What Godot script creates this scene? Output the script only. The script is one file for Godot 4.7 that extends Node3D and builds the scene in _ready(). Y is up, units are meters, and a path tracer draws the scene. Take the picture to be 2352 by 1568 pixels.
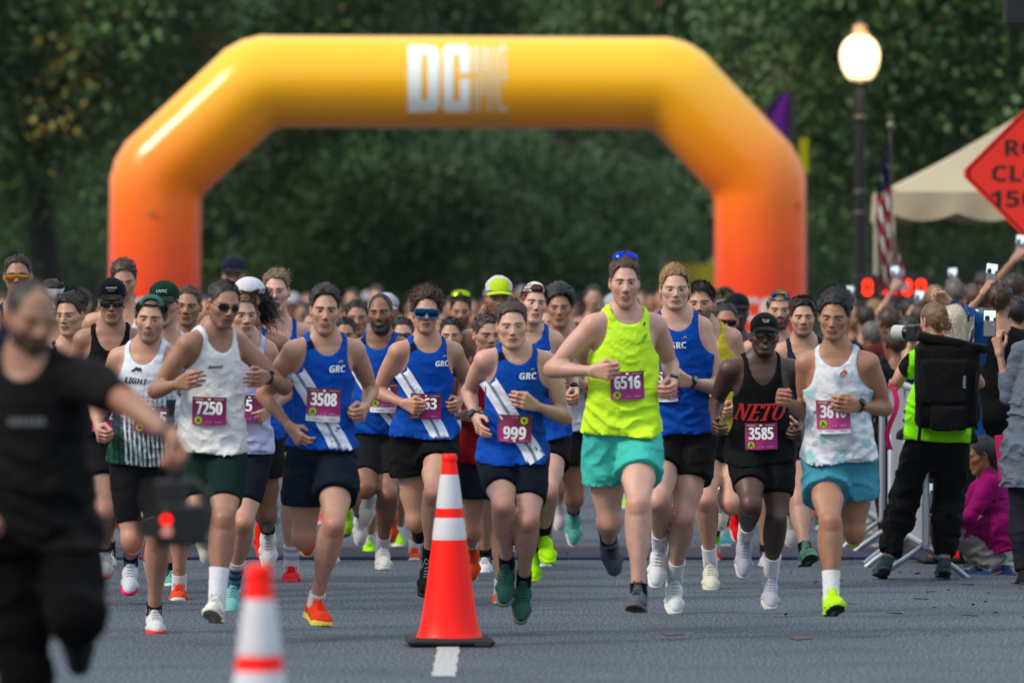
extends Node3D
# A road race at its start: runners coming at a long lens, an inflatable arch, spectators behind a barrier, trees.
# Units are metres, y up. The camera stands at the origin, 1.7 m up, and looks along -z.

const FOCAL := 17160.0     # lens in units of the 2352 x 1568 view that the places below were measured in
const MIDX := 1176.0
const HORIZON := 663.0
const EYE := 1.7

func _ready() -> void:
	make_view()
	make_materials()
	make_ground()
	make_trees()
	make_arch()
	make_street()
	make_templates()
	make_runners()
	make_spectators()
	make_crowd()
	tell_apart()
	make_litter()

func make_view() -> void:
	var cam := Camera3D.new()
	cam.name = "camera"
	cam.projection = Camera3D.PROJECTION_FRUSTUM
	cam.near = 1.0
	cam.far = 2000.0
	cam.size = 1568.0 / FOCAL
	cam.frustum_offset = Vector2(0.0, (HORIZON - 784.0) / FOCAL)
	cam.position = Vector3(0, EYE, 0)
	var lens := CameraAttributesPhysical.new()
	lens.frustum_focal_length = 260.0
	lens.frustum_focus_distance = 40.5
	lens.exposure_aperture = 3.3
	lens.frustum_near = 1.0
	lens.frustum_far = 2000.0
	cam.attributes = lens
	cam.near = 1.0
	cam.far = 2000.0
	add_child(cam)
	cam.current = true
	var env := Environment.new()
	env.background_mode = Environment.BG_SKY
	var sky := Sky.new()
	var sm := ProceduralSkyMaterial.new()
	sm.sky_top_color = Color(0.88, 0.94, 1.0)
	sm.sky_horizon_color = Color(0.60, 0.64, 0.68)
	sm.sky_curve = 0.30
	sm.ground_bottom_color = Color(0.22, 0.23, 0.24)
	sm.ground_horizon_color = Color(0.45, 0.46, 0.47)
	sm.sky_energy_multiplier = 0.88
	sky.sky_material = sm
	env.sky = sky
	env.background_energy_multiplier = 1.0
	env.tonemap_mode = Environment.TONE_MAPPER_LINEAR
	env.tonemap_exposure = 1.98
	env.fog_enabled = true
	env.fog_density = 0.00007
	env.fog_light_color = Color(0.74, 0.82, 0.88)
	env.sdfgi_enabled = true
	env.ssao_enabled = true
	env.ssil_enabled = true
	var we := WorldEnvironment.new()
	we.name = "environment"
	we.environment = env
	add_child(we)
	var sun := DirectionalLight3D.new()
	sun.name = "sun"
	sun.light_energy = 0.5
	sun.light_angular_distance = 14.0
	sun.light_color = Color(1.0, 0.95, 0.88)
	sun.shadow_enabled = true
	add_child(sun)
	sun.look_at_from_position(Vector3(-11, 10, 5), Vector3.ZERO)

# ---------------------------------------------------------------- small helpers

func at(x: float, y: float, d: float) -> Vector3:
	return Vector3((x - MIDX) * d / FOCAL, EYE - (y - HORIZON) * d / FOCAL, -d)

var taken := {}
func numbered(called: String) -> String:
	var n: int = taken.get(called, 0)
	taken[called] = n + 1
	return called if n == 0 else "%s_%03d" % [called, n]

func thing(called: String, label: String, category: String, where := Vector3.ZERO, group := "") -> Node3D:
	var o := Node3D.new()
	o.name = numbered(called)
	add_child(o)
	o.position = where
	tag(o, label, category, group)
	return o

func tag(o: Node, label: String, category: String, group := "", kind := "") -> void:
	if label: o.set_meta("label", label)
	if category: o.set_meta("category", category)
	if group: o.set_meta("group", group)
	if kind: o.set_meta("kind", kind)

func put(parent: Node, called: String, mesh: Mesh, m: Material, where := Transform3D.IDENTITY) -> MeshInstance3D:
	var o := MeshInstance3D.new()
	o.name = numbered(called) if parent == self else called
	o.mesh = mesh
	o.material_override = m
	o.transform = where
	parent.add_child(o, true)
	return o

func lin(c: Color) -> Color:
	return c.srgb_to_linear()

var mats := {}
func paint(c: Color, rough := 0.7, metal := 0.0) -> StandardMaterial3D:
	var key := "%s %.2f %.2f" % [c.to_html(), rough, metal]
	if not mats.has(key):
		var m := StandardMaterial3D.new()
		m.albedo_color = c
		m.roughness = rough
		m.metallic = metal
		mats[key] = m
	return mats[key]

var knit_normal: NoiseTexture2D
var crumple: NoiseTexture2D
func cloth(c: Color, rough := 0.85, sheen := 0.08) -> StandardMaterial3D:
	var key := "cloth %s %.2f %.2f" % [c.to_html(), rough, sheen]
	if not mats.has(key):
		var m := StandardMaterial3D.new()
		m.albedo_color = c
		m.roughness = rough
		m.rim_enabled = true
		m.rim = sheen
		m.rim_tint = 0.6
		m.metallic_specular = 0.22
		m.normal_enabled = true
		m.normal_texture = crumple
		m.normal_scale = 0.30
		m.uv1_triplanar = true
		m.uv1_scale = Vector3(2.6, 1.9, 2.6)
		mats[key] = m
	return mats[key]

func cloth_printed(key: String, rough := 0.85) -> StandardMaterial3D:
	if not mats.has(key):
		var m: StandardMaterial3D = cloth(Color.WHITE, rough).duplicate()
		m.vertex_color_use_as_albedo = true
		mats[key] = m
	return mats[key]

var skin_mat: StandardMaterial3D
var print_mat: StandardMaterial3D
var hair_mat: StandardMaterial3D
var bump_noise: NoiseTexture2D

func noise_tex(size: int, freq: float, kind: int, octaves: int, sd: int, normal := false, ramp: Gradient = null, strength := 8.0) -> NoiseTexture2D:
	var n := FastNoiseLite.new()
	n.noise_type = kind
	n.frequency = freq
	n.fractal_octaves = octaves
	n.seed = sd
	var t := NoiseTexture2D.new()
	t.width = size
	t.height = size
	t.seamless = true
	t.as_normal_map = normal
	t.bump_strength = strength
	t.noise = n
	if ramp: t.color_ramp = ramp
	return t

func ramp(stops: Array) -> Gradient:
	var g := Gradient.new()
	g.offsets = PackedFloat32Array(stops.map(func(s): return s[0]))
	g.colors = PackedColorArray(stops.map(func(s): return s[1]))
	return g

func make_materials() -> void:
	knit_normal = noise_tex(512, 0.02, FastNoiseLite.TYPE_SIMPLEX_SMOOTH, 4, 3, true, null, 10.0)
	crumple = noise_tex(768, 0.011, FastNoiseLite.TYPE_SIMPLEX_SMOOTH, 3, 6, true, null, 16.0)
	(crumple.noise as FastNoiseLite).fractal_type = FastNoiseLite.FRACTAL_RIDGED
	bump_noise = noise_tex(512, 0.05, FastNoiseLite.TYPE_SIMPLEX_SMOOTH, 5, 9)
	skin_mat = StandardMaterial3D.new()
	skin_mat.vertex_color_use_as_albedo = true
	skin_mat.roughness = 0.5
	skin_mat.subsurf_scatter_enabled = true
	skin_mat.subsurf_scatter_strength = 0.12
	skin_mat.normal_enabled = true
	skin_mat.normal_texture = knit_normal
	skin_mat.normal_scale = 0.12
	skin_mat.uv1_triplanar = true
	skin_mat.uv1_scale = Vector3.ONE * 9.0
	print_mat = StandardMaterial3D.new()
	print_mat.vertex_color_use_as_albedo = true
	print_mat.roughness = 0.6
	glossy_printed = print_mat.duplicate()
	glossy_printed.roughness = 0.25
	bib_mat = print_mat.duplicate()
	bib_mat.roughness = 0.55
	sole_mat = print_mat.duplicate()
	sole_mat.roughness = 0.7
	lens_dark = paint(Color(0.018, 0.018, 0.022), 0.06)
	hair_mat = StandardMaterial3D.new()
	hair_mat.vertex_color_use_as_albedo = true
	hair_mat.roughness = 0.55

# a mesh that is collected piece by piece
class Build extends RefCounted:
	var v := PackedVector3Array()
	var n := PackedVector3Array()
	var c := PackedColorArray()
	var i := PackedInt32Array()
	var tint := Color.WHITE
	func point(p: Vector3, nn: Vector3) -> int:
		v.append(p)
		n.append(nn)
		c.append(tint)
		return v.size() - 1
	func tri(a: int, b: int, d: int) -> void:
		i.append(a)
		i.append(b)
		i.append(d)
	func face(a: int, b: int, d: int) -> void:      # turned so that it faces the way its normals point
		if (v[d] - v[a]).cross(v[b] - v[a]).dot(n[a]) >= 0.0: tri(a, b, d)
		else: tri(a, d, b)
	func quad(a: Vector3, b: Vector3, d: Vector3, e: Vector3) -> void:      # a b d e counter-clockwise seen from outside
		var nn := (b - a).cross(e - a).normalized()
		var k := v.size()
		for p in [a, b, d, e]:
			point(p, nn)
		tri(k, k + 2, k + 1)
		tri(k, k + 3, k + 2)
	func box(t: Transform3D, size: Vector3) -> void:
		var h := size * 0.5
		var q := []
		for k in 8:
			q.append(t * Vector3(h.x if k & 1 else -h.x, h.y if k & 2 else -h.y, h.z if k & 4 else -h.z))
		quad(q[4], q[5], q[7], q[6])
		quad(q[1], q[0], q[2], q[3])
		quad(q[5], q[1], q[3], q[7])
		quad(q[0], q[4], q[6], q[2])
		quad(q[6], q[7], q[3], q[2])
		quad(q[0], q[1], q[5], q[4])
	func bevel_box(t: Transform3D, size: Vector3, b: float) -> void:        # a box with chamfered upright and level edges
		var h := size * 0.5
		var rows := [[-h.y, b], [-h.y + b, 0.0], [h.y - b, 0.0], [h.y, b]]
		var rings := []
		for r in rows:
			var o: float = r[1]
			var ring := PackedVector3Array()
			var x := h.x - o
			var z := h.z - o
			for pt in [Vector2(x, -z + b), Vector2(x, z - b), Vector2(x - b, z), Vector2(-x + b, z), Vector2(-x, z - b), Vector2(-x, -z + b), Vector2(-x + b, -z), Vector2(x - b, -z)]:
				ring.append(t * Vector3(pt.x, r[0], pt.y))
			rings.append(ring)
		for k in 3:
			for s in 8:
				var s2 := (s + 1) % 8
				quad(rings[k][s], rings[k + 1][s], rings[k + 1][s2], rings[k][s2])
		for s in range(1, 7):
			quad(rings[3][0], rings[3][s + 1], rings[3][s], rings[3][0])
			quad(rings[0][0], rings[0][s], rings[0][s + 1], rings[0][0])
	func tube(path: PackedVector3Array, radii: PackedFloat32Array, sides := 8, caps := true) -> void:
		var m := path.size()
		var side := Vector3.ZERO
		var start := v.size()
		for k in m:
			var dir := (path[mini(k + 1, m - 1)] - path[maxi(k - 1, 0)]).normalized()
			if k == 0:
				side = dir.cross(Vector3.UP if absf(dir.y) < 0.9 else Vector3.RIGHT).normalized()
			else:
				side = (side - dir * side.dot(dir)).normalized()
			var up := dir.cross(side)
			for s in sides:
				var a := TAU * s / sides
				var o := side * cos(a) + up * sin(a)
				point(path[k] + o * radii[k], o)
		for k in m - 1:
			for s in sides:
				var a := start + k * sides + s
				var b := start + k * sides + (s + 1) % sides
				tri(a, a + sides, b)
				tri(b, a + sides, b + sides)
		if caps:
			for e in [0, m - 1]:
				var dir := (path[0] - path[1]).normalized() if e == 0 else (path[m - 1] - path[m - 2]).normalized()
				var k := v.size()
				for s in sides:
					point(v[start + e * sides + s], dir)
				for s in range(1, sides - 1):
					if e == 0: tri(k, k + s, k + s + 1)
					else: tri(k, k + s + 1, k + s)
	func bar(a: Vector3, b: Vector3, ra: float, rb: float, sides := 8) -> void:
		tube(PackedVector3Array([a, b]), PackedFloat32Array([ra, rb]), sides)
	func lathe(profile: Array, where := Vector3.ZERO, sides := 24) -> void:     # [radius, height] from bottom to top
		var start := v.size()
		var m := profile.size()
		for k in m:
			var lo: Array = profile[maxi(k - 1, 0)]
			var hi: Array = profile[mini(k + 1, m - 1)]
			var dr: float = hi[0] - lo[0]
			var dh: float = hi[1] - lo[1]
			for s in sides:
				var a := TAU * s / sides
				var o := Vector3(cos(a), 0, sin(a))
				point(where + o * float(profile[k][0]) + Vector3.UP * float(profile[k][1]), (o * dh - Vector3.UP * dr).normalized())
		for k in m - 1:
			for s in sides:
				var a := start + k * sides + s
				var b := start + k * sides + (s + 1) % sides
				tri(a, b, a + sides)
				tri(b, b + sides, a + sides)
	func grid(rows: int, cols: int, f: Callable) -> void:     # f(row, col) gives a point; normals from the neighbours
		var start := v.size()
		for r in rows:
			for k in cols:
				point(f.call(r, k), Vector3.ZERO)
		for r in rows - 1:
			for k in cols - 1:
				var a := start + r * cols + k
				tri(a, a + cols, a + 1)
				tri(a + 1, a + cols, a + cols + 1)
		for r in rows:
			for k in cols:
				var du := v[start + r * cols + mini(k + 1, cols - 1)] - v[start + r * cols + maxi(k - 1, 0)]
				var dv := v[start + mini(r + 1, rows - 1) * cols + k] - v[start + maxi(r - 1, 0) * cols + k]
				n[start + r * cols + k] = du.cross(dv).normalized()
	func add(other: Build, t: Transform3D) -> void:
		var k := v.size()
		var flip := t.basis.determinant() < 0.0
		v.append_array(t * other.v)
		n.append_array(Transform3D(t.basis.orthonormalized() if not flip else t.basis, Vector3.ZERO) * other.n)
		c.append_array(other.c)
		var m := other.i.size()
		var j := PackedInt32Array()
		j.resize(m)
		for q in range(0, m, 3):
			j[q] = other.i[q] + k
			j[q + 1] = other.i[q + (2 if flip else 1)] + k
			j[q + 2] = other.i[q + (1 if flip else 2)] + k
		i.append_array(j)
	func mesh() -> ArrayMesh:
		var out := ArrayMesh.new()
		if i.is_empty():
			return out
		var a := []
		a.resize(Mesh.ARRAY_MAX)
		a[Mesh.ARRAY_VERTEX] = v
		a[Mesh.ARRAY_NORMAL] = n
		a[Mesh.ARRAY_COLOR] = c
		a[Mesh.ARRAY_INDEX] = i
		out.add_surface_from_arrays(Mesh.PRIMITIVE_TRIANGLES, a)
		return out

# ---------------------------------------------------------------- distance fields and their meshes

class Field extends RefCounted:
	func sdf(_p: Vector3) -> float:
		return 1.0

static func smin(a: float, b: float, k: float) -> float:
	var h := maxf(k - absf(a - b), 0.0)
	return minf(a, b) - h * h / (4.0 * k)

func nets(f: Field, lo: Vector3, hi: Vector3, h: float, seeds: PackedVector3Array) -> Build:
	var nx := int(ceil((hi.x - lo.x) / h)) + 3
	var ny := int(ceil((hi.y - lo.y) / h)) + 3
	var nz := int(ceil((hi.z - lo.z) / h)) + 3
	lo -= Vector3.ONE * h
	var sy := nx
	var sz := nx * ny
	var val := PackedFloat32Array()
	val.resize(nx * ny * nz)
	val.fill(1e9)
	var vid := PackedInt32Array()
	vid.resize(nx * ny * nz)
	vid.fill(-1)
	var off := PackedInt32Array([0, 1, sy, sy + 1, sz, sz + 1, sy + sz, sy + sz + 1])
	var stack := PackedInt32Array()
	var out := Build.new()
	var pts := PackedVector3Array()
	var nor := PackedVector3Array()
	var cells := PackedInt32Array()
	for s in seeds:
		var q := s
		if f.sdf(q) >= 0.0: continue
		for step in 400:
			q.z += h
			if f.sdf(q) >= 0.0: break
		q.z -= h * 0.5
		var ci := int((q.x - lo.x) / h)
		var cj := int((q.y - lo.y) / h)
		var ck := int((q.z - lo.z) / h)
		for e in [-1, 0, 1]:
			var kk: int = ck + e
			if ci > 0 and cj > 0 and kk > 0 and ci < nx - 1 and cj < ny - 1 and kk < nz - 1:
				stack.append(ci + cj * sy + kk * sz)
	var w := PackedFloat32Array()
	w.resize(8)
	while stack.size() > 0:
		var c := stack[stack.size() - 1]
		stack.resize(stack.size() - 1)
		if vid[c] != -1: continue
		var ck := c / sz
		var rest := c - ck * sz
		var cj := rest / sy
		var ci := rest - cj * sy
		if ci < 1 or cj < 1 or ck < 1 or ci > nx - 2 or cj > ny - 2 or ck > nz - 2:
			vid[c] = -2
			continue
		var neg := 0
		for k in 8:
			var q := c + off[k]
			var x := val[q]
			if x > 1e8:
				x = f.sdf(Vector3(lo.x + (ci + (k & 1)) * h, lo.y + (cj + ((k >> 1) & 1)) * h, lo.z + (ck + (k >> 2)) * h))
				val[q] = x
			w[k] = x
			if x < 0.0: neg += 1
		if neg == 0 or neg == 8:
			vid[c] = -2
			continue
		var s0 := w[0] + w[1] + w[2] + w[3]
		var s1 := w[4] + w[5] + w[6] + w[7]
		var g := Vector3((w[1] + w[3] + w[5] + w[7]) - (w[0] + w[2] + w[4] + w[6]), (w[2] + w[3] + w[6] + w[7]) - (w[0] + w[1] + w[4] + w[5]), s1 - s0) * (0.25 / h)
		var gl := maxf(g.length_squared(), 0.04)
		var shift := g * (-(s0 + s1) * 0.125 / gl)
		var lim := h * 0.5
		shift = shift.clamp(Vector3(-lim, -lim, -lim), Vector3(lim, lim, lim))
		vid[c] = pts.size()
		pts.append(Vector3(lo.x + (ci + 0.5) * h, lo.y + (cj + 0.5) * h, lo.z + (ck + 0.5) * h) + shift)
		nor.append(g.normalized())
		cells.append(c)
		# neighbours over faces that the surface crosses
		if vid[c - 1] == -1: stack.append(c - 1)
		if vid[c + 1] == -1: stack.append(c + 1)
		if vid[c - sy] == -1: stack.append(c - sy)
		if vid[c + sy] == -1: stack.append(c + sy)
		if vid[c - sz] == -1: stack.append(c - sz)
		if vid[c + sz] == -1: stack.append(c + sz)
	var idx := PackedInt32Array()
	for c in cells:
		var v0 := val[c]
		for axis in 3:
			var da := 1 if axis == 0 else (sy if axis == 1 else sz)
			var v1 := val[c + da]
			if (v0 < 0.0) == (v1 < 0.0): continue
			var u := sy if axis == 0 else (sz if axis == 1 else 1)
			var t := sz if axis == 0 else (1 if axis == 1 else sy)
			var a := vid[c - u - t]
			var b := vid[c - u]
			var d := vid[c]
			var e := vid[c - t]
			if a < 0 or b < 0 or e < 0: continue
			if v0 < 0.0:
				idx.append_array(PackedInt32Array([a, b, d, a, d, e]))
			else:
				idx.append_array(PackedInt32Array([a, d, b, a, e, d]))
	out.v = pts
	out.n = nor
	out.i = idx
	out.c.resize(pts.size())
	out.c.fill(Color.WHITE)
	return out

# ---------------------------------------------------------------- the human body

class Bone extends RefCounted:
	var a: Vector3
	var ba: Vector3
	var il: float
	var ra: float
	var rb: float
	var m := 0.0
	var c := 0.3
	var w := 0.4
	var off := Vector3.ZERO
	func _init(p: Vector3, q: Vector3, r0: float, r1: float) -> void:
		a = p
		ba = q - p
		il = 1.0 / maxf(ba.length_squared(), 1e-8)
		ra = r0
		rb = r1
	func d(p: Vector3) -> float:
		var q := p - a
		var t := clampf(q.dot(ba) * il, 0.0, 1.0)
		var r := ra + (rb - ra) * t
		if m > 0.0:
			var b := 1.0 - ((t - c) / w) * ((t - c) / w)
			if b > 0.0:
				r += m * b
				q -= off * b
		return (q - ba * t).length() - r

const PT := [-0.22, -0.12, 0.0, 0.12, 0.25, 0.40, 0.55, 0.70, 0.82, 0.91, 0.98, 1.05, 1.12]
const PA := [0.060, 0.112, 0.150, 0.151, 0.140, 0.128, 0.136, 0.148, 0.151, 0.136, 0.108, 0.073, 0.050]
const PB := [0.040, 0.075, 0.105, 0.108, 0.102, 0.095, 0.102, 0.112, 0.112, 0.098, 0.078, 0.060, 0.045]

class Body extends Field:
	var j := {}
	var k := 1.0
	var p0: Vector3
	var n0: Vector3
	var u: Vector3
	var len: float
	var sp: Vector3
	var ss: Vector3
	var pa := PackedFloat32Array()
	var pb := PackedFloat32Array()
	var neck: Bone
	var chin: Bone
	var trap: Array[Bone] = []
	var ua: Array[Bone] = []
	var fa: Array[Bone] = []
	var th: Array[Bone] = []
	var ca: Array[Bone] = []
	var kn: Array[Bone] = []
	var bust: Array[Bone] = []
	var quad: Array[Bone] = []
	var cord: Array[Bone] = []
	var armr := 0.4
	var legr := 0.55
	var bulk := 1.0
	func setup(joints: Dictionary, s: float, heavy: float, female := false, facing := 1.0) -> void:
		j = joints
		k = s / 1.8
		bulk = heavy
		p0 = (j.h0 + j.h1) * 0.5
		n0 = j.n
		u = n0 - p0
		len = u.length()
		u /= len
		sp = (j.h1 - j.h0) * facing
		sp = (sp - u * sp.dot(u)).normalized()
		ss = (j.s1 - j.s0) * facing
		ss = (ss - u * ss.dot(u)).normalized()
		for q in PT.size():
			var fw := 1.0
			if female: fw = 1.04 if q < 4 else (0.90 if q < 7 else 0.86)
			pa.append(PA[q] * k * fw * lerpf(1.0, heavy, 0.8))
			pb.append(PB[q] * k * heavy * (0.94 if female else 1.0))
		var am := k * heavy * (0.84 if female else 0.94)
		neck = Bone.new(n0 - u * 0.03, j.skull, 0.056 * k * (0.86 if female else 1.0), 0.050 * k * (0.86 if female else 1.0))
		for e in 2:
			var sh: Vector3 = j["s%d" % e]
			var el: Vector3 = j["e%d" % e]
			var wr: Vector3 = j["w%d" % e]
			var hp: Vector3 = j["h%d" % e]
			var kp: Vector3 = j["k%d" % e]
			var an: Vector3 = j["a%d" % e]
			trap.append(Bone.new(n0 + u * 0.015, sh, 0.046 * k, 0.045 * am))
			var b := Bone.new(sh, el, 0.054 * am, 0.037 * am)
			b.m = 0.007 * am
			b.c = 0.45
			b.w = 0.35
			ua.append(b)
			b = Bone.new(el, wr, 0.037 * am, 0.0255 * am)
			b.m = 0.008 * am
			b.c = 0.22
			b.w = 0.4
			fa.append(b)
			b = Bone.new(hp + (hp - p0).normalized() * 0.004, kp, 0.086 * k * heavy, 0.050 * k * lerpf(1.0, heavy, 0.5))
			b.m = 0.010 * k
			b.c = 0.38
			b.w = 0.45
			th.append(b)
			b = Bone.new(kp, an, 0.048 * k, 0.033 * k)
			b.m = 0.019 * k
			b.c = 0.26
			b.w = 0.36
			# calf muscle lies behind the shin
			var thigh := (kp - hp).normalized()
			var shank := (an - kp).normalized()
			var back := (shank - thigh)
			if back.length() < 0.15: back = -front(0.0)
			back = (back - shank * back.dot(shank))
			b.off = back.normalized() * 0.016 * k
			ca.append(b)
			var cap := kp - back.normalized() * 0.022 * k + (thigh - shank).normalized() * 0.0
			kn.append(Bone.new(cap - shank * 0.012, cap + shank * 0.014, 0.036 * k, 0.032 * k))
			# the muscles that end above the knee cap, inside and outside
			var fr := -back.normalized()
			var across := thigh.cross(fr).normalized()
			for o in [-1.0, 1.0]:
				var low: float = 0.055 if o * (1.0 if e == 0 else -1.0) > 0.0 else 0.085
				quad.append(Bone.new(kp - thigh * 0.17 * k + across * o * 0.040 * k + fr * 0.018 * k, kp - thigh * low * k + across * o * 0.030 * k + fr * 0.016 * k, 0.040 * k * heavy, 0.026 * k))
			# shin bone
			quad.append(Bone.new(kp + shank * 0.07 * k + fr * 0.030 * k, an + fr * 0.012 * k, 0.019 * k, 0.018 * k))
			# collar bone and the cord of the neck
			var notch := n0 - u * 0.050 * k + front(1.0) * 0.058 * k
			var out := side(1.0) * (1.0 if (sh - n0).dot(side(1.0)) > 0.0 else -1.0)
			cord.append(Bone.new(notch + out * 0.016 * k, sh + u * 0.030 * k + front(1.0) * 0.018 * k - out * 0.035 * k, 0.0105 * k, 0.0115 * k))
			cord.append(Bone.new(notch + out * 0.012 * k, j.skull + j.face * Vector3(0, -0.005, -0.012) + out * 0.044 * k, 0.0085 * k, 0.012 * k))
			if female:
				var c2 := p0 + u * len * 0.76 + side(0.76) * (0.075 * k if e else -0.075 * k) + front(0.76) * 0.075 * k
				bust.append(Bone.new(c2, c2 + u * 0.001, 0.055 * k, 0.055 * k))
			armr = maxf(armr, maxf(sh.distance_to(el), el.distance_to(wr)) + 0.14)
			legr = maxf(legr, maxf(hp.distance_to(kp), kp.distance_to(an)) + 0.20)
	func side(t: float) -> Vector3:
		return sp.lerp(ss, clampf(t, 0.0, 1.0)).normalized()
	func front(t: float) -> Vector3:
		return side(t).cross(u)
	func local(p: Vector3) -> Vector3:        # x across, y up from the neck base, z to the front
		var q := p - p0
		var y := q.dot(u)
		var s := side(y / len)
		return Vector3(q.dot(s), y - len, q.dot(s.cross(u)))
	func world(l: Vector3) -> Vector3:
		var t := (l.y + len) / len
		return n0 + u * l.y + side(t) * l.x + front(t) * l.z
	func width(tab: PackedFloat32Array, t: float) -> float:
		var m := PT.size() - 1
		if t <= PT[0]: return tab[0]
		for q in m:
			if t < PT[q + 1]:
				var f: float = (t - PT[q]) / (PT[q + 1] - PT[q])
				f = f * f * (3.0 - 2.0 * f) * 0.5 + f * 0.5
				return lerpf(tab[q], tab[q + 1], f)
		return tab[m]
	func torso(p: Vector3, grow := 0.0) -> float:
		var l := local(p)
		var t := (l.y + len) / len
		var tc := clampf(t, -0.22, 1.12)
		var a := width(pa, tc) + grow
		var b := width(pb, tc) + grow
		var zc := l.z - 0.012 * sin(tc * 5.5)
		var qx := l.x / a
		var qz := zc / b
		var k0 := sqrt(qx * qx + qz * qz)
		if k0 < 1e-4: return -b
		var k1 := sqrt(qx * qx / (a * a) + qz * qz / (b * b))
		var d := k0 * (k0 - 1.0) / k1
		if t != tc:
			var dy := (t - tc) * len
			d = sqrt(maxf(d, 0.0) * maxf(d, 0.0) + dy * dy) if d > 0.0 else absf(dy)
		return d
	func core(p: Vector3) -> float:           # what a vest lies on
		var d := torso(p)
		for b in bust:
			d = S.smin(d, b.d(p), 0.03)
		d = S.smin(d, neck.d(p), 0.045 * k)
		for e in 2:
			d = S.smin(d, trap[e].d(p), 0.04 * k)
			d = S.smin(d, ua[e].d(p), 0.035 * k)
		return d
	func sdf(p: Vector3) -> float:
		var d := torso(p)
		for b in bust:
			d = S.smin(d, b.d(p), 0.03)
		if p.distance_squared_to(n0) < 0.09:
			d = S.smin(d, neck.d(p), 0.04 * k)
			for c in cord: d = S.smin(d, c.d(p), 0.014 * k)
		for e in 2:
			if p.distance_squared_to(j["e0"] if e == 0 else j["e1"]) < armr * armr:
				var x := ua[e].d(p)
				d = S.smin(d, trap[e].d(p), 0.04 * k)
				d = S.smin(d, x, 0.035 * k)
				d = minf(d, S.smin(x, fa[e].d(p), 0.02 * k))
			if p.distance_squared_to(j["k0"] if e == 0 else j["k1"]) < legr * legr:
				var x := th[e].d(p)
				d = S.smin(d, x, 0.035 * k)
				var y := S.smin(S.smin(x, ca[e].d(p), 0.018 * k), kn[e].d(p), 0.018 * k)
				for q in 3: y = S.smin(y, quad[e * 3 + q].d(p), 0.016 * k)
				d = minf(d, y)
		return d

class S:
	static func smin(a: float, b: float, k: float) -> float:
		var h := maxf(k - absf(a - b), 0.0)
		return minf(a, b) - h * h / (4.0 * k)

var fold := FastNoiseLite.new()

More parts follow.
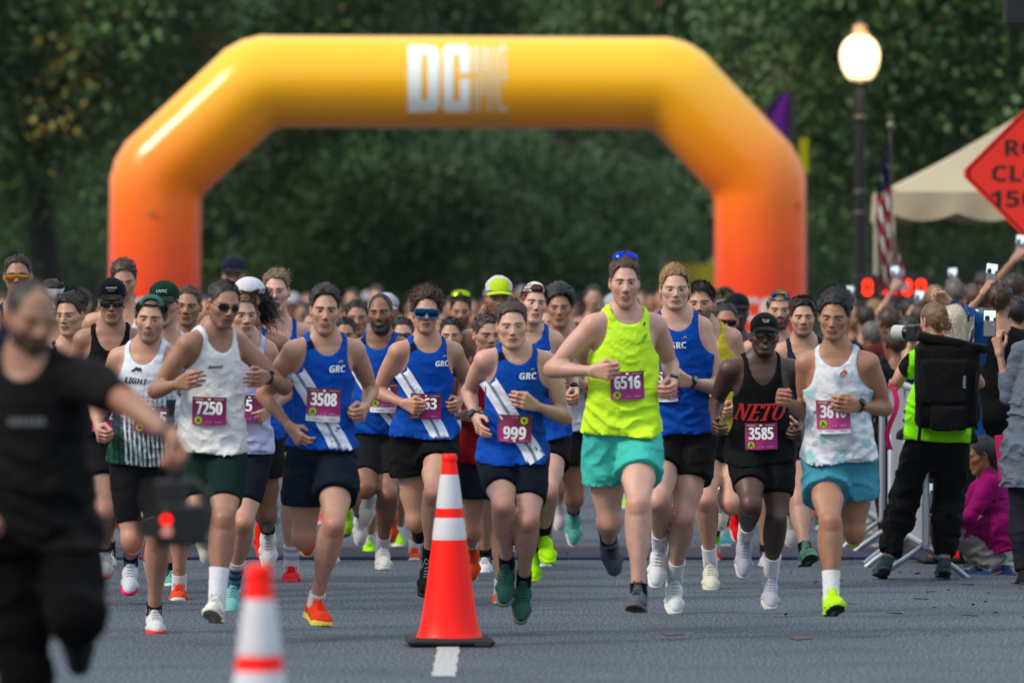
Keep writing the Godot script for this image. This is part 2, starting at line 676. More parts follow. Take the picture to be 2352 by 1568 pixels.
# a vest, a T-shirt or a jacket over the trunk
class Top extends Field:
	var b: Body
	var noise: FastNoiseLite
	var hem := -0.60          # below the neck base
	var sleeve := 0.0         # share of the upper arm that is covered; 0 is a vest
	var forearm := 0.0
	var loose := 0.012
	var drape := 0.03
	var neck_f := 0.105
	var neck_b := 0.03
	var neck_w := 0.080
	var hole_x := 0.192
	var hole_y := -0.055
	var hole_a := 0.088
	var hole_b := 0.135
	var crease := 0.006
	var seed := 0.0
	func sdf(p: Vector3) -> float:
		var k := b.k
		var l := b.local(p)
		var y := l.y / k
		var t := (l.y + b.len) / b.len
		# tight on the shoulders, hanging from the chest below
		var d := b.core(p) - 0.006
		var hang := smoothstep(0.80, 0.45, t)
		var grow := 0.007 + loose * smoothstep(0.9, 0.3, t) + 0.008 * smoothstep(0.3, 0.0, t)
		var a := b.width(b.pa, clampf(t, 0.0, 1.0)) + grow
		var z := b.width(b.pb, clampf(t, 0.0, 1.0)) + grow
		a = lerpf(a, maxf(a, 0.132 * k * b.bulk + grow), hang)
		z = lerpf(z, maxf(z, 0.104 * k * b.bulk + grow), hang)
		var zc := l.z - 0.008 * sin(clampf(t, 0.0, 1.0) * 5.5)
		var k0 := sqrt(l.x * l.x / (a * a) + zc * zc / (z * z))
		var k1 := sqrt(l.x * l.x / (a * a * a * a) + zc * zc / (z * z * z * z))
		if k1 > 1e-6 and t < 0.95: d = minf(d, k0 * (k0 - 1.0) / k1)
		if t < 0.25:
			d = S.smin(d, b.th[0].d(p) - drape, 0.03)
			d = S.smin(d, b.th[1].d(p) - drape, 0.03)
		var cr := crease * (0.25 + 0.75 * smoothstep(0.85, 0.2, t))
		d -= cr * 1.5 * maxf(0.0, 1.0 - 3.0 * absf(noise.get_noise_3d(l.x * 45.0 + l.y * 60.0 + seed * 50.0, l.y * 85.0 - absf(l.x) * 40.0, l.z * 40.0 + seed * 31.0)))
		d -= cr * 0.5 * maxf(-0.3, noise.get_noise_3d(l.x * 150.0 - l.y * 60.0, l.y * 210.0 + seed * 17.0, l.z * 140.0))
		if sleeve > 0.0:
			for e in 2:
				var sh: Vector3 = b.j["s0"] if e == 0 else b.j["s1"]
				var el: Vector3 = b.j["e0"] if e == 0 else b.j["e1"]
				var wr: Vector3 = b.j["w0"] if e == 0 else b.j["w1"]
				var dir := (el - sh).normalized()
				var c := b.ua[e].d(p) - 0.016 - crease * noise.get_noise_3d(p.x * 90.0, p.y * 160.0, p.z * 90.0)
				if forearm > 0.0:
					c = S.smin(c, maxf(b.fa[e].d(p) - 0.012 - crease * noise.get_noise_3d(p.x * 120.0, p.y * 160.0, p.z * 120.0), (p - el).dot((wr - el).normalized()) - forearm * el.distance_to(wr)), 0.02)
				else:
					var cut := (p - sh).dot(dir) - sleeve * sh.distance_to(el)
					c = maxf(c, cut)
					# the deltoid below the sleeve end is skin
					if cut > -0.02: d = maxf(d, -(b.ua[e].d(p) - 0.02 + maxf(0.0, -cut)))
				d = S.smin(d, c, 0.012)
		else:
			var ex := (absf(l.x) / k - hole_x) / hole_a
			var ey := (y - hole_y) / (hole_b if y < hole_y else hole_b * 1.6)
			var eh := (sqrt(ex * ex + ey * ey) - 1.0) * hole_a * k
			d = maxf(d, -eh)
			d = maxf(d, absf(l.x) - (hole_x * k if y > -0.14 else b.width(b.pa, clampf(t, 0.0, 1.0)) + 0.034))
		var nb := lerpf(neck_b, neck_f, smoothstep(-0.04, 0.05, l.z)) + 0.03
		var nx := l.x / k / neck_w
		var nyy := (y - 0.03) / (nb if y < 0.03 else 0.3)
		d = maxf(d, (1.0 - sqrt(nx * nx + nyy * nyy)) * minf(neck_w, nb) * k)
		var wob := 0.010 * noise.get_noise_2d(l.x * 40.0 + seed * 13.0, l.z * 40.0)
		d = maxf(d, -(l.y - (hem * k + wob)))
		return d

# shorts (loose), half tights (close) or trousers
class Legs extends Field:
	var b: Body
	var noise: FastNoiseLite
	var share := 0.45
	var flare := 0.035
	var close := 0.014
	var waist := -0.44
	var crease := 0.005
	var shank := 0.0          # share of the lower leg that is covered (trousers)
	var seed := 0.0
	func sdf(p: Vector3) -> float:
		var k := b.k
		var l := b.local(p)
		var d := maxf(b.torso(p, minf(close, 0.010)), l.y - waist * k)
		d = maxf(d, -(l.y + b.len + (0.24 if shank > 0.0 else 0.10) * k))
		var best := 1e9
		for e in 2:
			var bone: Bone = b.th[e]
			var q := p - bone.a
			var full := sqrt(1.0 / bone.il)
			var dir := bone.ba / full
			var s := q.dot(dir)
			var t := clampf(s / full, -0.1, 1.0)
			var r := lerpf(bone.ra, bone.rb, clampf(t, 0.0, 1.0)) + bone.m * maxf(0.0, 1.0 - pow((t - bone.c) / bone.w, 2.0)) + minf(close, 0.008) + (maxf(close - 0.008, 0.0) + flare) * smoothstep(0.0, share, t)
			var hang := (Vector3.DOWN + dir * dir.y) * (flare + maxf(close - 0.008, 0.0)) * 0.85 * smoothstep(0.0, share, t) if flare > 0.009 else Vector3.ZERO
			var c := (q - hang - dir * clampf(s, -0.02, full)).length() - r
			c -= crease * 1.2 * maxf(0.0, 1.0 - 2.8 * absf(noise.get_noise_3d(p.x * 55.0 + seed * 40.0, p.y * 80.0, p.z * 55.0))) + crease * 0.5 * maxf(0.0, noise.get_noise_3d(p.x * 150.0, p.y * 230.0 + seed * 9.0, p.z * 150.0))
			if shank > 0.0:
				var an: Vector3 = b.j["a0"] if e == 0 else b.j["a1"]
				var kp: Vector3 = b.j["k0"] if e == 0 else b.j["k1"]
				var c2 := b.ca[e].d(p) - close - 0.004 - crease * 1.6 * maxf(0.0, 1.0 - 2.6 * absf(noise.get_noise_3d(p.x * 60.0, p.y * 110.0, p.z * 60.0 + seed * 9.0)))
				c2 = maxf(c2, (p - kp).dot((an - kp).normalized()) - shank * kp.distance_to(an))
				c = S.smin(c, c2, 0.03)
			else:
				var cut := s - share * full
				c = maxf(c, cut)
			best = minf(best, c)
			d = S.smin(d, c, 0.02)
		d -= crease * 0.6 * maxf(0.0, noise.get_noise_3d(l.x * 60.0 + seed * 20.0, l.y * 90.0, l.z * 60.0))
		return d

class Head extends Field:
	func ell(p: Vector3, c: Vector3, r: Vector3) -> float:
		var q := (p - c) / r
		var k0 := q.length()
		if k0 < 1e-5: return -minf(r.x, minf(r.y, r.z))
		return k0 * (k0 - 1.0) / (q / r).length()
	func cap(p: Vector3, a: Vector3, b: Vector3, r0: float, r1: float) -> float:
		var ba := b - a
		var t := clampf((p - a).dot(ba) / ba.length_squared(), 0.0, 1.0)
		return (p - a - ba * t).length() - lerpf(r0, r1, t)
	func sdf(p: Vector3) -> float:
		var m := Vector3(absf(p.x), p.y, p.z)
		var d := ell(m, Vector3(0, 0.032, -0.014), Vector3(0.0735, 0.086, 0.096))
		d = S.smin(d, ell(m, Vector3(0, -0.022, 0.022), Vector3(0.0605, 0.086, 0.066)), 0.03)
		d = S.smin(d, cap(m, Vector3(0.050, -0.045, 0.000), Vector3(0.020, -0.098, 0.056), 0.019, 0.0185), 0.022)
		d = S.smin(d, cap(m, Vector3(0, -0.1, 0.064), Vector3(0.010, -0.1, 0.062), 0.0165, 0.0155), 0.018)
		d = S.smin(d, cap(m, Vector3(0.044, -0.022, 0.052), Vector3(0.056, -0.012, 0.028), 0.017, 0.015), 0.022)
		d = S.smin(d, cap(m, Vector3(0.008, 0.019, 0.080), Vector3(0.042, 0.022, 0.062), 0.0105, 0.010), 0.016)
		# eye sockets, then lids over the eyeballs
		d = -S.smin(-d, ell(m, Vector3(0.031, -0.001, 0.094), Vector3(0.0185, 0.0135, 0.0185)), 0.014)
		d = S.smin(d, ell(m, Vector3(0.031, -0.0005, 0.0675), Vector3(0.0150, 0.0120, 0.0135)), 0.006)
		# nose
		d = S.smin(d, cap(m, Vector3(0, 0.012, 0.081), Vector3(0, -0.030, 0.1025), 0.0082, 0.0112), 0.014)
		d = S.smin(d, ell(m, Vector3(0.0115, -0.036, 0.092), Vector3(0.0085, 0.0075, 0.0105)), 0.007)
		# mouth
		d = S.smin(d, ell(m, Vector3(0, -0.066, 0.070), Vector3(0.030, 0.020, 0.018)), 0.014)
		d = S.smin(d, cap(m, Vector3(0.004, -0.0605, 0.0865), Vector3(0.021, -0.0645, 0.0775), 0.0045, 0.003), 0.006)
		d = S.smin(d, cap(m, Vector3(0, -0.0715, 0.0855), Vector3(0.017, -0.0685, 0.0785), 0.0055, 0.0035), 0.006)
		d = -S.smin(-d, cap(m, Vector3(0, -0.0658, 0.0945), Vector3(0.024, -0.0665, 0.083), 0.0022, 0.0016) - 0.0004, 0.004)
		# ears
		var e := m - Vector3(0.0765, -0.006, -0.010)
		e = Vector3(e.x - e.z * -0.28, e.y, e.z)
		var ear := ell(e, Vector3.ZERO, Vector3(0.0095, 0.0315, 0.0185))
		ear = -S.smin(-ear, ell(e, Vector3(0.010, 0.004, 0.003), Vector3(0.0075, 0.018, 0.010)), 0.004)
		d = S.smin(d, ear, 0.006)
		# throat
		d = S.smin(d, cap(p, Vector3(0, -0.075, -0.005), Vector3(0, -0.13, -0.022), 0.052, 0.05), 0.03)
		return d

class Hand extends Field:
	# y along the hand from the wrist, -z is the palm side, x towards the thumb
	var caps: Array[Bone] = []
	var chains: Array = []
	func pose(curl: float, spread: float, thumb: float) -> void:
		var base := [[0.030, 0.088, 0.040, 0.026, 0.020], [0.010, 0.092, 0.044, 0.029, 0.021], [-0.011, 0.088, 0.041, 0.027, 0.020], [-0.030, 0.079, 0.033, 0.021, 0.018]]
		for f in 4:
			var g: Array = base[f]
			var kn := Vector3(g[0], g[1], 0.0)
			caps.append(Bone.new(Vector3(g[0] * 0.55, 0.005, 0.0), kn, 0.0145, 0.0120))
			var q := kn
			var a := 0.0
			var chain: Array[Bone] = []
			for s in 3:
				a += curl * ([0.95, 1.25, 0.75][s]) + (0.06 * f if s == 0 else 0.0)
				var dir := Vector3((g[0] * spread * 4.0) * (1.0 if s == 0 else 0.3), cos(a), -sin(a)).normalized()
				var nxt: Vector3 = q + dir * float(g[2 + s])
				chain.append(Bone.new(q, nxt, 0.0098 - s * 0.001, 0.0090 - s * 0.001))
				q = nxt
			chains.append(chain)
		var t0 := Vector3(0.018, 0.018, -0.008)
		var t1 := t0 + Vector3(0.026, 0.034, -0.014 - 0.010 * thumb)
		var t2 := t1 + Vector3(0.012 - 0.026 * thumb, 0.028, -0.008 - 0.014 * thumb)
		var t3 := t2 + Vector3(-0.002 - 0.020 * thumb, 0.022, -0.004 - 0.006 * thumb)
		chains.append([Bone.new(t0, t1, 0.0165, 0.0115), Bone.new(t1, t2, 0.0108, 0.0098), Bone.new(t2, t3, 0.0095, 0.008)])
	func sdf(p: Vector3) -> float:
		var d := 1e9
		for c in caps:
			d = S.smin(d, c.d(p), 0.014) if d < 1e8 else c.d(p)
		d = S.smin(d, (p - Vector3(0, -0.02, 0)).length() - 0.021, 0.03)
		var whole := d
		for ch in chains:
			var f := 1e9
			for c in ch:
				f = S.smin(f, c.d(p), 0.004) if f < 1e8 else c.d(p)
			whole = minf(whole, S.smin(d, f, 0.008))
		return whole

class Upper extends Field:
	# a running shoe round the ankle (origin): z to the toe, ground at y = -0.088
	var a := Bone.new(Vector3(0, -0.040, -0.040), Vector3(0, -0.038, 0.05), 0.034, 0.037)
	var b := Bone.new(Vector3(0, -0.040, 0.05), Vector3(0.004, -0.056, 0.150), 0.038, 0.032)
	var c := Bone.new(Vector3(0.004, -0.056, 0.150), Vector3(0.002, -0.058, 0.180), 0.030, 0.024)
	var d0 := Bone.new(Vector3(0, -0.035, -0.030), Vector3(0, 0.008, -0.020), 0.036, 0.040)
	var w := Bone.new(Vector3(0.034, -0.062, 0.125), Vector3(-0.034, -0.062, 0.105), 0.019, 0.019)
	var tongue := Bone.new(Vector3(0, -0.012, 0.050), Vector3(0, 0.028, 0.020), 0.022, 0.022)
	func sdf(p: Vector3) -> float:
		var d := S.smin(S.smin(a.d(p), b.d(p), 0.03), c.d(p), 0.03)
		d = S.smin(d, w.d(p), 0.025)
		d = S.smin(d, maxf(d0.d(p), p.y - 0.014), 0.012)
		d = S.smin(d, maxf(tongue.d(p), -(p.z - 0.012)), 0.012)
		d = maxf(d, -((p - Vector3(0, 0.025, -0.014)).length() - 0.031))
		d = maxf(d, -(p.y + 0.066 - 0.010 * smoothstep(0.12, 0.2, p.z)))
		return d

class Sole extends Field:
	func sdf(p: Vector3) -> float:
		var z := p.z
		var w := 0.034 + 0.012 * smoothstep(0.02, 0.13, z) - 0.002 * smoothstep(-0.06, 0.02, z)
		var zc := clampf(z, -0.050, 0.176)
		w = 0.036 + 0.011 * smoothstep(0.02, 0.13, zc) - 0.006 * (1.0 - absf(smoothstep(-0.03, 0.10, zc) * 2.0 - 1.0))
		var dx := Vector2(p.x, z - zc).length() - w + 0.010 * smoothstep(0.12, 0.178, zc)
		var bottom := -0.088 + 0.017 * pow(maxf(0.0, (z - 0.11) / 0.10), 2.0) + 0.014 * pow(maxf(0.0, (-z - 0.02) / 0.07), 2.0)
		var top := -0.052 - 0.010 * smoothstep(-0.02, 0.16, z) + 0.010 * smoothstep(0.1, 0.2, z)
		var dy := maxf(bottom - p.y, p.y - top)
		var groove := 0.004 * smoothstep(0.006, 0.0, absf(absf(p.x) - 0.012)) * (1.0 if p.y < bottom + 0.012 and z > -0.02 and z < 0.12 else 0.0)
		return maxf(dx + 0.15 * (p.y + 0.07), dy + groove)

var head_fine: Build
var head_mid: Build
var head_rough: Build
var hands := {}
var shoe_upper: Build
var shoe_sole: Build
var sole_mesh: ArrayMesh
var upper_mesh: ArrayMesh

func make_templates() -> void:
	fold.noise_type = FastNoiseLite.TYPE_SIMPLEX_SMOOTH
	fold.frequency = 0.08
	fold.fractal_octaves = 2
	var inside := PackedVector3Array([Vector3(0, 0, 0)])
	head_fine = nets(Head.new(), Vector3(-0.1, -0.19, -0.13), Vector3(0.1, 0.14, 0.13), 0.0045, inside)
	head_mid = nets(Head.new(), Vector3(-0.1, -0.19, -0.13), Vector3(0.1, 0.14, 0.13), 0.0066, inside)
	head_rough = nets(Head.new(), Vector3(-0.1, -0.19, -0.13), Vector3(0.1, 0.14, 0.13), 0.0082, inside)
	for kind in {"fist": [0.92, 0.0, 1.0], "loose": [0.62, 0.04, 0.7], "open": [0.28, 0.12, 0.2], "grip": [0.75, 0.05, 0.5]}:
		var q: Array = {"fist": [0.92, 0.0, 1.0], "loose": [0.62, 0.04, 0.7], "open": [0.28, 0.12, 0.2], "grip": [0.75, 0.05, 0.5]}[kind]
		var h := Hand.new()
		h.pose(q[0], q[1], q[2])
		hands[kind + " rough"] = nets(h, Vector3(-0.09, -0.06, -0.13), Vector3(0.1, 0.21, 0.04), 0.0085, PackedVector3Array([Vector3(0, 0.04, 0)]))
		hands[kind] = nets(h, Vector3(-0.09, -0.06, -0.13), Vector3(0.1, 0.21, 0.04), 0.0052, PackedVector3Array([Vector3(0, 0.04, 0)]))
	shoe_upper = nets(Upper.new(), Vector3(-0.08, -0.1, -0.1), Vector3(0.08, 0.07, 0.24), 0.0052, PackedVector3Array([Vector3(0, -0.05, 0.05)]))
	shoe_sole = nets(Sole.new(), Vector3(-0.08, -0.11, -0.12), Vector3(0.08, -0.02, 0.24), 0.0070, PackedVector3Array([Vector3(0, -0.07, 0.05)]))
	upper_mesh = shoe_upper.mesh()

# ---------------------------------------------------------------- putting a person together

const SKIN := {
	"pale": Color(0.75, 0.585, 0.515), "fair": Color(0.70, 0.53, 0.445), "tan": Color(0.59, 0.43, 0.345), "olive": Color(0.62, 0.445, 0.345),
	"brown": Color(0.50, 0.335, 0.245), "dark": Color(0.285, 0.185, 0.14),
}
const HAIR := {
	"black": Color(0.10, 0.085, 0.08), "dark": Color(0.17, 0.125, 0.10), "brown": Color(0.27, 0.19, 0.135), "chestnut": Color(0.33, 0.22, 0.14),
	"ginger": Color(0.45, 0.23, 0.11), "blond": Color(0.62, 0.48, 0.31), "sandy": Color(0.46, 0.36, 0.25), "white": Color(0.78, 0.74, 0.66), "grey": Color(0.42, 0.40, 0.38),
}

var rng := RandomNumberGenerator.new()

func reach(from: Vector3, px: Array, length: float, sign: float, base: Vector3, d: float) -> Vector3:
	# the point seen at that place whose distance from the joint before it is the bone's length
	var dd := d - from.z
	var q := at(px[0], px[1], dd) - base
	var flat := Vector2(q.x - from.x, q.y - from.y).length()
	var dz := sqrt(maxf(length * length - flat * flat, 0.0)) * sign
	dd -= dz
	q = at(px[0], px[1], dd) - base
	return q

func joints_seen(sp: Dictionary, base: Vector3) -> Dictionary:
	var d: float = sp.d
	var k: float = sp.s / 1.8
	var tw: float = sp.get("tw", 0.0)
	var lean: float = sp.get("lean", 0.05)
	var j := {}
	var jp: Dictionary = sp.j
	for e in 2:
		var sg := 1.0 if e == 0 else -1.0
		j["h%d" % e] = at(jp["h%d" % e][0], jp["h%d" % e][1], d + sg * tw * 0.4) - base
		j["s%d" % e] = at(jp["s%d" % e][0], jp["s%d" % e][1], d - lean - sg * tw) - base
	for e in 2:
		var n := str(e)
		var get_sign := func(key: String, other: float) -> float: return float(jp[key][2]) if jp[key].size() > 2 else other
		j["e" + n] = reach(j["s" + n], jp["e" + n], 0.30 * k, get_sign.call("e" + n, -1.0), base, d)
		j["w" + n] = reach(j["e" + n], jp["w" + n], 0.255 * k, get_sign.call("w" + n, 1.0), base, d)
		j["k" + n] = reach(j["h" + n], jp["k" + n], 0.43 * k, get_sign.call("k" + n, 1.0), base, d)
		j["a" + n] = reach(j["k" + n], jp["a" + n], 0.42 * k, get_sign.call("a" + n, -1.0), base, d)
		j["t" + n] = reach(j["a" + n], jp["t" + n], 0.20 * k, get_sign.call("t" + n, 1.0), base, d)
	j.head = at(jp.h[0], jp.h[1], d - lean - 0.055) - base
	return j

const RUN := {   # generic running pose about the pelvis, in metres for 1.8 m, left foot forward
	"h0": Vector3(-0.085, 0, 0.02), "h1": Vector3(0.085, 0, -0.02), "s0": Vector3(-0.175, 0.50, 0.07), "s1": Vector3(0.175, 0.50, 0.01), "head": Vector3(0, 0.735, 0.10),
	"e0": Vector3(-0.27, 0.26, -0.02), "w0": Vector3(-0.13, 0.27, 0.19), "e1": Vector3(0.27, 0.30, -0.19), "w1": Vector3(0.24, 0.13, 0.0),
	"k0": Vector3(-0.09, -0.41, -0.04), "a0": Vector3(-0.09, -0.50, -0.45), "t0": Vector3(-0.09, -0.70, -0.45), "k1": Vector3(0.09, -0.36, 0.22), "a1": Vector3(0.08, -0.76, 0.12), "t1": Vector3(0.085, -0.80, 0.32),
}
const STAND := {
	"h0": Vector3(-0.085, 0, 0), "h1": Vector3(0.085, 0, 0), "s0": Vector3(-0.175, 0.50, 0.0), "s1": Vector3(0.175, 0.50, 0.0), "head": Vector3(0, 0.745, 0.04),
	"e0": Vector3(-0.24, 0.22, -0.03), "w0": Vector3(-0.20, 0.02, 0.12), "e1": Vector3(0.24, 0.22, -0.03), "w1": Vector3(0.20, 0.02, 0.12),
	"k0": Vector3(-0.095, -0.43, 0.01), "a0": Vector3(-0.10, -0.84, -0.02), "t0": Vector3(-0.12, -0.90, 0.17), "k1": Vector3(0.095, -0.43, 0.01), "a1": Vector3(0.10, -0.84, -0.02), "t1": Vector3(0.12, -0.90, 0.17),
}

func joints_posed(pose: Dictionary, s: float, mirror: bool, changes := {}) -> Dictionary:
	var k := s / 1.8
	var j := {}
	var all := pose.duplicate()
	all.merge(changes, true)
	var low := 9.0
	for key in all:
		var q: Vector3 = all[key] * k
		var to: String = key
		if mirror:
			q.x = -q.x
			if to.ends_with("0"): to = to.left(1) + "1"
			elif to.ends_with("1"): to = to.left(1) + "0"
		j[to] = q
		low = minf(low, q.y)
	for key in j:
		j[key].y += -low + 0.012
	return j

func complete(j: Dictionary, sp: Dictionary) -> void:
	var k: float = sp.s / 1.8
	var mid: Vector3 = (j.s0 + j.s1) * 0.5
	var pel: Vector3 = (j.h0 + j.h1) * 0.5
	j.n = mid + (mid - pel).normalized() * 0.052 * k
	var turn: Array = sp.get("turn", [0.0, 0.0, 0.0])
	j.face = Basis(Vector3.UP, deg_to_rad(turn[0])) * Basis(Vector3.RIGHT, deg_to_rad(turn[1])) * Basis(Vector3.BACK, deg_to_rad(turn[2]))
	j.skull = j.head + j.face * Vector3(0, -0.070, -0.012)

func hairline(v: Vector3, back_off: float) -> float:
	# height of the hair's edge in the direction of that point, from the brow round to the nape
	var phi := atan2(absf(v.x), v.z)
	const A := [0.0, 0.45, 0.8, 1.05, 1.4, 1.62, 1.85, 2.15, 2.6, 3.15]
	const Y := [0.079, 0.077, 0.064, 0.030, 0.000, 0.024, 0.018, -0.025, -0.052, -0.060]
	for q in 9:
		if phi < A[q + 1]:
			return lerpf(Y[q], Y[q + 1], (phi - A[q]) / (A[q + 1] - A[q])) + (back_off * smoothstep(1.3, 0.2, phi))
	return -0.06

func is_ear(v: Vector3) -> bool:
	return absf(v.x) > 0.0735 and v.y < 0.030 and v.y > -0.045 and v.z > -0.040 and v.z < 0.022

func face_paint(v: Vector3, n: Vector3, skin: Color, hairc: Color, lipc: Color, sp: Dictionary) -> Color:
	var c := skin
	var ax := absf(v.x)
	var blot := fold.get_noise_3d(v.x * 900.0 + sp.seed * 77.0, v.y * 900.0, v.z * 900.0)
	var soft := fold.get_noise_3d(v.x * 250.0 + sp.seed * 31.0, v.y * 250.0, v.z * 250.0)
	c = c * (1.0 + 0.05 * blot + 0.06 * soft)
	var warm := smoothstep(0.030, 0.0, (Vector2(ax, v.y) - Vector2(0.040, -0.030)).length()) * 0.5 + smoothstep(0.022, 0.0, (Vector2(ax, v.y) - Vector2(0.0, -0.030)).length()) * 0.5
	if is_ear(v): warm = 0.8
	c = c.lerp(c * Color(1.0, 0.74, 0.68), clampf(warm + 0.15 * soft, 0.0, 1.0))
	if n.z > 0.2:
		# lips
		var lx := v.x / 0.0255
		var ly := (v.y + 0.0660) / (0.0085 + 0.001 * (1.0 - ax / 0.02))
		var lip := lx * lx + ly * ly
		if v.z > 0.06:
			c = c.lerp(lipc, clampf((1.45 - lip) * 2.0, 0.0, 0.9))
			if absf(v.y + 0.0660) < sp.get("mouth", 0.0016) and ax < 0.021: c = c.lerp(Color(0.05, 0.02, 0.02), 0.8)
		# brows
		var bx := (ax - 0.010) / 0.040
		if bx > 0.0 and bx < 1.0:
			var by := 0.0135 + 0.013 * bx - 0.012 * bx * bx
			var bw: float = 0.0046 * (1.0 - 0.45 * bx) * sp.get("brow", 1.0)
			var m := clampf((bw - absf(v.y - by)) / 0.002 + 0.4, 0.0, 1.0)
			c = c.lerp(hairc * 0.85, 0.50 * m * clampf(1.0 + 0.5 * blot, 0.0, 1.0))
		# nostrils
		if v.y < -0.0385 and v.y > -0.046 and ax > 0.003 and ax < 0.013 and v.z > 0.086: c = c.lerp(Color(0.06, 0.025, 0.02), 0.7)
	# beard
	var beard: float = sp.get("beard", 0.0)
	if beard > 0.0:
		var jawy := -0.040 - 0.030 * smoothstep(0.050, 0.012, ax) * smoothstep(0.02, 0.06, v.z) if v.z > 0.0 else -0.022
		var m := smoothstep(jawy + 0.004, jawy - 0.010, v.y) * smoothstep(-0.035, 0.0, v.z)
		m *= 1.0 - smoothstep(-0.125, -0.140, v.y)
		var mus := smoothstep(0.036, 0.028, ax) * smoothstep(-0.064, -0.058, v.y) * smoothstep(-0.043, -0.049, v.y) * smoothstep(0.05, 0.07, v.z)
		m = maxf(m, mus)
		var lx2 := v.x / 0.023
		var ly2 := (v.y + 0.0665) / 0.0075
		if lx2 * lx2 + ly2 * ly2 < 1.0: m = 0.0
		c = c.lerp(hairc, clampf(m * beard * (1.0 + 0.35 * blot), 0.0, 1.0))
	# scalp under the hair
	if not is_ear(v) and v.y > hairline(v, sp.get("line", 0.0)) and v.y > -0.07:
		c = c.lerp(hairc, 0.75 if not sp.get("bald", false) else 0.35)
	return c

func head_of(sp: Dictionary, j: Dictionary, body: Build, t: Transform3D, fine: bool) -> void:
	var src := (head_mid if sp.get("mid", false) else head_fine) if fine else head_rough
	var skin := lin(SKIN[sp.skin])
	var hairc := lin(sp.get("beard_color", HAIR[sp.get("hair", {}).get("color", "dark")]))
	var lipc := skin * Color(0.72, 0.35, 0.34)
	if sp.skin == "dark" or sp.skin == "brown": lipc = skin * Color(1.0, 0.72, 0.70)
	var out := Build.new()
	out.n = src.n
	out.i = src.i
	var fw: float = sp.get("face_w", 1.0)
	var jaw: float = sp.get("jaw", 1.0)
	var long: float = sp.get("face_l", 1.0)
	var nose: float = sp.get("nose", 1.0)
	var own := [rng.randf_range(0.82, 1.30), rng.randf_range(-0.004, 0.007), rng.randf_range(-0.07, 0.05), rng.randf_range(-0.002, 0.003)]
	out.v.resize(src.v.size())
	out.c.resize(src.v.size())
	for q in src.v.size():
		var v := src.v[q]
		var w := v
		var low := smoothstep(-0.01, -0.09, v.y)
		w.x *= lerpf(fw, jaw * fw, low)
		if v.y < 0.0: w.y *= long
		var fr := smoothstep(0.03, 0.07, v.z)
		w.x *= 1.0 + (own[0] - 1.0) * fr * smoothstep(0.034, 0.014, absf(v.x)) * smoothstep(0.0, -0.02, v.y) * smoothstep(-0.056, -0.046, v.y)
		w.y -= own[1] * smoothstep(-0.075, -0.105, v.y) * smoothstep(-0.14, -0.115, v.y)
		w.x *= 1.0 + own[2] * smoothstep(0.02, 0.05, absf(v.x)) * smoothstep(-0.075, -0.035, v.y) * smoothstep(0.02, -0.015, v.y)
		w.z += own[3] * fr * smoothstep(0.05, 0.02, absf(v.y - 0.02))
		if absf(v.x) < 0.018 and v.y < 0.01 and v.y > -0.05 and v.z > 0.07: w.z += (nose - 1.0) * 0.05 * smoothstep(0.01, -0.03, v.y) * smoothstep(0.018, 0.0, absf(v.x))
		out.v[q] = w
		out.c[q] = face_paint(v, src.n[q], skin, hairc, lipc, sp)
	body.add(out, t)
	if fine:
		var fore := Transform3D(Basis.IDENTITY, Vector3(0, 0, maxf(own[3], 0.0)))
		if not sp.get("no_eyes", false): eyes(sp, body, t * fore, Vector3(fw, 1, 1))
		features(sp, body, t * fore, fw, long, hairc)

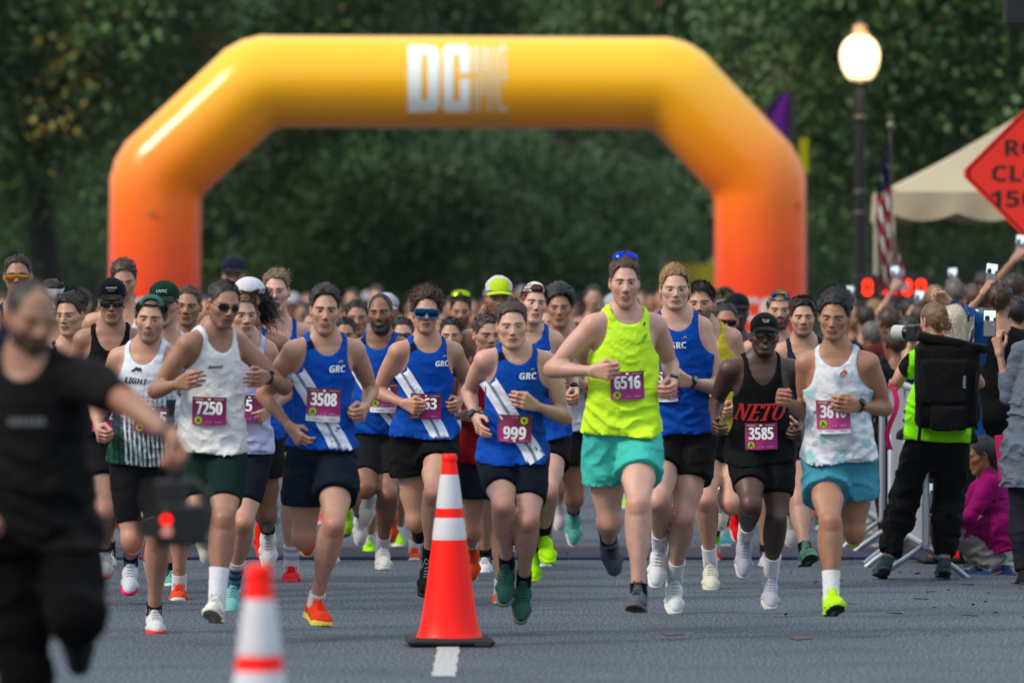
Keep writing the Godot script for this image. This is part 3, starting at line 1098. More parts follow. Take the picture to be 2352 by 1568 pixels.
var brow_spots: Array = []
var mouth_spots: Array = []
func features(sp: Dictionary, body: Build, t: Transform3D, fw: float, long: float, hairc: Color) -> void:
	# eyebrows hair by hair, and the line between the lips
	if brow_spots.is_empty():
		var r := RandomNumberGenerator.new()
		r.seed = 5
		for q in 90:
			var f := r.randf()
			var x := 0.009 + 0.040 * f
			var y := 0.0135 + 0.013 * f - 0.0125 * f * f + r.randf_range(-0.0036, 0.0036) * (1.0 - 0.5 * f)
			var x2 := x + 0.0060
			var y2 := y + (0.0030 if f < 0.35 else -0.0012)
			brow_spots.append([Vector3(x, y, trace_head(x, y) + 0.0006), Vector3(x2, y2, trace_head(x2, y2) + 0.0010)])
		for q in 13:
			var x := lerpf(-0.0235, 0.0235, q / 12.0)
			var y := -0.0660 - 0.0012 * cos(x * 260.0) * smoothstep(0.022, 0.0, absf(x))
			mouth_spots.append(Vector3(x, y, trace_head(x, y)))
	var b := Build.new()
	for e in [-1.0, 1.0]:
		for q in int(90 * minf(1.0, 0.7 * sp.get("brow", 1.0))):
			var s: Array = brow_spots[q]
			var flip := Vector3(e * fw, 1, 1)
			ribbon(b, [s[0] * flip, s[1] * flip], 0.0009 * sp.get("brow", 1.0), Vector3(0, 0.2, 1).normalized(), hairc * 0.7)
	var line := []
	for p in mouth_spots: line.append(Vector3(p.x * fw, p.y * long, p.z + 0.0012))
	var m := line.size()
	var open: float = sp.get("mouth", 0.0016)
	b.tint = Color(0.035, 0.012, 0.012)
	var k := b.v.size()
	for q in m:
		var w := open * (0.35 + 0.65 * sin(PI * q / (m - 1.0)))
		b.point(line[q] + Vector3(0, w, 0), Vector3(0, 0, 1))
		b.point(line[q] - Vector3(0, w, 0), Vector3(0, 0, 1))
	for q in m - 1:
		b.tri(k + q * 2, k + q * 2 + 2, k + q * 2 + 1)
		b.tri(k + q * 2 + 1, k + q * 2 + 2, k + q * 2 + 3)
	if open > 0.0026:
		# upper teeth behind parted lips
		b.tint = Color(0.42, 0.39, 0.34)
		k = b.v.size()
		for q in range(3, m - 3):
			b.point(line[q] + Vector3(0, open * 0.75, 0.0004), Vector3(0, 0, 1))
			b.point(line[q] + Vector3(0, open * 0.02, 0.0004), Vector3(0, 0, 1))
		for q in m - 7:
			b.tri(k + q * 2, k + q * 2 + 2, k + q * 2 + 1)
			b.tri(k + q * 2 + 1, k + q * 2 + 2, k + q * 2 + 3)
	body.add(b, t)

func eyes(sp: Dictionary, body: Build, t: Transform3D, scale: Vector3) -> void:
	# the open lids: white, iris, pupil and lashes on a small almond that bulges from the lids
	var open: float = sp.get("open", 0.95)
	var look: float = sp.get("look", 0.0)
	var iris := lin(sp.get("iris", Color(0.16, 0.10, 0.06)))
	for e in [-1.0, 1.0]:
		var b := Build.new()
		var rows := 9
		var cols := 13
		b.grid(rows, cols, func(r: int, k: int) -> Vector3:
			var x := lerpf(-0.0142, 0.0142, k / 12.0)
			var arch := sqrt(maxf(0.0, 1.0 - pow(x / 0.0146, 2.0)))
			var y := lerpf(-0.0034 * open, 0.0050 * open + 0.0014, r / 8.0) * arch
			return Vector3((x + 0.031 * e) * scale.x, y - 0.0004, 0.0818 - 0.0052 * pow((x) / 0.0142, 2.0) - 14.0 * y * y - (0.0022 if x * e > 0.007 else 0.0)))
		for r in rows:
			for k in cols:
				var x := lerpf(-0.0142, 0.0142, k / 12.0)
				var arch := sqrt(maxf(0.0, 1.0 - pow(x / 0.0146, 2.0)))
				var y := lerpf(-0.0034 * open, 0.0050 * open, r / 8.0) * arch
				var c := Color(0.13, 0.11, 0.10)
				var q := Vector2(x - look * 0.006, y - 0.0008).length()
				if q < 0.0074: c = iris * 0.6
				if q < 0.0034: c = Color(0.01, 0.01, 0.01)
				if r >= 7: c = Color(0.035, 0.022, 0.018)
				if r == 0: c = Color(0.16, 0.09, 0.07)
				b.c[r * cols + k] = c
		body.add(b, t)

func ribbon(b: Build, pts: Array, w: float, nn: Vector3, c: Color) -> void:
	var m := pts.size()
	var k := b.v.size()
	b.tint = c
	for q in m:
		var dir: Vector3 = (pts[mini(q + 1, m - 1)] - pts[maxi(q - 1, 0)]).normalized()
		var side := dir.cross(nn).normalized() * w * (1.0 - float(q) / m * 0.8)
		b.point(pts[q] - side, nn)
		b.point(pts[q] + side, nn)
	for q in m - 1:
		b.face(k + q * 2, k + q * 2 + 1, k + q * 2 + 2)
		b.face(k + q * 2 + 1, k + q * 2 + 3, k + q * 2 + 2)

func hair_of(sp: Dictionary, t: Transform3D, fine: bool) -> Build:
	var h: Dictionary = sp.hair
	var src := (head_mid if sp.get("mid", false) else head_fine) if fine else head_rough
	var b := Build.new()
	var col := lin(HAIR[h.color])
	var top: float = h.get("top", 0.02)
	var sides: float = h.get("side", 0.007)
	var curl: float = h.get("curl", 0.0)
	var line: float = sp.get("line", 0.0)
	var under: float = h.get("under", 9.0)       # hair only below this height (beneath a cap)
	var fw: float = sp.get("face_w", 1.0)
	var keep := PackedInt32Array()
	keep.resize(src.v.size())
	keep.fill(-1)
	var roots := PackedInt32Array()
	var lift := PackedFloat32Array()
	lift.resize(src.v.size())
	for q in src.v.size():
		var v := src.v[q]
		if v.y < -0.065 or v.y > under or is_ear(v): continue
		var s := v.y - hairline(v, line) - 0.009 * fold.get_noise_3d(v.x * 500.0 + sp.seed * 5.0, v.y * 300.0, v.z * 500.0)
		if s < 0.0: continue
		var hi := smoothstep(0.02, 0.085, v.y)
		var vol := lerpf(sides, top, hi) * (0.45 + 0.55 * smoothstep(0.0, 0.020, s)) * 0.75
		if h.has("front"): vol += h.front * smoothstep(0.02, 0.08, v.z) * hi * 0.7
		vol += (0.0010 + curl * 0.008 + top * 0.16) * fold.get_noise_3d(v.x * 420.0 + sp.seed * 9.0, v.y * 420.0, v.z * 420.0) * smoothstep(0.0, 0.03, v.y) + top * 0.45 * fold.get_noise_3d(v.x * 150.0 + sp.seed * 19.0, v.y * 100.0, v.z * 150.0) * hi
		lift[q] = maxf(vol, 0.002)
		keep[q] = b.v.size()
		b.tint = col * (0.62 + 0.25 * fold.get_noise_3d(v.x * 1500.0, v.y * 500.0, v.z * 1500.0))
		var w := v + src.n[q] * lift[q]
		w.x *= fw
		b.point(w, src.n[q])
		roots.append(q)
	for q in range(0, src.i.size(), 3):
		var a := keep[src.i[q]]
		var c := keep[src.i[q + 1]]
		var d := keep[src.i[q + 2]]
		if a >= 0 and c >= 0 and d >= 0: b.tri(a, c, d)
	if roots.size() > 20:
		var count: int = h.get("strands", (500 if sp.get("mid", false) else 1500) if fine else 130)
		var flow: Vector3 = h.get("flow", Vector3(0.1, 0.25, 0.35))
		for q in count:
			var r := roots[rng.randi() % roots.size()]
			var v := src.v[r]
			var n := src.n[r]
			var hi := smoothstep(0.0, 0.085, v.y)
			var length := lerpf(h.get("len_side", 0.010), h.get("len_top", 0.030), hi) * rng.randf_range(0.55, 1.25)
			var jit := Vector3(rng.randf_range(-1, 1), rng.randf_range(-1, 1), rng.randf_range(-1, 1))
			var comb: Vector3 = flow if hi > 0.35 else Vector3(0, -0.5, -0.45)
			comb = (comb - n * comb.dot(n) * h.get("flat", 0.85)).normalized()
			var dir: Vector3 = (n * h.get("lift", 0.42) + comb + jit * h.get("mess", 0.35) * 0.9).normalized()
			var p := v + n * lift[r] * 0.75
			p.x *= fw
			var pts := [p]
			var ca := n.cross(dir).normalized()
			var ph := rng.randf() * TAU
			var steps := 2 if curl == 0.0 else 5
			for s in steps:
				p += dir * length / steps
				dir = (dir - n * 0.16 + Vector3(0, -0.04, 0)).normalized()
				var o := Vector3.ZERO
				if curl > 0.0: o = (ca * cos(ph + s * 1.7) + n * sin(ph + s * 1.7)) * curl * 0.011
				pts.append(p + o)
			ribbon(b, pts, h.get("w", (0.0026 if sp.get("mid", false) else 0.0018) if fine else 0.005), (n + jit * 0.25).normalized(), col * rng.randf_range(0.5, 1.8))
		# tufts that break the outline
		for q in int(h.get("tufts", 120 if sp.get("mid", false) else 240) if fine else 60):
			var r := roots[rng.randi() % roots.size()]
			var v := src.v[r]
			var n := src.n[r]
			var hi := smoothstep(0.0, 0.085, v.y)
			var length := (lerpf(h.get("len_side", 0.010), h.get("len_top", 0.030), hi) + 0.004) * rng.randf_range(0.5, 1.1)
			var jit := Vector3(rng.randf_range(-1, 1), rng.randf_range(-1, 1), rng.randf_range(-1, 1))
			var dir: Vector3 = (n * (0.55 + h.get("lift", 0.42)) + flow * (0.6 if hi > 0.35 else 0.0) + jit * 0.55).normalized()
			var p := v + n * lift[r] * 0.5
			p.x *= fw
			var bend := (n.cross(dir) * rng.randf_range(-0.6, 0.6) - n * 0.35) * length
			ribbon(b, [p, p + dir * length * 0.5 + bend * 0.25, p + dir * length + bend], (0.0030 + top * 0.05) * rng.randf_range(0.6, 1.3), (n + jit * 0.4).normalized(), col * rng.randf_range(0.45, 1.9))
	if h.has("tail"):
		# a bun, a pony tail or long hair that the wind carries, strand by strand
		var from: Vector3 = h.tail[0]
		var to: Vector3 = h.tail[1]
		var spread: float = h.tail[2]
		var many: int = h.get("tail_strands", 500)
		for q in many:
			var jit := Vector3(rng.randfn(0, 1), rng.randfn(0, 1), rng.randfn(0, 1))
			var p: Vector3 = from + jit * h.get("root", 0.03)
			var end := to + Vector3(rng.randfn(0, 1), rng.randfn(0, 1), rng.randfn(0, 1)) * spread
			var ctrl: Vector3 = (p + end) * 0.5 + h.get("bow", Vector3(0, 0.03, 0)) + jit * spread * 0.4
			var stop := rng.randf_range(0.5, 1.0)
			var pts := []
			var ph := rng.randf() * TAU
			var tc: float = h.get("tail_curl", 0.0)
			var steps := 12 if tc > 0.0 else 6
			for s in steps + 1:
				var f := stop * s / steps
				var x: Vector3 = p.lerp(ctrl, f).lerp(ctrl.lerp(end, f), f)
				if tc > 0.0: x += Vector3(cos(ph + s * 1.45), sin(ph + s * 1.45), cos(ph * 2.0 + s * 1.45)) * tc * minf(1.0, f * 3.0)
				pts.append(x)
			ribbon(b, pts, h.get("tail_w", 0.0028), (end - p).cross(Vector3(jit.z, jit.x, jit.y)).normalized(), col * rng.randf_range(0.65, 1.4))
	var out := Build.new()
	out.add(b, t)
	return out

func cap_of(node: Node3D, sp: Dictionary, t: Transform3D, fine: bool) -> void:
	var c: Dictionary = sp.cap
	var src := (head_mid if sp.get("mid", false) else head_fine) if fine else head_rough
	var fw: float = sp.get("face_w", 1.0)
	var edge: float = c.get("edge", 0.052)
	var tilt: float = c.get("tilt", 0.22)
	var back: bool = c.get("back", false)
	var vis: bool = c.get("visor", false)
	var bld := Build.new()
	var keep := PackedInt32Array()
	keep.resize(src.v.size())
	keep.fill(-1)
	var puff: float = c.get("puff", 0.020)
	for q in src.v.size():
		var v := src.v[q]
		if is_ear(v): continue
		var s := v.y - edge + tilt * (0.075 - v.z) * (-1.0 if back else 1.0) - (0.075 * tilt * 2.0 if back else 0.0)
		if s < 0.0: continue
		if vis and v.y > 0.095: continue
		if back:
			# the opening above the strap
			if v.z > 0.04 and absf(v.x) < 0.036 and s < 0.040 - 18.0 * v.x * v.x and s > 0.013: continue
		var hi := smoothstep(0.0, 0.05, s)
		keep[q] = bld.v.size()
		var col: Color = c.color
		if c.has("front") and v.z > 0.03 and absf(v.x) < 0.052: col = c.front
		if c.has("strap") and back and v.z > 0.04 and absf(v.x) < 0.034 and s <= 0.014: col = c.strap
		if c.has("noise"):
			var nz := fold.get_noise_3d(v.x * 350.0, v.y * 350.0, v.z * 350.0)
			if nz > 0.12: col = c.noise
			elif nz < -0.2: col = c.get("noise2", c.color)
		bld.tint = lin(col) * (1.0 + 0.06 * fold.get_noise_3d(v.x * 1200.0, v.y * 1200.0, v.z * 1200.0))
		var w := v + src.n[q] * (0.009 + puff * hi * (0.65 + 0.35 * absf(sin(atan2(v.x, v.z) * 3.0))) * 0.6)
		w.x *= fw
		bld.point(w, src.n[q])
	for q in range(0, src.i.size(), 3):
		var a := keep[src.i[q]]
		var b := keep[src.i[q + 1]]
		var d := keep[src.i[q + 2]]
		if a >= 0 and b >= 0 and d >= 0: bld.tri(a, b, d)
	var out := Build.new()
	out.add(bld, t)
	var o := put(node, "cap", out.mesh(), cloth_printed("cap fabric", 0.9))
	# the peak
	var peak := Build.new()
	peak.tint = lin(c.get("peak", c.color))
	var droop: float = c.get("droop", 0.012)
	var size: float = c.get("size", 0.066)
	for layer in 2:
		peak.grid(7, 19, func(r: int, k: int) -> Vector3:
			var th := lerpf(-1.12, 1.12, k / 18.0)
			var f := r / 6.0
			var inner := Vector3(0.084 * sin(th), 0.0, -0.014 + 0.112 * cos(th))
			var ext := size * pow(cos(th * 1.28), 0.5) if absf(th * 1.28) < 1.55 else 0.0
			var p := inner + Vector3(inner.x * 0.10 * f, 0, ext * f)
			p.y = edge + 0.004 - droop * f - 2.6 * p.x * p.x - (0.0035 if layer == 0 else 0.0)
			p.x *= fw
			return p)
	var turned := Basis.IDENTITY
	var shift := Vector3.ZERO
	if back:
		turned = Basis(Vector3.UP, PI) * Basis(Vector3.RIGHT, 0.5)
		shift = Vector3(0, -0.02, -0.01)
	var out2 := Build.new()
	out2.add(peak, t * Transform3D(turned, shift))
	put(o, "peak", out2.mesh(), cloth_printed("cap fabric", 0.9))
	for m in c.get("marks", []):
		# [text, centre x, height above the edge, width, height, colour]
		var b2 := Build.new()
		b2.tint = lin(m[5])
		lettering(b2, m[0], m[3], m[4], func(x: float, y: float) -> Vector3:
			var px: float = m[1] + x
			var py: float = edge + m[2] + y
			var z := trace_head(px, py) + (0.0145 + puff * 0.62)
			return t * Vector3(px * fw, py + 0.004, z), c.get("font", "sans"))
		put(o, "lettering", b2.mesh(), print_mat)

func trace_head(x: float, y: float) -> float:
	var f := Head.new()
	var z := 0.16
	for q in 40:
		var d := f.sdf(Vector3(x, y, z))
		if d < 0.0005: break
		z -= d
	return z

func glasses_of(node: Node3D, sp: Dictionary, t: Transform3D) -> void:
	var g: Dictionary = sp.glasses
	var fw: float = sp.get("face_w", 1.0)
	var lift: float = g.get("lift", 0.0)
	var tip: float = g.get("tip", 0.0)
	var tt := t * Transform3D(Basis(Vector3.RIGHT, -tip), Vector3(0, lift, g.get("push", 0.0)))
	var lens := Build.new()
	var frame := Build.new()
	frame.tint = lin(g.get("frame", Color(0.03, 0.03, 0.03)))
	lens.tint = lin(g.get("lens", Color(0.02, 0.02, 0.025)))
	if g.get("wrap", true):
		var hi: float = g.get("high", 0.019)
		var lo: float = g.get("low", 0.026)
		var edge_of := func(th: float, f: float) -> Vector3:
			var x := 0.070 * sin(th) / sin(1.05)
			var z := 0.030 + 0.076 * cos(th * 0.92)
			var y0 := -lo * (1.0 - 0.25 * pow(absf(th) / 1.05, 4.0))
			y0 += 0.030 * exp(-pow(x / 0.0105, 2.0))
			return Vector3(x * fw, lerpf(y0, hi - 0.004 * pow(absf(th), 3.0), f), z + 0.004 * sin(f * PI))
		lens.grid(9, 33, func(r: int, k: int) -> Vector3: return edge_of.call(lerpf(-1.05, 1.05, k / 32.0), r / 8.0))
		var rim := PackedVector3Array()
		var rad := PackedFloat32Array()
		for k in 33:
			rim.append(edge_of.call(lerpf(-1.05, 1.05, k / 32.0), 1.0))
			rad.append(g.get("rim", 0.0026))
		frame.tube(rim, rad, 6)
		if g.get("full", false):
			var rim2 := PackedVector3Array()
			for k in 33: rim2.append(edge_of.call(lerpf(-1.05, 1.05, k / 32.0), 0.0))
			frame.tube(rim2, rad, 6)
			for e in [-1.05, 1.05]:
				frame.bar(edge_of.call(e, 0.0), edge_of.call(e, 1.0), 0.0026, 0.0026, 6)
		for e in [-1.0, 1.0]:
			frame.tube(PackedVector3Array([edge_of.call(e * 1.05, 0.85), Vector3(e * 0.079 * fw, 0.012, 0.030), Vector3(e * 0.081 * fw, 0.014, -0.015), Vector3(e * 0.079 * fw, -0.004, -0.038)]), PackedFloat32Array([0.004, 0.0032, 0.0028, 0.0022]), 6)
	else:
		for e in [-1.0, 1.0]:
			var rim := PackedVector3Array()
			var rad := PackedFloat32Array()
			for k in 19:
				var a := TAU * k / 18.0
				var p := Vector3((e * 0.033 + 0.025 * cos(a) * (1.0 + 0.08 * sin(a))) * fw, -0.003 + g.get("tall", 0.017) * sin(a), 0.0)
				p.z = 0.098 - 0.007 * pow(p.x / 0.03, 2.0)
				rim.append(p)
				rad.append(0.0018)
			frame.tube(rim, rad, 5)
			var k0 := lens.v.size()
			lens.point(Vector3(e * 0.033 * fw, -0.003, 0.0965), Vector3(0, 0, 1))
			for p in rim: lens.point(p, Vector3(p.x * 4.0, p.y * 6.0, 1.0).normalized())
			for k in 18: lens.tri(k0, k0 + 2 + k, k0 + 1 + k)
			frame.tube(PackedVector3Array([rim[0] if e > 0 else rim[9], Vector3(e * 0.076 * fw, 0.006, 0.040), Vector3(e * 0.081 * fw, 0.010, -0.015), Vector3(e * 0.079 * fw, -0.006, -0.038)]), PackedFloat32Array([0.002, 0.002, 0.002, 0.002]), 5)
		frame.bar(Vector3(-0.009, 0.003, 0.099), Vector3(0.009, 0.003, 0.099), 0.0018, 0.0018, 5)
	var fo := Build.new()
	fo.add(frame, tt)
	var lo2 := Build.new()
	lo2.add(lens, tt)
	var o := put(node, "sunglasses", fo.mesh(), glossy_printed)
	var glass: StandardMaterial3D = lens_dark
	if g.has("mirror"):
		glass = StandardMaterial3D.new()
		glass.albedo_color = g.mirror
		glass.metallic = 0.85
		glass.roughness = 0.12
	put(o, "lens", lo2.mesh(), glass)

var glossy_printed: StandardMaterial3D
var lens_dark: StandardMaterial3D

var fonts := {}
func font_for(kind: String) -> Font:
	if not fonts.has(kind):
		var f := SystemFont.new()
		f.font_names = PackedStringArray(["Droid Serif"] if kind == "serif" else ["Droid Sans"])
		f.font_weight = 700
		fonts[kind] = f
	return fonts[kind]

var letter_cache := {}
func lettering(b: Build, text: String, width: float, height: float, place: Callable, kind := "sans") -> void:
	# flat letters fitted into width x height about their middle, each corner laid onto a surface by place(x, y)
	var key := text + kind
	if not letter_cache.has(key):
		var tm := TextMesh.new()
		tm.font = font_for(kind)
		tm.font_size = 48
		tm.depth = 0.0
		tm.curve_step = 3.0
		tm.text = text
		tm.pixel_size = 0.01
		letter_cache[key] = tm.get_mesh_arrays()
	var a: Array = letter_cache[key]
	var v: PackedVector3Array = a[Mesh.ARRAY_VERTEX]
	var nn: PackedVector3Array = a[Mesh.ARRAY_NORMAL]
	var box := AABB(v[0], Vector3.ZERO)
	for p in v: box = box.expand(p)
	var ix: PackedInt32Array = a[Mesh.ARRAY_INDEX] if a[Mesh.ARRAY_INDEX] != null else PackedInt32Array(range(v.size()))
	var mid := box.get_center()
	var map := {}
	for q in range(0, ix.size(), 3):
		if nn[ix[q]].z < 0.5: continue
		var id := [0, 0, 0]
		for s in 3:
			var w := ix[q + s]
			if not map.has(w):
				var x := (v[w].x - mid.x) / box.size.x * width
				var y := (v[w].y - mid.y) / box.size.y * height
				map[w] = b.point(place.call(x, y), Vector3(0, 0, 1))
			id[s] = map[w]
		b.tri(id[0], id[1], id[2])

var lace_build: Build
var sole_cache := {}

func sole_of(mid: Color, under: Color) -> ArrayMesh:
	var key := mid.to_html() + under.to_html()
	if not sole_cache.has(key):
		var b := Build.new()
		b.v = shoe_sole.v
		b.n = shoe_sole.n
		b.i = shoe_sole.i
		b.c.resize(b.v.size())
		var a := lin(mid)
		var u := lin(under)
		for q in b.v.size():
			var low: float = b.n[q].y
			var c := a
			if low < -0.55: c = u if absf(b.v[q].x) > 0.007 or b.v[q].z < 0.0 or b.v[q].z > 0.12 else a.lerp(u, 0.35)
			b.c[q] = c * (1.0 + 0.10 * fold.get_noise_3d(b.v[q].x * 600.0, b.v[q].y * 600.0, b.v[q].z * 300.0))
		sole_cache[key] = b.mesh()
	return sole_cache[key]

func laces() -> Build:
	if lace_build == null:
		lace_build = Build.new()
		var f := Upper.new()
		var drop := func(x: float, z: float) -> Vector3:
			var y := 0.06
			for q in 30:
				var d := f.sdf(Vector3(x, y, z))
				if d < 0.0005: break
				y -= d * 0.9
			return Vector3(x, y + 0.001, z)
		for q in 5:
			var z := 0.042 + q * 0.015
			var path := PackedVector3Array()
			var rad := PackedFloat32Array()
			for s in 5:
				path.append(drop.call(lerpf(-0.017, 0.017, s / 4.0), z + (0.005 if s % 2 else 0.0)))
				rad.append(0.0024)
			lace_build.tube(path, rad, 5)
		for e in [-1.0, 1.0]:
			lace_build.tube(PackedVector3Array([drop.call(0.0, 0.036), drop.call(e * 0.012, 0.030) + Vector3(e * 0.006, 0.008, 0.004), drop.call(e * 0.024, 0.046) + Vector3(e * 0.006, 0.0, 0.0)]), PackedFloat32Array([0.0022, 0.0022, 0.002]), 5)
	return lace_build

func shoe_on(node: Node3D, ankle: Vector3, knee: Vector3, toe: Vector3, k: float, sh: Dictionary) -> void:
	var z := (toe - ankle).normalized()
	var y := (knee - ankle)
	y = (y - z * y.dot(z))
	if y.length() < 0.02: y = Vector3.UP - z * z.y
	y = y.normalized()
	var x := y.cross(z).normalized()
	var t := Transform3D(Basis(x, y, z) * Basis(Vector3.RIGHT, -0.281) * Basis.from_scale(Vector3.ONE * k * 1.02), ankle)
	var m := cloth(sh.upper, 0.75, 0.15)
	var o := put(node, "shoe", upper_mesh, m, t)
	put(o, "sole", sole_of(sh.sole, sh.get("under", Color(0.05, 0.05, 0.05))), sole_mat)
	if not sh.get("plain", false):
		put(o, "laces", lace_mesh(), cloth(sh.get("lace", sh.upper.darkened(0.25)), 0.9, 0.0))
	if sh.has("stripe"):
		# the curved flash on the side of the upper
		var f := Upper.new()
		for e in [1.0, -1.0]:
			var b := Build.new()
			b.tint = lin(sh.stripe)
			b.grid(4, 12, func(r: int, q: int) -> Vector3:
				var s := q / 11.0
				var p := Vector3(e * 0.09, -0.052 + 0.030 * s * s + (r / 3.0 - 0.5) * 0.014 * (1.0 - s * 0.7), 0.11 - 0.12 * s)
				for w in 30:
					var d := f.sdf(p)
					if d < 0.0004: break
					p.x -= e * d * 0.9
				return p + Vector3(e * 0.0012, 0, 0))
			put(o, "side_flash", b.mesh(), print_mat)

var lace_m: ArrayMesh
func lace_mesh() -> ArrayMesh:
	if lace_m == null: lace_m = laces().mesh()
	return lace_m

var sole_mat: StandardMaterial3D

func sock_on(node: Node3D, an: Vector3, kn: Vector3, k: float, so: Dictionary) -> void:
	var b := Build.new()
	var dir := (kn - an).normalized()
	var h: float = so.h
	var path := PackedVector3Array()
	var rad := PackedFloat32Array()
	for q in 9:
		var f := q / 8.0
		path.append(an + dir * lerpf(-0.02, h, f) * k)
		rad.append((lerpf(0.039, 0.0385 + maxf(0.0, h - 0.08) * 0.10, f) + (0.0015 if q % 2 else 0.0) + (0.002 if q == 8 else 0.0)) * k)
	b.tube(path, rad, 18)
	if so.has("bands"):
		for q in b.v.size():
			var f := (b.v[q] - an).dot(dir) / (h * k)
			var w := int(f * so.bands.size() * 0.999)
			b.c[q] = lin(so.bands[clampi(w, 0, so.bands.size() - 1)])
		put(node, "sock", b.mesh(), cloth_printed("sock fabric", 0.95))
	else:
		put(node, "sock", b.mesh(), cloth(so.color, 0.95, 0.2))

func hand_on(body: Build, wrist: Vector3, elbow: Vector3, centre: Vector3, kind: String, skin: Color, k: float, tilt := Vector3.ZERO, thumb_up := Vector3.UP) -> Transform3D:
	var y := ((wrist - elbow).normalized() + tilt).normalized()
	var up := thumb_up - y * y.dot(thumb_up)
	if up.length() < 0.25: up = Vector3(0, 0, 1) - y * y.z
	up = up.normalized()
	var away := wrist + y * 0.05 - centre
	away = (away - y * away.dot(y) - up * away.dot(up)).normalized()
	var t := Transform3D(Basis(up, y, away) * Basis.from_scale(Vector3.ONE * k * 1.0), wrist - y * 0.006)
	var src: Build = hands[kind]
	var b := Build.new()
	b.v = src.v
	b.n = src.n
	b.i = src.i
	b.c.resize(b.v.size())
	for q in b.v.size():
		var v := b.v[q]
		var red := smoothstep(0.06, 0.12, v.y) * 0.6 + 0.15
		b.c[q] = skin.lerp(skin * Color(0.98, 0.76, 0.72), red) * (1.0 + 0.08 * fold.get_noise_3d(v.x * 900.0, v.y * 900.0, v.z * 900.0))
	body.add(b, t)
	return t

func watch_on(node: Node3D, wrist: Vector3, elbow: Vector3, out_dir: Vector3, k: float, strap: Color, face := Color(0.03, 0.03, 0.03)) -> void:
	var dir := (elbow - wrist).normalized()
	var c := wrist + dir * 0.022
	var side := (out_dir - dir * out_dir.dot(dir)).normalized()
	var up := dir.cross(side)
	var b := Build.new()
	var path := PackedVector3Array()
	var rad := PackedFloat32Array()
	b.tint = lin(strap)
	b.grid(4, 21, func(r: int, q: int) -> Vector3:
		var a := TAU * q / 20.0
		return c + dir * (r / 3.0 - 0.5) * 0.022 + (side * cos(a) + up * sin(a)) * (0.0325 if r == 1 or r == 2 else 0.031) * k)
	var o := put(node, "wristwatch", b.mesh(), print_mat)
	var d := Build.new()
	d.tint = lin(Color(0.05, 0.05, 0.05))
	d.tube(PackedVector3Array([c + side * 0.030 * k, c + side * 0.040 * k]), PackedFloat32Array([0.0215, 0.0205]), 18)
	d.tint = lin(face)
	d.tube(PackedVector3Array([c + side * 0.0395 * k, c + side * 0.0412 * k]), PackedFloat32Array([0.017, 0.017]), 18)
	put(o, "watch_case", d.mesh(), glossy_printed)

# where a point of the trunk's front, given across and below the neck base, meets the garment
func on_front(top: Field, body: Body, x: float, y: float, back := false) -> Vector3:
	var l := Vector3(x, y, -0.32 if back else 0.32)
	for q in 48:
		var d: float = top.sdf(body.world(l))
		if d < 0.0006: break
		l.z += (d if back else -d) * 0.7
		if absf(l.z) < 0.0 or (l.z < -0.02 and not back): break
	return l

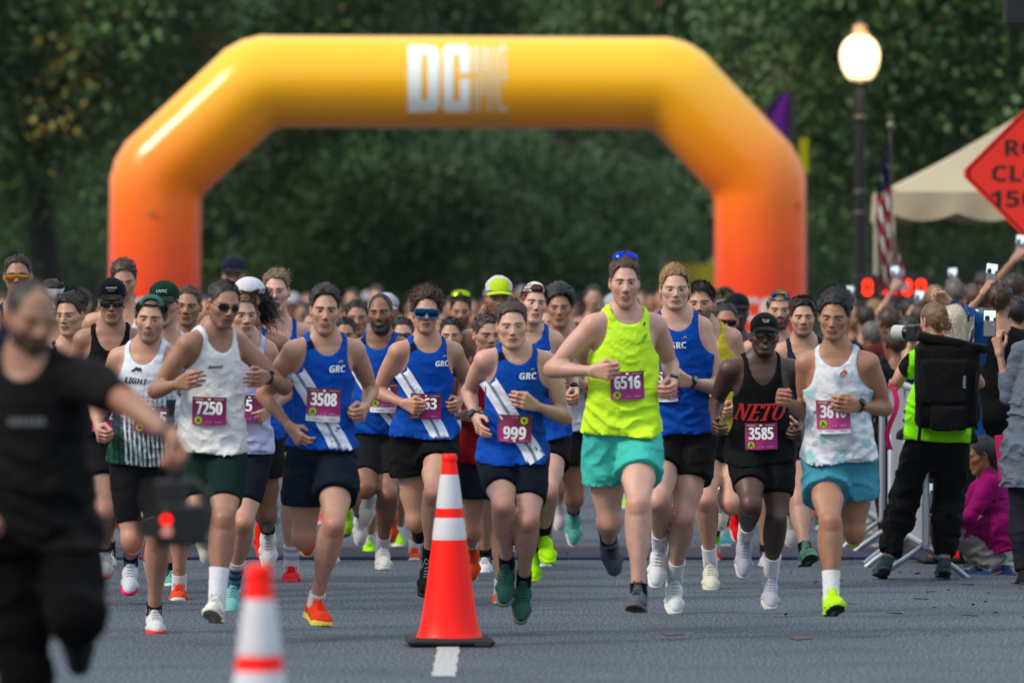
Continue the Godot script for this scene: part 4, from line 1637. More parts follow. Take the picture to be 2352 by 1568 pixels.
func bib_on(node: Node3D, sp: Dictionary, body: Body, top: Field, base: Vector3) -> void:
	var bb: Dictionary = sp.bib
	var c := body.local(at(bb.x, bb.y, sp.d - 0.12) - base)
	var hw: float = bb.get("w", 0.166) * 0.5
	var hh: float = bb.get("h", 0.136) * 0.5
	var foot: float = bb.get("foot", 0.0)
	var z := []
	for r in 3:
		for q in 3:
			z.append(on_front(top, body, c.x + (q - 1) * hw, c.y + (r - 1) * hh).z)
	var z0: float = maxf(maxf(z[4], z[1]), z[7]) + 0.004
	var bend := clampf((z0 - (z[3] + z[5]) * 0.5) * 0.8, 0.004, 0.035) / (hw * hw)
	var lean := clampf((z[5] - z[3]) / (2.0 * hw), -0.5, 0.5)
	var slope := clampf((z[7] - z[1]) / (2.0 * hh), -0.25, 0.25)
	for r in 3:
		for q in 3:
			var need: float = z[r * 3 + q] + 0.004 - (lean * (q - 1) * hw - bend * (q - 1) * (q - 1) * hw * hw + slope * (r - 1) * hh)
			z0 = maxf(z0, need)
	z0 += 0.005
	var across := body.side((c.y + body.len) / body.len)
	var ahead := across.cross(body.u)
	var roll: float = bb.get("roll", 0.0)
	var place := func(x: float, y: float, out: float) -> Vector3:
		var xx := x * cos(roll) - y * sin(roll)
		var yy := x * sin(roll) + y * cos(roll)
		var rip := 0.0022 * sin(xx * 60.0 + bb.x) * sin(yy * 45.0)
		return body.n0 + body.u * (c.y + yy) + across * (c.x + xx) + ahead * (z0 + lean * xx - bend * xx * xx + slope * yy + out + rip)
	var b := Build.new()
	var rows := 15
	b.grid(rows, 11, func(r: int, q: int) -> Vector3: return place.call(lerpf(-hw, hw, q / 10.0), lerpf(-hh - foot, hh, r / (rows - 1.0)), 0.0))
	for q in b.v.size():
		var y := lerpf(-hh - foot, hh, (q / 11) / (rows - 1.0))
		var f := (y + hh) / (2.0 * hh)
		b.c[q] = lin(Color(0.60, 0.07, 0.42).lerp(Color(0.40, 0.05, 0.19), smoothstep(0.1, 1.0, f))) if f > -0.02 else lin(Color(0.80, 0.81, 0.84))
	var o := put(node, "number_bib", b.mesh(), bib_mat)
	var num: String = bb.num
	var flipped: bool = bb.get("turned", false)       # pinned on with the top edge down
	var ink := Build.new()
	ink.tint = lin(Color(0.92, 0.92, 0.93))
	var wide: float = bb.get("nw", hw * 1.5 * num.length() / 4.0)
	var ny := hh * (-0.30 if flipped else 0.22)
	var nx: float = bb.get("nx", 0.0)
	for s in 3:      # the numerals are heavy: three passes a hair apart
		lettering(ink, num, wide, hh * 0.92, func(x: float, y: float) -> Vector3: return place.call(x + nx + (s - 1) * 0.0016, y + ny, 0.0022 + 0.0002 * s), "sans")
	put(o, "numerals", ink.mesh(), print_mat)
	var small := Build.new()
	small.tint = lin(Color(0.75, 0.62, 0.68))
	var ty := hh * (-0.86 if flipped else 0.84)
	for bar in [[-0.62, 0.34], [0.58, 0.36]]:
		small.grid(2, 5, func(r: int, q: int) -> Vector3: return place.call(hw * (bar[0] + bar[1] * (q / 4.0 - 0.5) * 2.0 * 0.8), ty + (r - 0.5) * 0.0034, 0.002))
	small.tint = lin(Color(0.9, 0.9, 0.92))
	small.grid(2, 3, func(r: int, q: int) -> Vector3: return place.call((q - 1) * 0.006, ty + (r - 0.5) * 0.009, 0.002))
	small.tint = lin(Color(0.80, 0.55, 0.72))
	for bar in [[0.10, 0.07], [0.55, 0.20], [-0.1, 0.03]]:
		small.grid(2, 4, func(r: int, q: int) -> Vector3: return place.call(hw * (bar[0] + bar[1] * (q / 3.0 - 0.5) * 2.0), hh * (0.82 if flipped else -0.78) + (r - 0.5) * 0.0036, 0.002))
	if foot > 0.0:
		small.tint = lin(Color(0.45, 0.48, 0.55))
		for bar in [[-0.80, 0.05], [-0.25, 0.28], [0.55, 0.22]]:
			small.grid(2, 4, func(r: int, q: int) -> Vector3: return place.call(hw * (bar[0] + bar[1] * (q / 3.0 - 0.5) * 2.0), -hh - foot * 0.5 + (r - 0.5) * 0.0034, 0.002))
	put(o, "small_print", small.mesh(), print_mat).set_meta("kind", "stuff")
	if bb.get("badge", true):
		var badge := Build.new()
		var bx: float = hw * (0.55 if flipped else -0.62)
		var by: float = hh * (0.60 if flipped else -0.66)
		badge.tint = lin(Color(0.62, 0.76, 0.07))
		var ctr := badge.point(place.call(bx, by, 0.003), Vector3(0, 0, 1))
		for q in 17:
			var a := TAU * q / 16.0
			badge.point(place.call(bx + 0.0185 * cos(a), by + 0.0185 * sin(a), 0.003), Vector3(0, 0, 1))
		for q in 16: badge.tri(ctr, ctr + 2 + q, ctr + 1 + q)
		badge.tint = lin(Color(0.05, 0.06, 0.03))
		lettering(badge, "A", 0.020, 0.020 * (-1.0 if flipped else 1.0), func(x: float, y: float) -> Vector3: return place.call(x + bx, y + by, 0.0048))
		put(o, "badge", badge.mesh(), print_mat)

var bib_mat: StandardMaterial3D

func strip_on(node: Node3D, called: String, body: Body, top: Field, a: Vector2, b: Vector2, bands: Array, steps := 26) -> void:
	# bands of colour laid on the garment from a to b (both across and below the neck base): [[from, to, colour], ...] across, in metres
	var o := Build.new()
	var dir := (b - a).normalized()
	var up := Vector2(-dir.y, dir.x)
	for band in bands:
		o.tint = lin(band[2])
		o.grid(4, steps, func(r: int, q: int) -> Vector3:
			var p := a.lerp(b, q / (steps - 1.0)) + up * lerpf(band[0], band[1], r / 3.0)
			var l := on_front(top, body, p.x, p.y)
			return body.world(l + Vector3(0, 0, 0.0030 + band[3])))
	put(node, called, o.mesh(), cloth_printed("sash fabric", 0.85))

func mark_on(node: Node3D, called: String, sp: Dictionary, body: Body, top: Field, base: Vector3, m: Array) -> void:
	# [text, x, y, width, height, colour, font]: seen at that place, in pixels of the measured view
	var px := FOCAL / float(sp.d)
	var c := body.local(at(m[1], m[2], sp.d - 0.12) - base)
	var b := Build.new()
	b.tint = lin(m[5])
	var roll: float = m[7] if m.size() > 7 else 0.0
	var slant: float = m[8] if m.size() > 8 else 0.0
	var passes: int = m[9] if m.size() > 9 else 2
	for s in passes:
		lettering(b, m[0], m[3] / px, m[4] / px, func(x: float, y: float) -> Vector3:
			x += y * slant + s * 0.0012
			var p := Vector2(x, y).rotated(roll)
			var l := on_front(top, body, c.x + p.x, c.y + p.y)
			return body.world(l + Vector3(0, 0, 0.006)), m[6] if m.size() > 6 else "sans")
	put(node, called, b.mesh(), print_mat)

func emblem_on(node: Node3D, sp: Dictionary, body: Body, top: Field, base: Vector3, x: float, y: float, size: float, col: Color, pts: Array) -> void:
	var px := FOCAL / float(sp.d)
	var c := body.local(at(x, y, sp.d - 0.12) - base)
	var b := Build.new()
	b.tint = lin(col)
	var poly := PackedVector2Array()
	for p in pts: poly.append(Vector2(p[0], p[1]) * size / px)
	var tris := Geometry2D.triangulate_polygon(poly)
	for p in poly:
		b.point(body.world(on_front(top, body, c.x + p.x, c.y + p.y) + Vector3(0, 0, 0.0035)), Vector3(0, 0, 1))
	for q in range(0, tris.size(), 3):
		var ar := (poly[tris[q + 1]] - poly[tris[q]]).cross(poly[tris[q + 2]] - poly[tris[q]])
		if ar < 0.0: b.tri(tris[q], tris[q + 1], tris[q + 2])
		else: b.tri(tris[q], tris[q + 2], tris[q + 1])
	put(node, "emblem", b.mesh(), print_mat)

const BIRD := [[-1.0, -0.2], [-0.4, 0.1], [0.0, 0.55], [0.35, 0.35], [0.8, 0.45], [1.0, -0.4], [0.55, 0.0], [0.2, -0.25], [0.0, 0.05], [-0.5, -0.35]]

func limb(p: Vector3, a: Vector3, b: Vector3) -> float:
	var ba := b - a
	var t := (p - a).dot(ba) / ba.length_squared()
	if t < 0.08 or t > 1.0: return 1.0
	return (p - a - ba * t).length()

func thin_out(m: Build, body: Body, upper: float, lower: float) -> void:
	# skin that a garment covers all round is left out
	var hidden := PackedByteArray()
	hidden.resize(m.v.size())
	for q in m.v.size():
		var y := body.local(m.v[q]).y
		if y < upper and y > lower and y > -body.len + 0.03 and body.torso(m.v[q]) < 0.006: hidden[q] = 1
	var keep := PackedInt32Array()
	for q in range(0, m.i.size(), 3):
		if hidden[m.i[q]] + hidden[m.i[q + 1]] + hidden[m.i[q + 2]] < 3:
			keep.append(m.i[q])
			keep.append(m.i[q + 1])
			keep.append(m.i[q + 2])
	m.i = keep

func make_person(sp: Dictionary) -> Node3D:
	var cell: float = sp.get("cell", 0.0145)
	var fine: bool = sp.get("fine", true)
	sp.seed = sp.get("seed", float(taken.get("person", 0) % 37) + 1.0)
	rng.seed = int(sp.seed * 1000.0) + taken.get("person", 0)
	for key in {"face_w": 0.05, "face_l": 0.06, "jaw": 0.06, "nose": 0.12}:
		if not sp.has(key): sp[key] = 1.0 + rng.randf_range(-1.0, 1.0) * {"face_w": 0.05, "face_l": 0.06, "jaw": 0.06, "nose": 0.12}[key]
	if not sp.has("brow"): sp.brow = rng.randf_range(0.7, 1.35)
	if not sp.has("mouth"): sp.mouth = rng.randf_range(0.0010, 0.0034)
	var base: Vector3
	var j: Dictionary
	if sp.has("joints"):
		j = sp.joints
		base = sp.get("base", Vector3.ZERO)
	elif sp.j.has("s0"):
		var mid := at((sp.j.h0[0] + sp.j.h1[0]) * 0.5, 900.0, sp.d)
		base = Vector3(mid.x, 0.0, mid.z)
		j = joints_seen(sp, base)
	else:
		# only the head was measured: a running figure is hung below it
		var hp := at(sp.j.h[0], sp.j.h[1], sp.d)
		j = joints_posed(sp.get("pose", RUN), sp.s, sp.get("mirror", false), sp.get("changes", {}))
		var rise: float = hp.y - j.head.y
		sp.s = sp.s * hp.y / j.head.y
		j = joints_posed(sp.get("pose", RUN), sp.s, sp.get("mirror", false), sp.get("changes", {}))
		base = Vector3(hp.x - j.head.x, 0.0, hp.z - j.head.z)
	var k: float = sp.s / 1.8
	complete(j, sp)
	var node := thing("person", sp.label, "person", base, sp.get("group", ""))
	var body := Body.new()
	body.setup(j, sp.s, sp.get("bulk", 1.0), sp.get("female", false), sp.get("facing", 1.0))
	var lo := Vector3.ONE * 9.0
	var hi := -lo
	for key in ["s0", "s1", "e0", "e1", "w0", "w1", "h0", "h1", "k0", "k1", "a0", "a1", "skull", "n"]:
		lo = lo.min(j[key])
		hi = hi.max(j[key])
	var mesh := nets(body, lo - Vector3.ONE * 0.17, hi + Vector3.ONE * 0.17, cell, PackedVector3Array([body.p0 + body.u * 0.2, body.p0 + body.u * 0.35]))
	var skin := lin(SKIN[sp.skin])
	var flush := skin * Color(0.80, 0.55, 0.50)
	for q in mesh.v.size():
		var v := mesh.v[q]
		var c := skin * (1.0 + 0.11 * fold.get_noise_3d(v.x * 130.0 + sp.seed * 9.0, v.y * 130.0, v.z * 130.0) + 0.10 * fold.get_noise_3d(v.x * 600.0, v.y * 600.0, v.z * 600.0))
		# the fine hair of shins and forearms
		if not sp.get("female", false):
			var down := minf(limb(v, j.k0, j.a0), minf(limb(v, j.k1, j.a1), minf(limb(v, j.e0, j.w0), limb(v, j.e1, j.w1))))
			if down < 0.065: c = c * (0.86 + 0.16 * fold.get_noise_3d(v.x * 420.0, v.y * 160.0, v.z * 420.0))
		var r := minf(minf(v.distance_to(j.k0), v.distance_to(j.k1)), minf(v.distance_to(j.e0), v.distance_to(j.e1)) + 0.012)
		mesh.c[q] = c.lerp(flush, 0.75 * smoothstep(0.075, 0.045, r) + 0.12)
	thin_out(mesh, body, -0.21 * k, (sp.top.get("hem", -0.6) + 0.06) * k)
	var ht := Transform3D(j.face * Basis.from_scale(Vector3.ONE * lerpf(1.0, k, 0.5) * 0.925 * sp.get("head", 1.0)), j.head)
	head_of(sp, j, mesh, ht, fine)
	var hk: Array = sp.get("hands", ["fist", "fist"])
	var chest := body.p0 + body.u * body.len * 0.6 - body.front(0.6) * 0.15
	var grips := []
	for e in 2:
		if hk[e] == "": continue
		var tl: Vector3 = sp.get("tilt%d" % e, Vector3.ZERO)
		var tu: Vector3 = sp.get("thumb%d" % e, Vector3(0, 1, 0.25))
		grips.append(hand_on(mesh, j["w%d" % e], j["e%d" % e], sp.get("palm%d" % e, chest), hk[e] + ("" if fine and not sp.get("mid", false) else " rough"), skin, k * sp.get("hand", 1.0), tl, tu))
	node.set_meta("grip", grips)
	put(node, "body", mesh.mesh(), skin_mat)
	if sp.has("hair"): put(node, "hair", hair_of(sp, ht, fine).mesh(), hair_mat)
	if sp.has("cap"): cap_of(node, sp, ht, fine)
	if sp.has("glasses"): glasses_of(node, sp, ht)
	# clothes
	var leg := Legs.new()
	leg.b = body
	leg.noise = fold
	leg.seed = sp.seed
	for key in ["share", "flare", "close", "waist", "crease", "shank"]:
		if sp.legs.has(key): leg.set(key, sp.legs[key])
	var ends := [body.p0, j.k0, j.k1, j.h0, j.h1]
	if leg.shank > 0.0: ends += [j.a0, j.a1]
	lo = body.p0
	hi = body.p0
	for p in ends:
		lo = lo.min(p)
		hi = hi.max(p)
	var cc: float = sp.get("cloth_cell", 0.0122)
	var lm := nets(leg, lo - Vector3.ONE * 0.2, hi + Vector3.ONE * 0.24, cc, PackedVector3Array([body.p0, j.h0, j.h1]))
	put(node, "trousers" if leg.shank > 0.0 else ("half_tights" if leg.flare < 0.012 else "shorts"), lm.mesh(), cloth(sp.legs.color, sp.legs.get("rough", 0.8), sp.legs.get("sheen", 0.04)))
	var top := Top.new()
	top.b = body
	top.noise = fold
	top.seed = sp.seed
	top.drape = leg.close + leg.flare * 0.8 + 0.012
	for key in ["hem", "sleeve", "forearm", "loose", "neck_f", "neck_b", "neck_w", "hole_x", "hole_y", "hole_a", "hole_b", "crease"]:
		if sp.top.has(key): top.set(key, sp.top[key])
	if sp.has("neck_px"): top.neck_f = clampf(-body.local(at(sp.j.h[0], sp.neck_px, sp.d - 0.10) - base).y / k, 0.03, 0.22)
	ends = [body.p0, j.n, j.s0, j.s1, j.h0, j.h1]
	if top.sleeve > 0.0: ends += [j.e0, j.e1]
	if top.forearm > 0.0: ends += [j.w0, j.w1]
	lo = body.p0
	hi = body.p0
	for p in ends:
		lo = lo.min(p)
		hi = hi.max(p)
	var tmesh := nets(top, lo - Vector3.ONE * 0.2, hi + Vector3.ONE * 0.2, cc, PackedVector3Array([body.p0 + body.u * body.len * 0.5, body.p0 + body.u * body.len * 0.3]))
	var tm: Material = cloth(sp.top.color, sp.top.get("rough", 0.8), sp.top.get("sheen", 0.06))
	if sp.top.has("print"):
		for q in tmesh.v.size():
			tmesh.c[q] = lin(sp.top.print.call(body.local(tmesh.v[q]) / k))
		tm = cloth_printed("printed vest", 0.8)
	var garment := put(node, sp.top.get("name", "t_shirt" if top.sleeve > 0.0 else "singlet"), tmesh.mesh(), tm)
	if sp.get("sash", false):
		strip_on(garment, "sash", body, top, Vector2(-0.146, -0.150) * k, Vector2(0.142, -0.540) * k, [[-0.042, -0.005, Color(0.80, 0.81, 0.86), 0.0], [-0.007, 0.007, Color(0.42, 0.46, 0.56), 0.0012], [0.005, 0.042, Color(0.80, 0.81, 0.86), 0.0]])
		strip_on(garment, "shoulder_patch", body, top, Vector2(-0.128, -0.032) * k, Vector2(-0.075, -0.012) * k, [[-0.018, 0.018, Color(0.05, 0.07, 0.14), 0.0]], 8)
	for m in sp.get("marks", []): mark_on(garment, "lettering", sp, body, top, base, m)
	for m in sp.get("emblems", []): emblem_on(garment, sp, body, top, base, m[0], m[1], m[2], m[3], m[4])
	if sp.has("bib"): bib_on(node, sp, body, top, base)
	for e in 2:
		var n := str(e)
		if sp.has("sock") and sp.sock.h > 0.0: sock_on(node, j["a" + n], j["k" + n], k, sp.get("sock" + n, sp.sock))
		if sp.has("shoes"): shoe_on(node, j["a" + n], j["k" + n], j["t" + n], k, sp.get("shoes" + n, sp.shoes))
	for w in sp.get("watches", []):
		var n := str(w[0])
		var out: Vector3 = w[2] if w.size() > 2 else (j["w" + n] - chest)
		watch_on(node, j["w" + n], j["e" + n], out, k, w[1], w[3] if w.size() > 3 else Color(0.03, 0.03, 0.03))
	if sp.has("extra"): sp.extra.call(node, sp, body, top, base, ht, j)
	return node

# ---------------------------------------------------------------- the runners in front (joints measured in the 2352 x 1568 view)

const BLUE := Color(0.0, 0.25, 0.60)
const NAVY := Color(0.045, 0.075, 0.135)
const BLACKC := Color(0.035, 0.037, 0.045)
const WHITEC := Color(0.80, 0.81, 0.83)

func blue_vest(extra := {}) -> Dictionary:
	var t := {"color": BLUE, "loose": 0.010, "crease": 0.010, "hem": -0.60, "neck_f": 0.085, "rough": 0.75, "sheen": 0.08}
	t.merge(extra, true)
	return t

func shoe(upper: Color, sole: Color, under := Color(0.05, 0.05, 0.05), more := {}) -> Dictionary:
	var s := {"upper": upper, "sole": sole, "under": under}
	s.merge(more, true)
	return s

func make_runners() -> void:
	var white_shoe := shoe(Color(0.78, 0.79, 0.80), Color(0.82, 0.82, 0.80), Color(0.10, 0.10, 0.10))
	var grc := Color(0.86, 0.88, 0.92)
	var tanbird := Color(0.62, 0.56, 0.42)

	# 3508
	make_person({"label": "runner in blue singlet with bib 3508 and orange shoes, mid stride", "neck_px": 815, "bulk": 0.95, "d": 36.4, "s": 1.80, "skin": "fair", "tw": 0.05,
		"j": {"h": [746, 712], "s0": [672, 806], "s1": [815, 804], "e0": [604, 906, -1], "w0": [668, 984, 1], "e1": [852, 896, -1], "w1": [836, 938, 1], "h0": [702, 1056], "h1": [773, 1052], "k0": [698, 1240, -0.2], "a0": [702, 1185, -1], "t0": [704, 1270, -1], "k1": [766, 1206, 1], "a1": [724, 1384, -1], "t1": [748, 1428, 1]},
		"turn": [4, 3, -2], "line": 0.004, "beard": 0.25, "brow": 1.25, "face_l": 1.08, "face_w": 0.95, "jaw": 0.96, "mouth": 0.0030,
		"hair": {"color": "dark", "top": 0.030, "side": 0.007, "len_top": 0.030, "len_side": 0.008, "flow": Vector3(0.25, 0.2, 0.1), "front": 0.012, "mess": 0.25},
		"top": blue_vest({"hem": -0.525}), "legs": {"color": NAVY, "share": 0.56, "flare": 0.018, "close": 0.016, "crease": 0.009},
		"shoes": shoe(Color(0.86, 0.22, 0.10), Color(0.85, 0.80, 0.30), Color(0.06, 0.06, 0.06), {"lace": Color(0.75, 0.10, 0.05)}), "sock": {"h": 0.055, "color": WHITEC}, "hands": ["loose", "fist"],
		"sash": true, "marks": [["GRC", 773, 846, 38, 16, grc]], "emblems": [[781, 830, 6.5, tanbird, BIRD]],
		"bib": {"x": 743, "y": 922, "num": "3508", "foot": 0.026, "roll": -0.03}})
	# LIGHT
	var check := func(l: Vector3) -> Color:
		var y := l.y
		var g := smoothstep(-0.21, -0.50, y)
		var wave := 0.5 + 0.5 * sin(l.x * 275.0)
		var row := 0.5 + 0.5 * sin(y * 260.0)
		var ink := Color(0.05, 0.09, 0.16).lerp(Color(0.01, 0.16, 0.10), smoothstep(-0.34, -0.50, y))
		var m := smoothstep(-0.20, -0.26, y) * clampf(wave * 1.7 - 0.75 + g * 0.55, 0.0, 1.0) * clampf(row * 1.6 * (1.0 - g) + g * 1.2 - 0.12, 0.0, 1.0)
		if absf(l.x) > 0.115 and y < -0.25: m = maxf(m, 0.85)
		return Color(0.80, 0.82, 0.86).lerp(ink, m)
	make_person({"label": "runner in white and green checked singlet wearing a teal cap backwards", "neck_px": 838, "cloth_cell": 0.0085, "d": 37.0, "s": 1.76, "skin": "fair", "tw": -0.04,
		"j": {"h": [345, 733], "s0": [272, 822], "s1": [402, 822], "e0": [222, 938, -1], "w0": [226, 985, 1], "e1": [440, 925, -1], "w1": [432, 968, 0.2], "h0": [296, 1082], "h1": [352, 1084], "k0": [303, 1243, 0.3], "a0": [306, 1190, -1], "t0": [306, 1270, -1], "k1": [362, 1240, 1], "a1": [353, 1406, -1], "t1": [359, 1448, 1]},
		"turn": [-2, 2, -4], "beard": 0.42, "brow": 1.35, "open": 0.75, "face_w": 1.0, "mouth": 0.001,
		"hair": {"color": "dark", "top": 0.008, "side": 0.012, "len_side": 0.022, "under": 0.07}, "cap": {"color": Color(0.16, 0.34, 0.32), "back": true, "edge": 0.050, "tilt": 0.10, "strap": Color(0.03, 0.04, 0.05), "puff": 0.016},
		"top": {"color": WHITEC, "print": check, "hem": -0.585, "neck_f": 0.105, "crease": 0.007, "loose": 0.014}, "legs": {"color": Color(0.045, 0.05, 0.062), "share": 0.74, "flare": 0.002, "close": 0.006, "crease": 0.003},
		"shoes": shoe(Color(0.75, 0.75, 0.76), Color(0.90, 0.12, 0.09), Color(0.06, 0.05, 0.05), {"stripe": Color(0.08, 0.08, 0.1)}), "sock": {"h": 0.05, "color": BLACKC}, "hands": ["fist", "fist"],
		"marks": [["LIGHT", 314, 873, 52, 13, Color(0.05, 0.07, 0.12), "sans", -0.06, 0.25], ["LEAF", 326, 889, 26, 7, Color(0.2, 0.24, 0.3)]].slice(0, 1), "emblems": [[315, 848, 14, Color(0.02, 0.20, 0.12), BIRD]],
		"bib": {"x": 347, "y": 962, "num": "5", "nx": 0.055, "roll": -0.10}})
	# black cap
	make_person({"label": "runner in black cap, black wraparound sunglasses and black singlet", "neck_px": 804, "d": 40.2, "s": 1.80, "skin": "tan",
		"j": {"h": [256, 694], "s0": [190, 780], "s1": [318, 780], "e0": [166, 890, -1], "w0": [212, 934, 1], "e1": [350, 890, -1], "w1": [330, 930, 1], "h0": [228, 1030], "h1": [290, 1030], "k0": [240, 1180, 1], "a0": [238, 1262, -1], "t0": [238, 1318, 1], "k1": [297, 1180, 1], "a1": [300, 1292, -1], "t1": [294, 1356, 1]},
		"turn": [2, 4, 0], "beard": 0.15, "face_w": 0.96, "hair": {"color": "brown", "top": 0.006, "side": 0.006, "under": 0.04},
		"cap": {"color": Color(0.035, 0.04, 0.05), "edge": 0.046, "tilt": 0.12, "droop": 0.006, "size": 0.060, "puff": 0.030, "marks": [["ATHLETICS DEPT.", 0.0, 0.040, 0.070, 0.009, Color(0.75, 0.76, 0.78)], ["New York", 0.0, 0.026, 0.040, 0.006, Color(0.6, 0.61, 0.63)]]},
		"glasses": {"high": 0.017, "low": 0.022},
		"top": {"color": BLACKC, "neck_f": 0.15, "hem": -0.56}, "legs": {"color": BLACKC, "share": 0.50, "flare": 0.014, "close": 0.014},
		"shoes": shoe(Color(0.74, 0.76, 0.79), Color(0.85, 0.08, 0.35), Color(0.1, 0.1, 0.1), {"stripe": Color(0.1, 0.1, 0.1)}), "shoes0": shoe(Color(0.72, 0.73, 0.75), Color(0.80, 0.42, 0.30)), "sock": {"h": 0.07, "color": Color(0.05, 0.07, 0.15)},
		"bib": {"x": 246, "y": 960, "num": "4", "nx": 0.03}})
	# 7250
	make_person({"label": "runner in plain white singlet with bib 7250, dark sunglasses and green half tights", "neck_px": 810, "d": 36.2, "s": 1.82, "skin": "tan", "tw": 0.11, "bulk": 0.94,
		"j": {"h": [512, 700], "s0": [430, 790], "s1": [548, 788], "e0": [356, 898, -0.5], "w0": [414, 880, 1], "e1": [652, 890, 0.5], "w1": [609, 866, 1], "h0": [452, 1062], "h1": [522, 1058], "k0": [456, 1190, 0.6], "a0": [470, 1215, -1], "t0": [476, 1290, -1], "k1": [512, 1196, 1], "a1": [497, 1386, 0.4], "t1": [484, 1396, 1]},
		"turn": [26, 10, -6], "beard": 0.35, "line": 0.006, "no_eyes": true, "hair": {"color": "dark", "top": 0.016, "side": 0.003, "len_top": 0.018, "len_side": 0.004, "flow": Vector3(0, 0.5, 0.3), "mess": 0.2},
		"glasses": {"wrap": false, "tall": 0.016},
		"top": {"color": Color(0.80, 0.80, 0.80), "hem": -0.57, "neck_f": 0.115, "loose": 0.022, "crease": 0.012}, "legs": {"color": Color(0.02, 0.125, 0.105), "share": 0.70, "flare": 0.004, "close": 0.009, "crease": 0.004},
		"shoes": shoe(Color(0.80, 0.80, 0.76), Color(0.80, 0.78, 0.70), Color(0.52, 0.50, 0.42)), "sock": {"h": 0.17, "color": WHITEC}, "hands": ["loose", "open"],
		"tilt1": Vector3(0, -0.3, 0), "marks": [["BANDIT", 487, 841, 34, 7, Color(0.08, 0.08, 0.09)]], "watches": [[1, Color(0.03, 0.03, 0.04), Vector3(0.3, 1, 0.6)]],
		"bib": {"x": 481, "y": 941, "num": "7250", "roll": -0.01}})
	# lavender vest behind 7250
	make_person({"label": "runner in lavender singlet mostly hidden behind the runner with bib 7250", "d": 39.6, "s": 1.78, "skin": "fair",
		"j": {"h": [557, 722], "s0": [512, 800], "s1": [614, 806], "e0": [490, 900, -1], "w0": [520, 940, 1], "e1": [660, 900, -1], "w1": [612, 944, 1], "h0": [520, 1046], "h1": [582, 1046], "k0": [520, 1180, -0.2], "a0": [525, 1150, -1], "t0": [526, 1220, -1], "k1": [558, 1200, 1], "a1": [534, 1344, -1], "t1": [530, 1402, 1]},
		"turn": [18, 5, 0], "hair": {"color": "sandy", "top": 0.014, "side": 0.005}, "top": {"color": Color(0.66, 0.66, 0.78), "hem": -0.60, "crease": 0.009}, "legs": {"color": Color(0.05, 0.06, 0.10), "share": 0.72, "flare": 0.002, "close": 0.007},
		"shoes": shoe(Color(0.40, 0.62, 0.62), Color(0.45, 0.72, 0.66), Color(0.1, 0.1, 0.1)), "sock": {"h": 0.17, "bands": [Color(0.3, 0.45, 0.6), Color(0.05, 0.07, 0.15), Color(0.3, 0.5, 0.6), Color(0.05, 0.07, 0.15), Color(0.25, 0.42, 0.55), Color(0.05, 0.07, 0.15), Color(0.7, 0.72, 0.75)], "color": WHITEC},
		"bib": {"x": 572, "y": 935, "num": "5"}})
	# bearded
	make_person({"label": "bearded runner in blue singlet and charcoal half tights with white shoes", "neck_px": 802, "d": 43.4, "s": 1.80, "skin": "brown", "tw": -0.04,
		"j": {"h": [874, 719], "s0": [821, 800], "s1": [925, 796], "e0": [790, 890, -1], "w0": [812, 940, 1], "e1": [958, 890, -1], "w1": [940, 930, 1], "h0": [838, 1010], "h1": [892, 1012], "k0": [838, 1124, 1], "a0": [852, 1124, -1], "t0": [838, 1196, -0.5], "k1": [890, 1138, 1], "a1": [878, 1258, -1], "t1": [882, 1300, 1]},
		"turn": [-8, 0, 2], "beard": 1.0, "line": 0.022, "brow": 1.2, "mouth": 0.0036, "look": -0.6, "face_w": 0.97, "hair": {"color": "black", "top": 0.006, "side": 0.004, "len_top": 0.007, "len_side": 0.005, "flow": Vector3(0, 0.6, 0)},
		"top": blue_vest({"hem": -0.55, "neck_f": 0.095}), "legs": {"color": Color(0.075, 0.075, 0.085), "share": 0.72, "flare": 0.003, "close": 0.007, "crease": 0.003},
		"shoes": shoe(Color(0.76, 0.76, 0.75), Color(0.80, 0.78, 0.74), Color(0.6, 0.1, 0.06), {"stripe": Color(0.65, 0.12, 0.06)}), "sock": {"h": 0.10, "color": Color(0.74, 0.72, 0.78)},
		"sash": true, "bib": {"x": 884, "y": 906, "num": "3585", "foot": 0.03}.merged({"num": "63"}, true)})
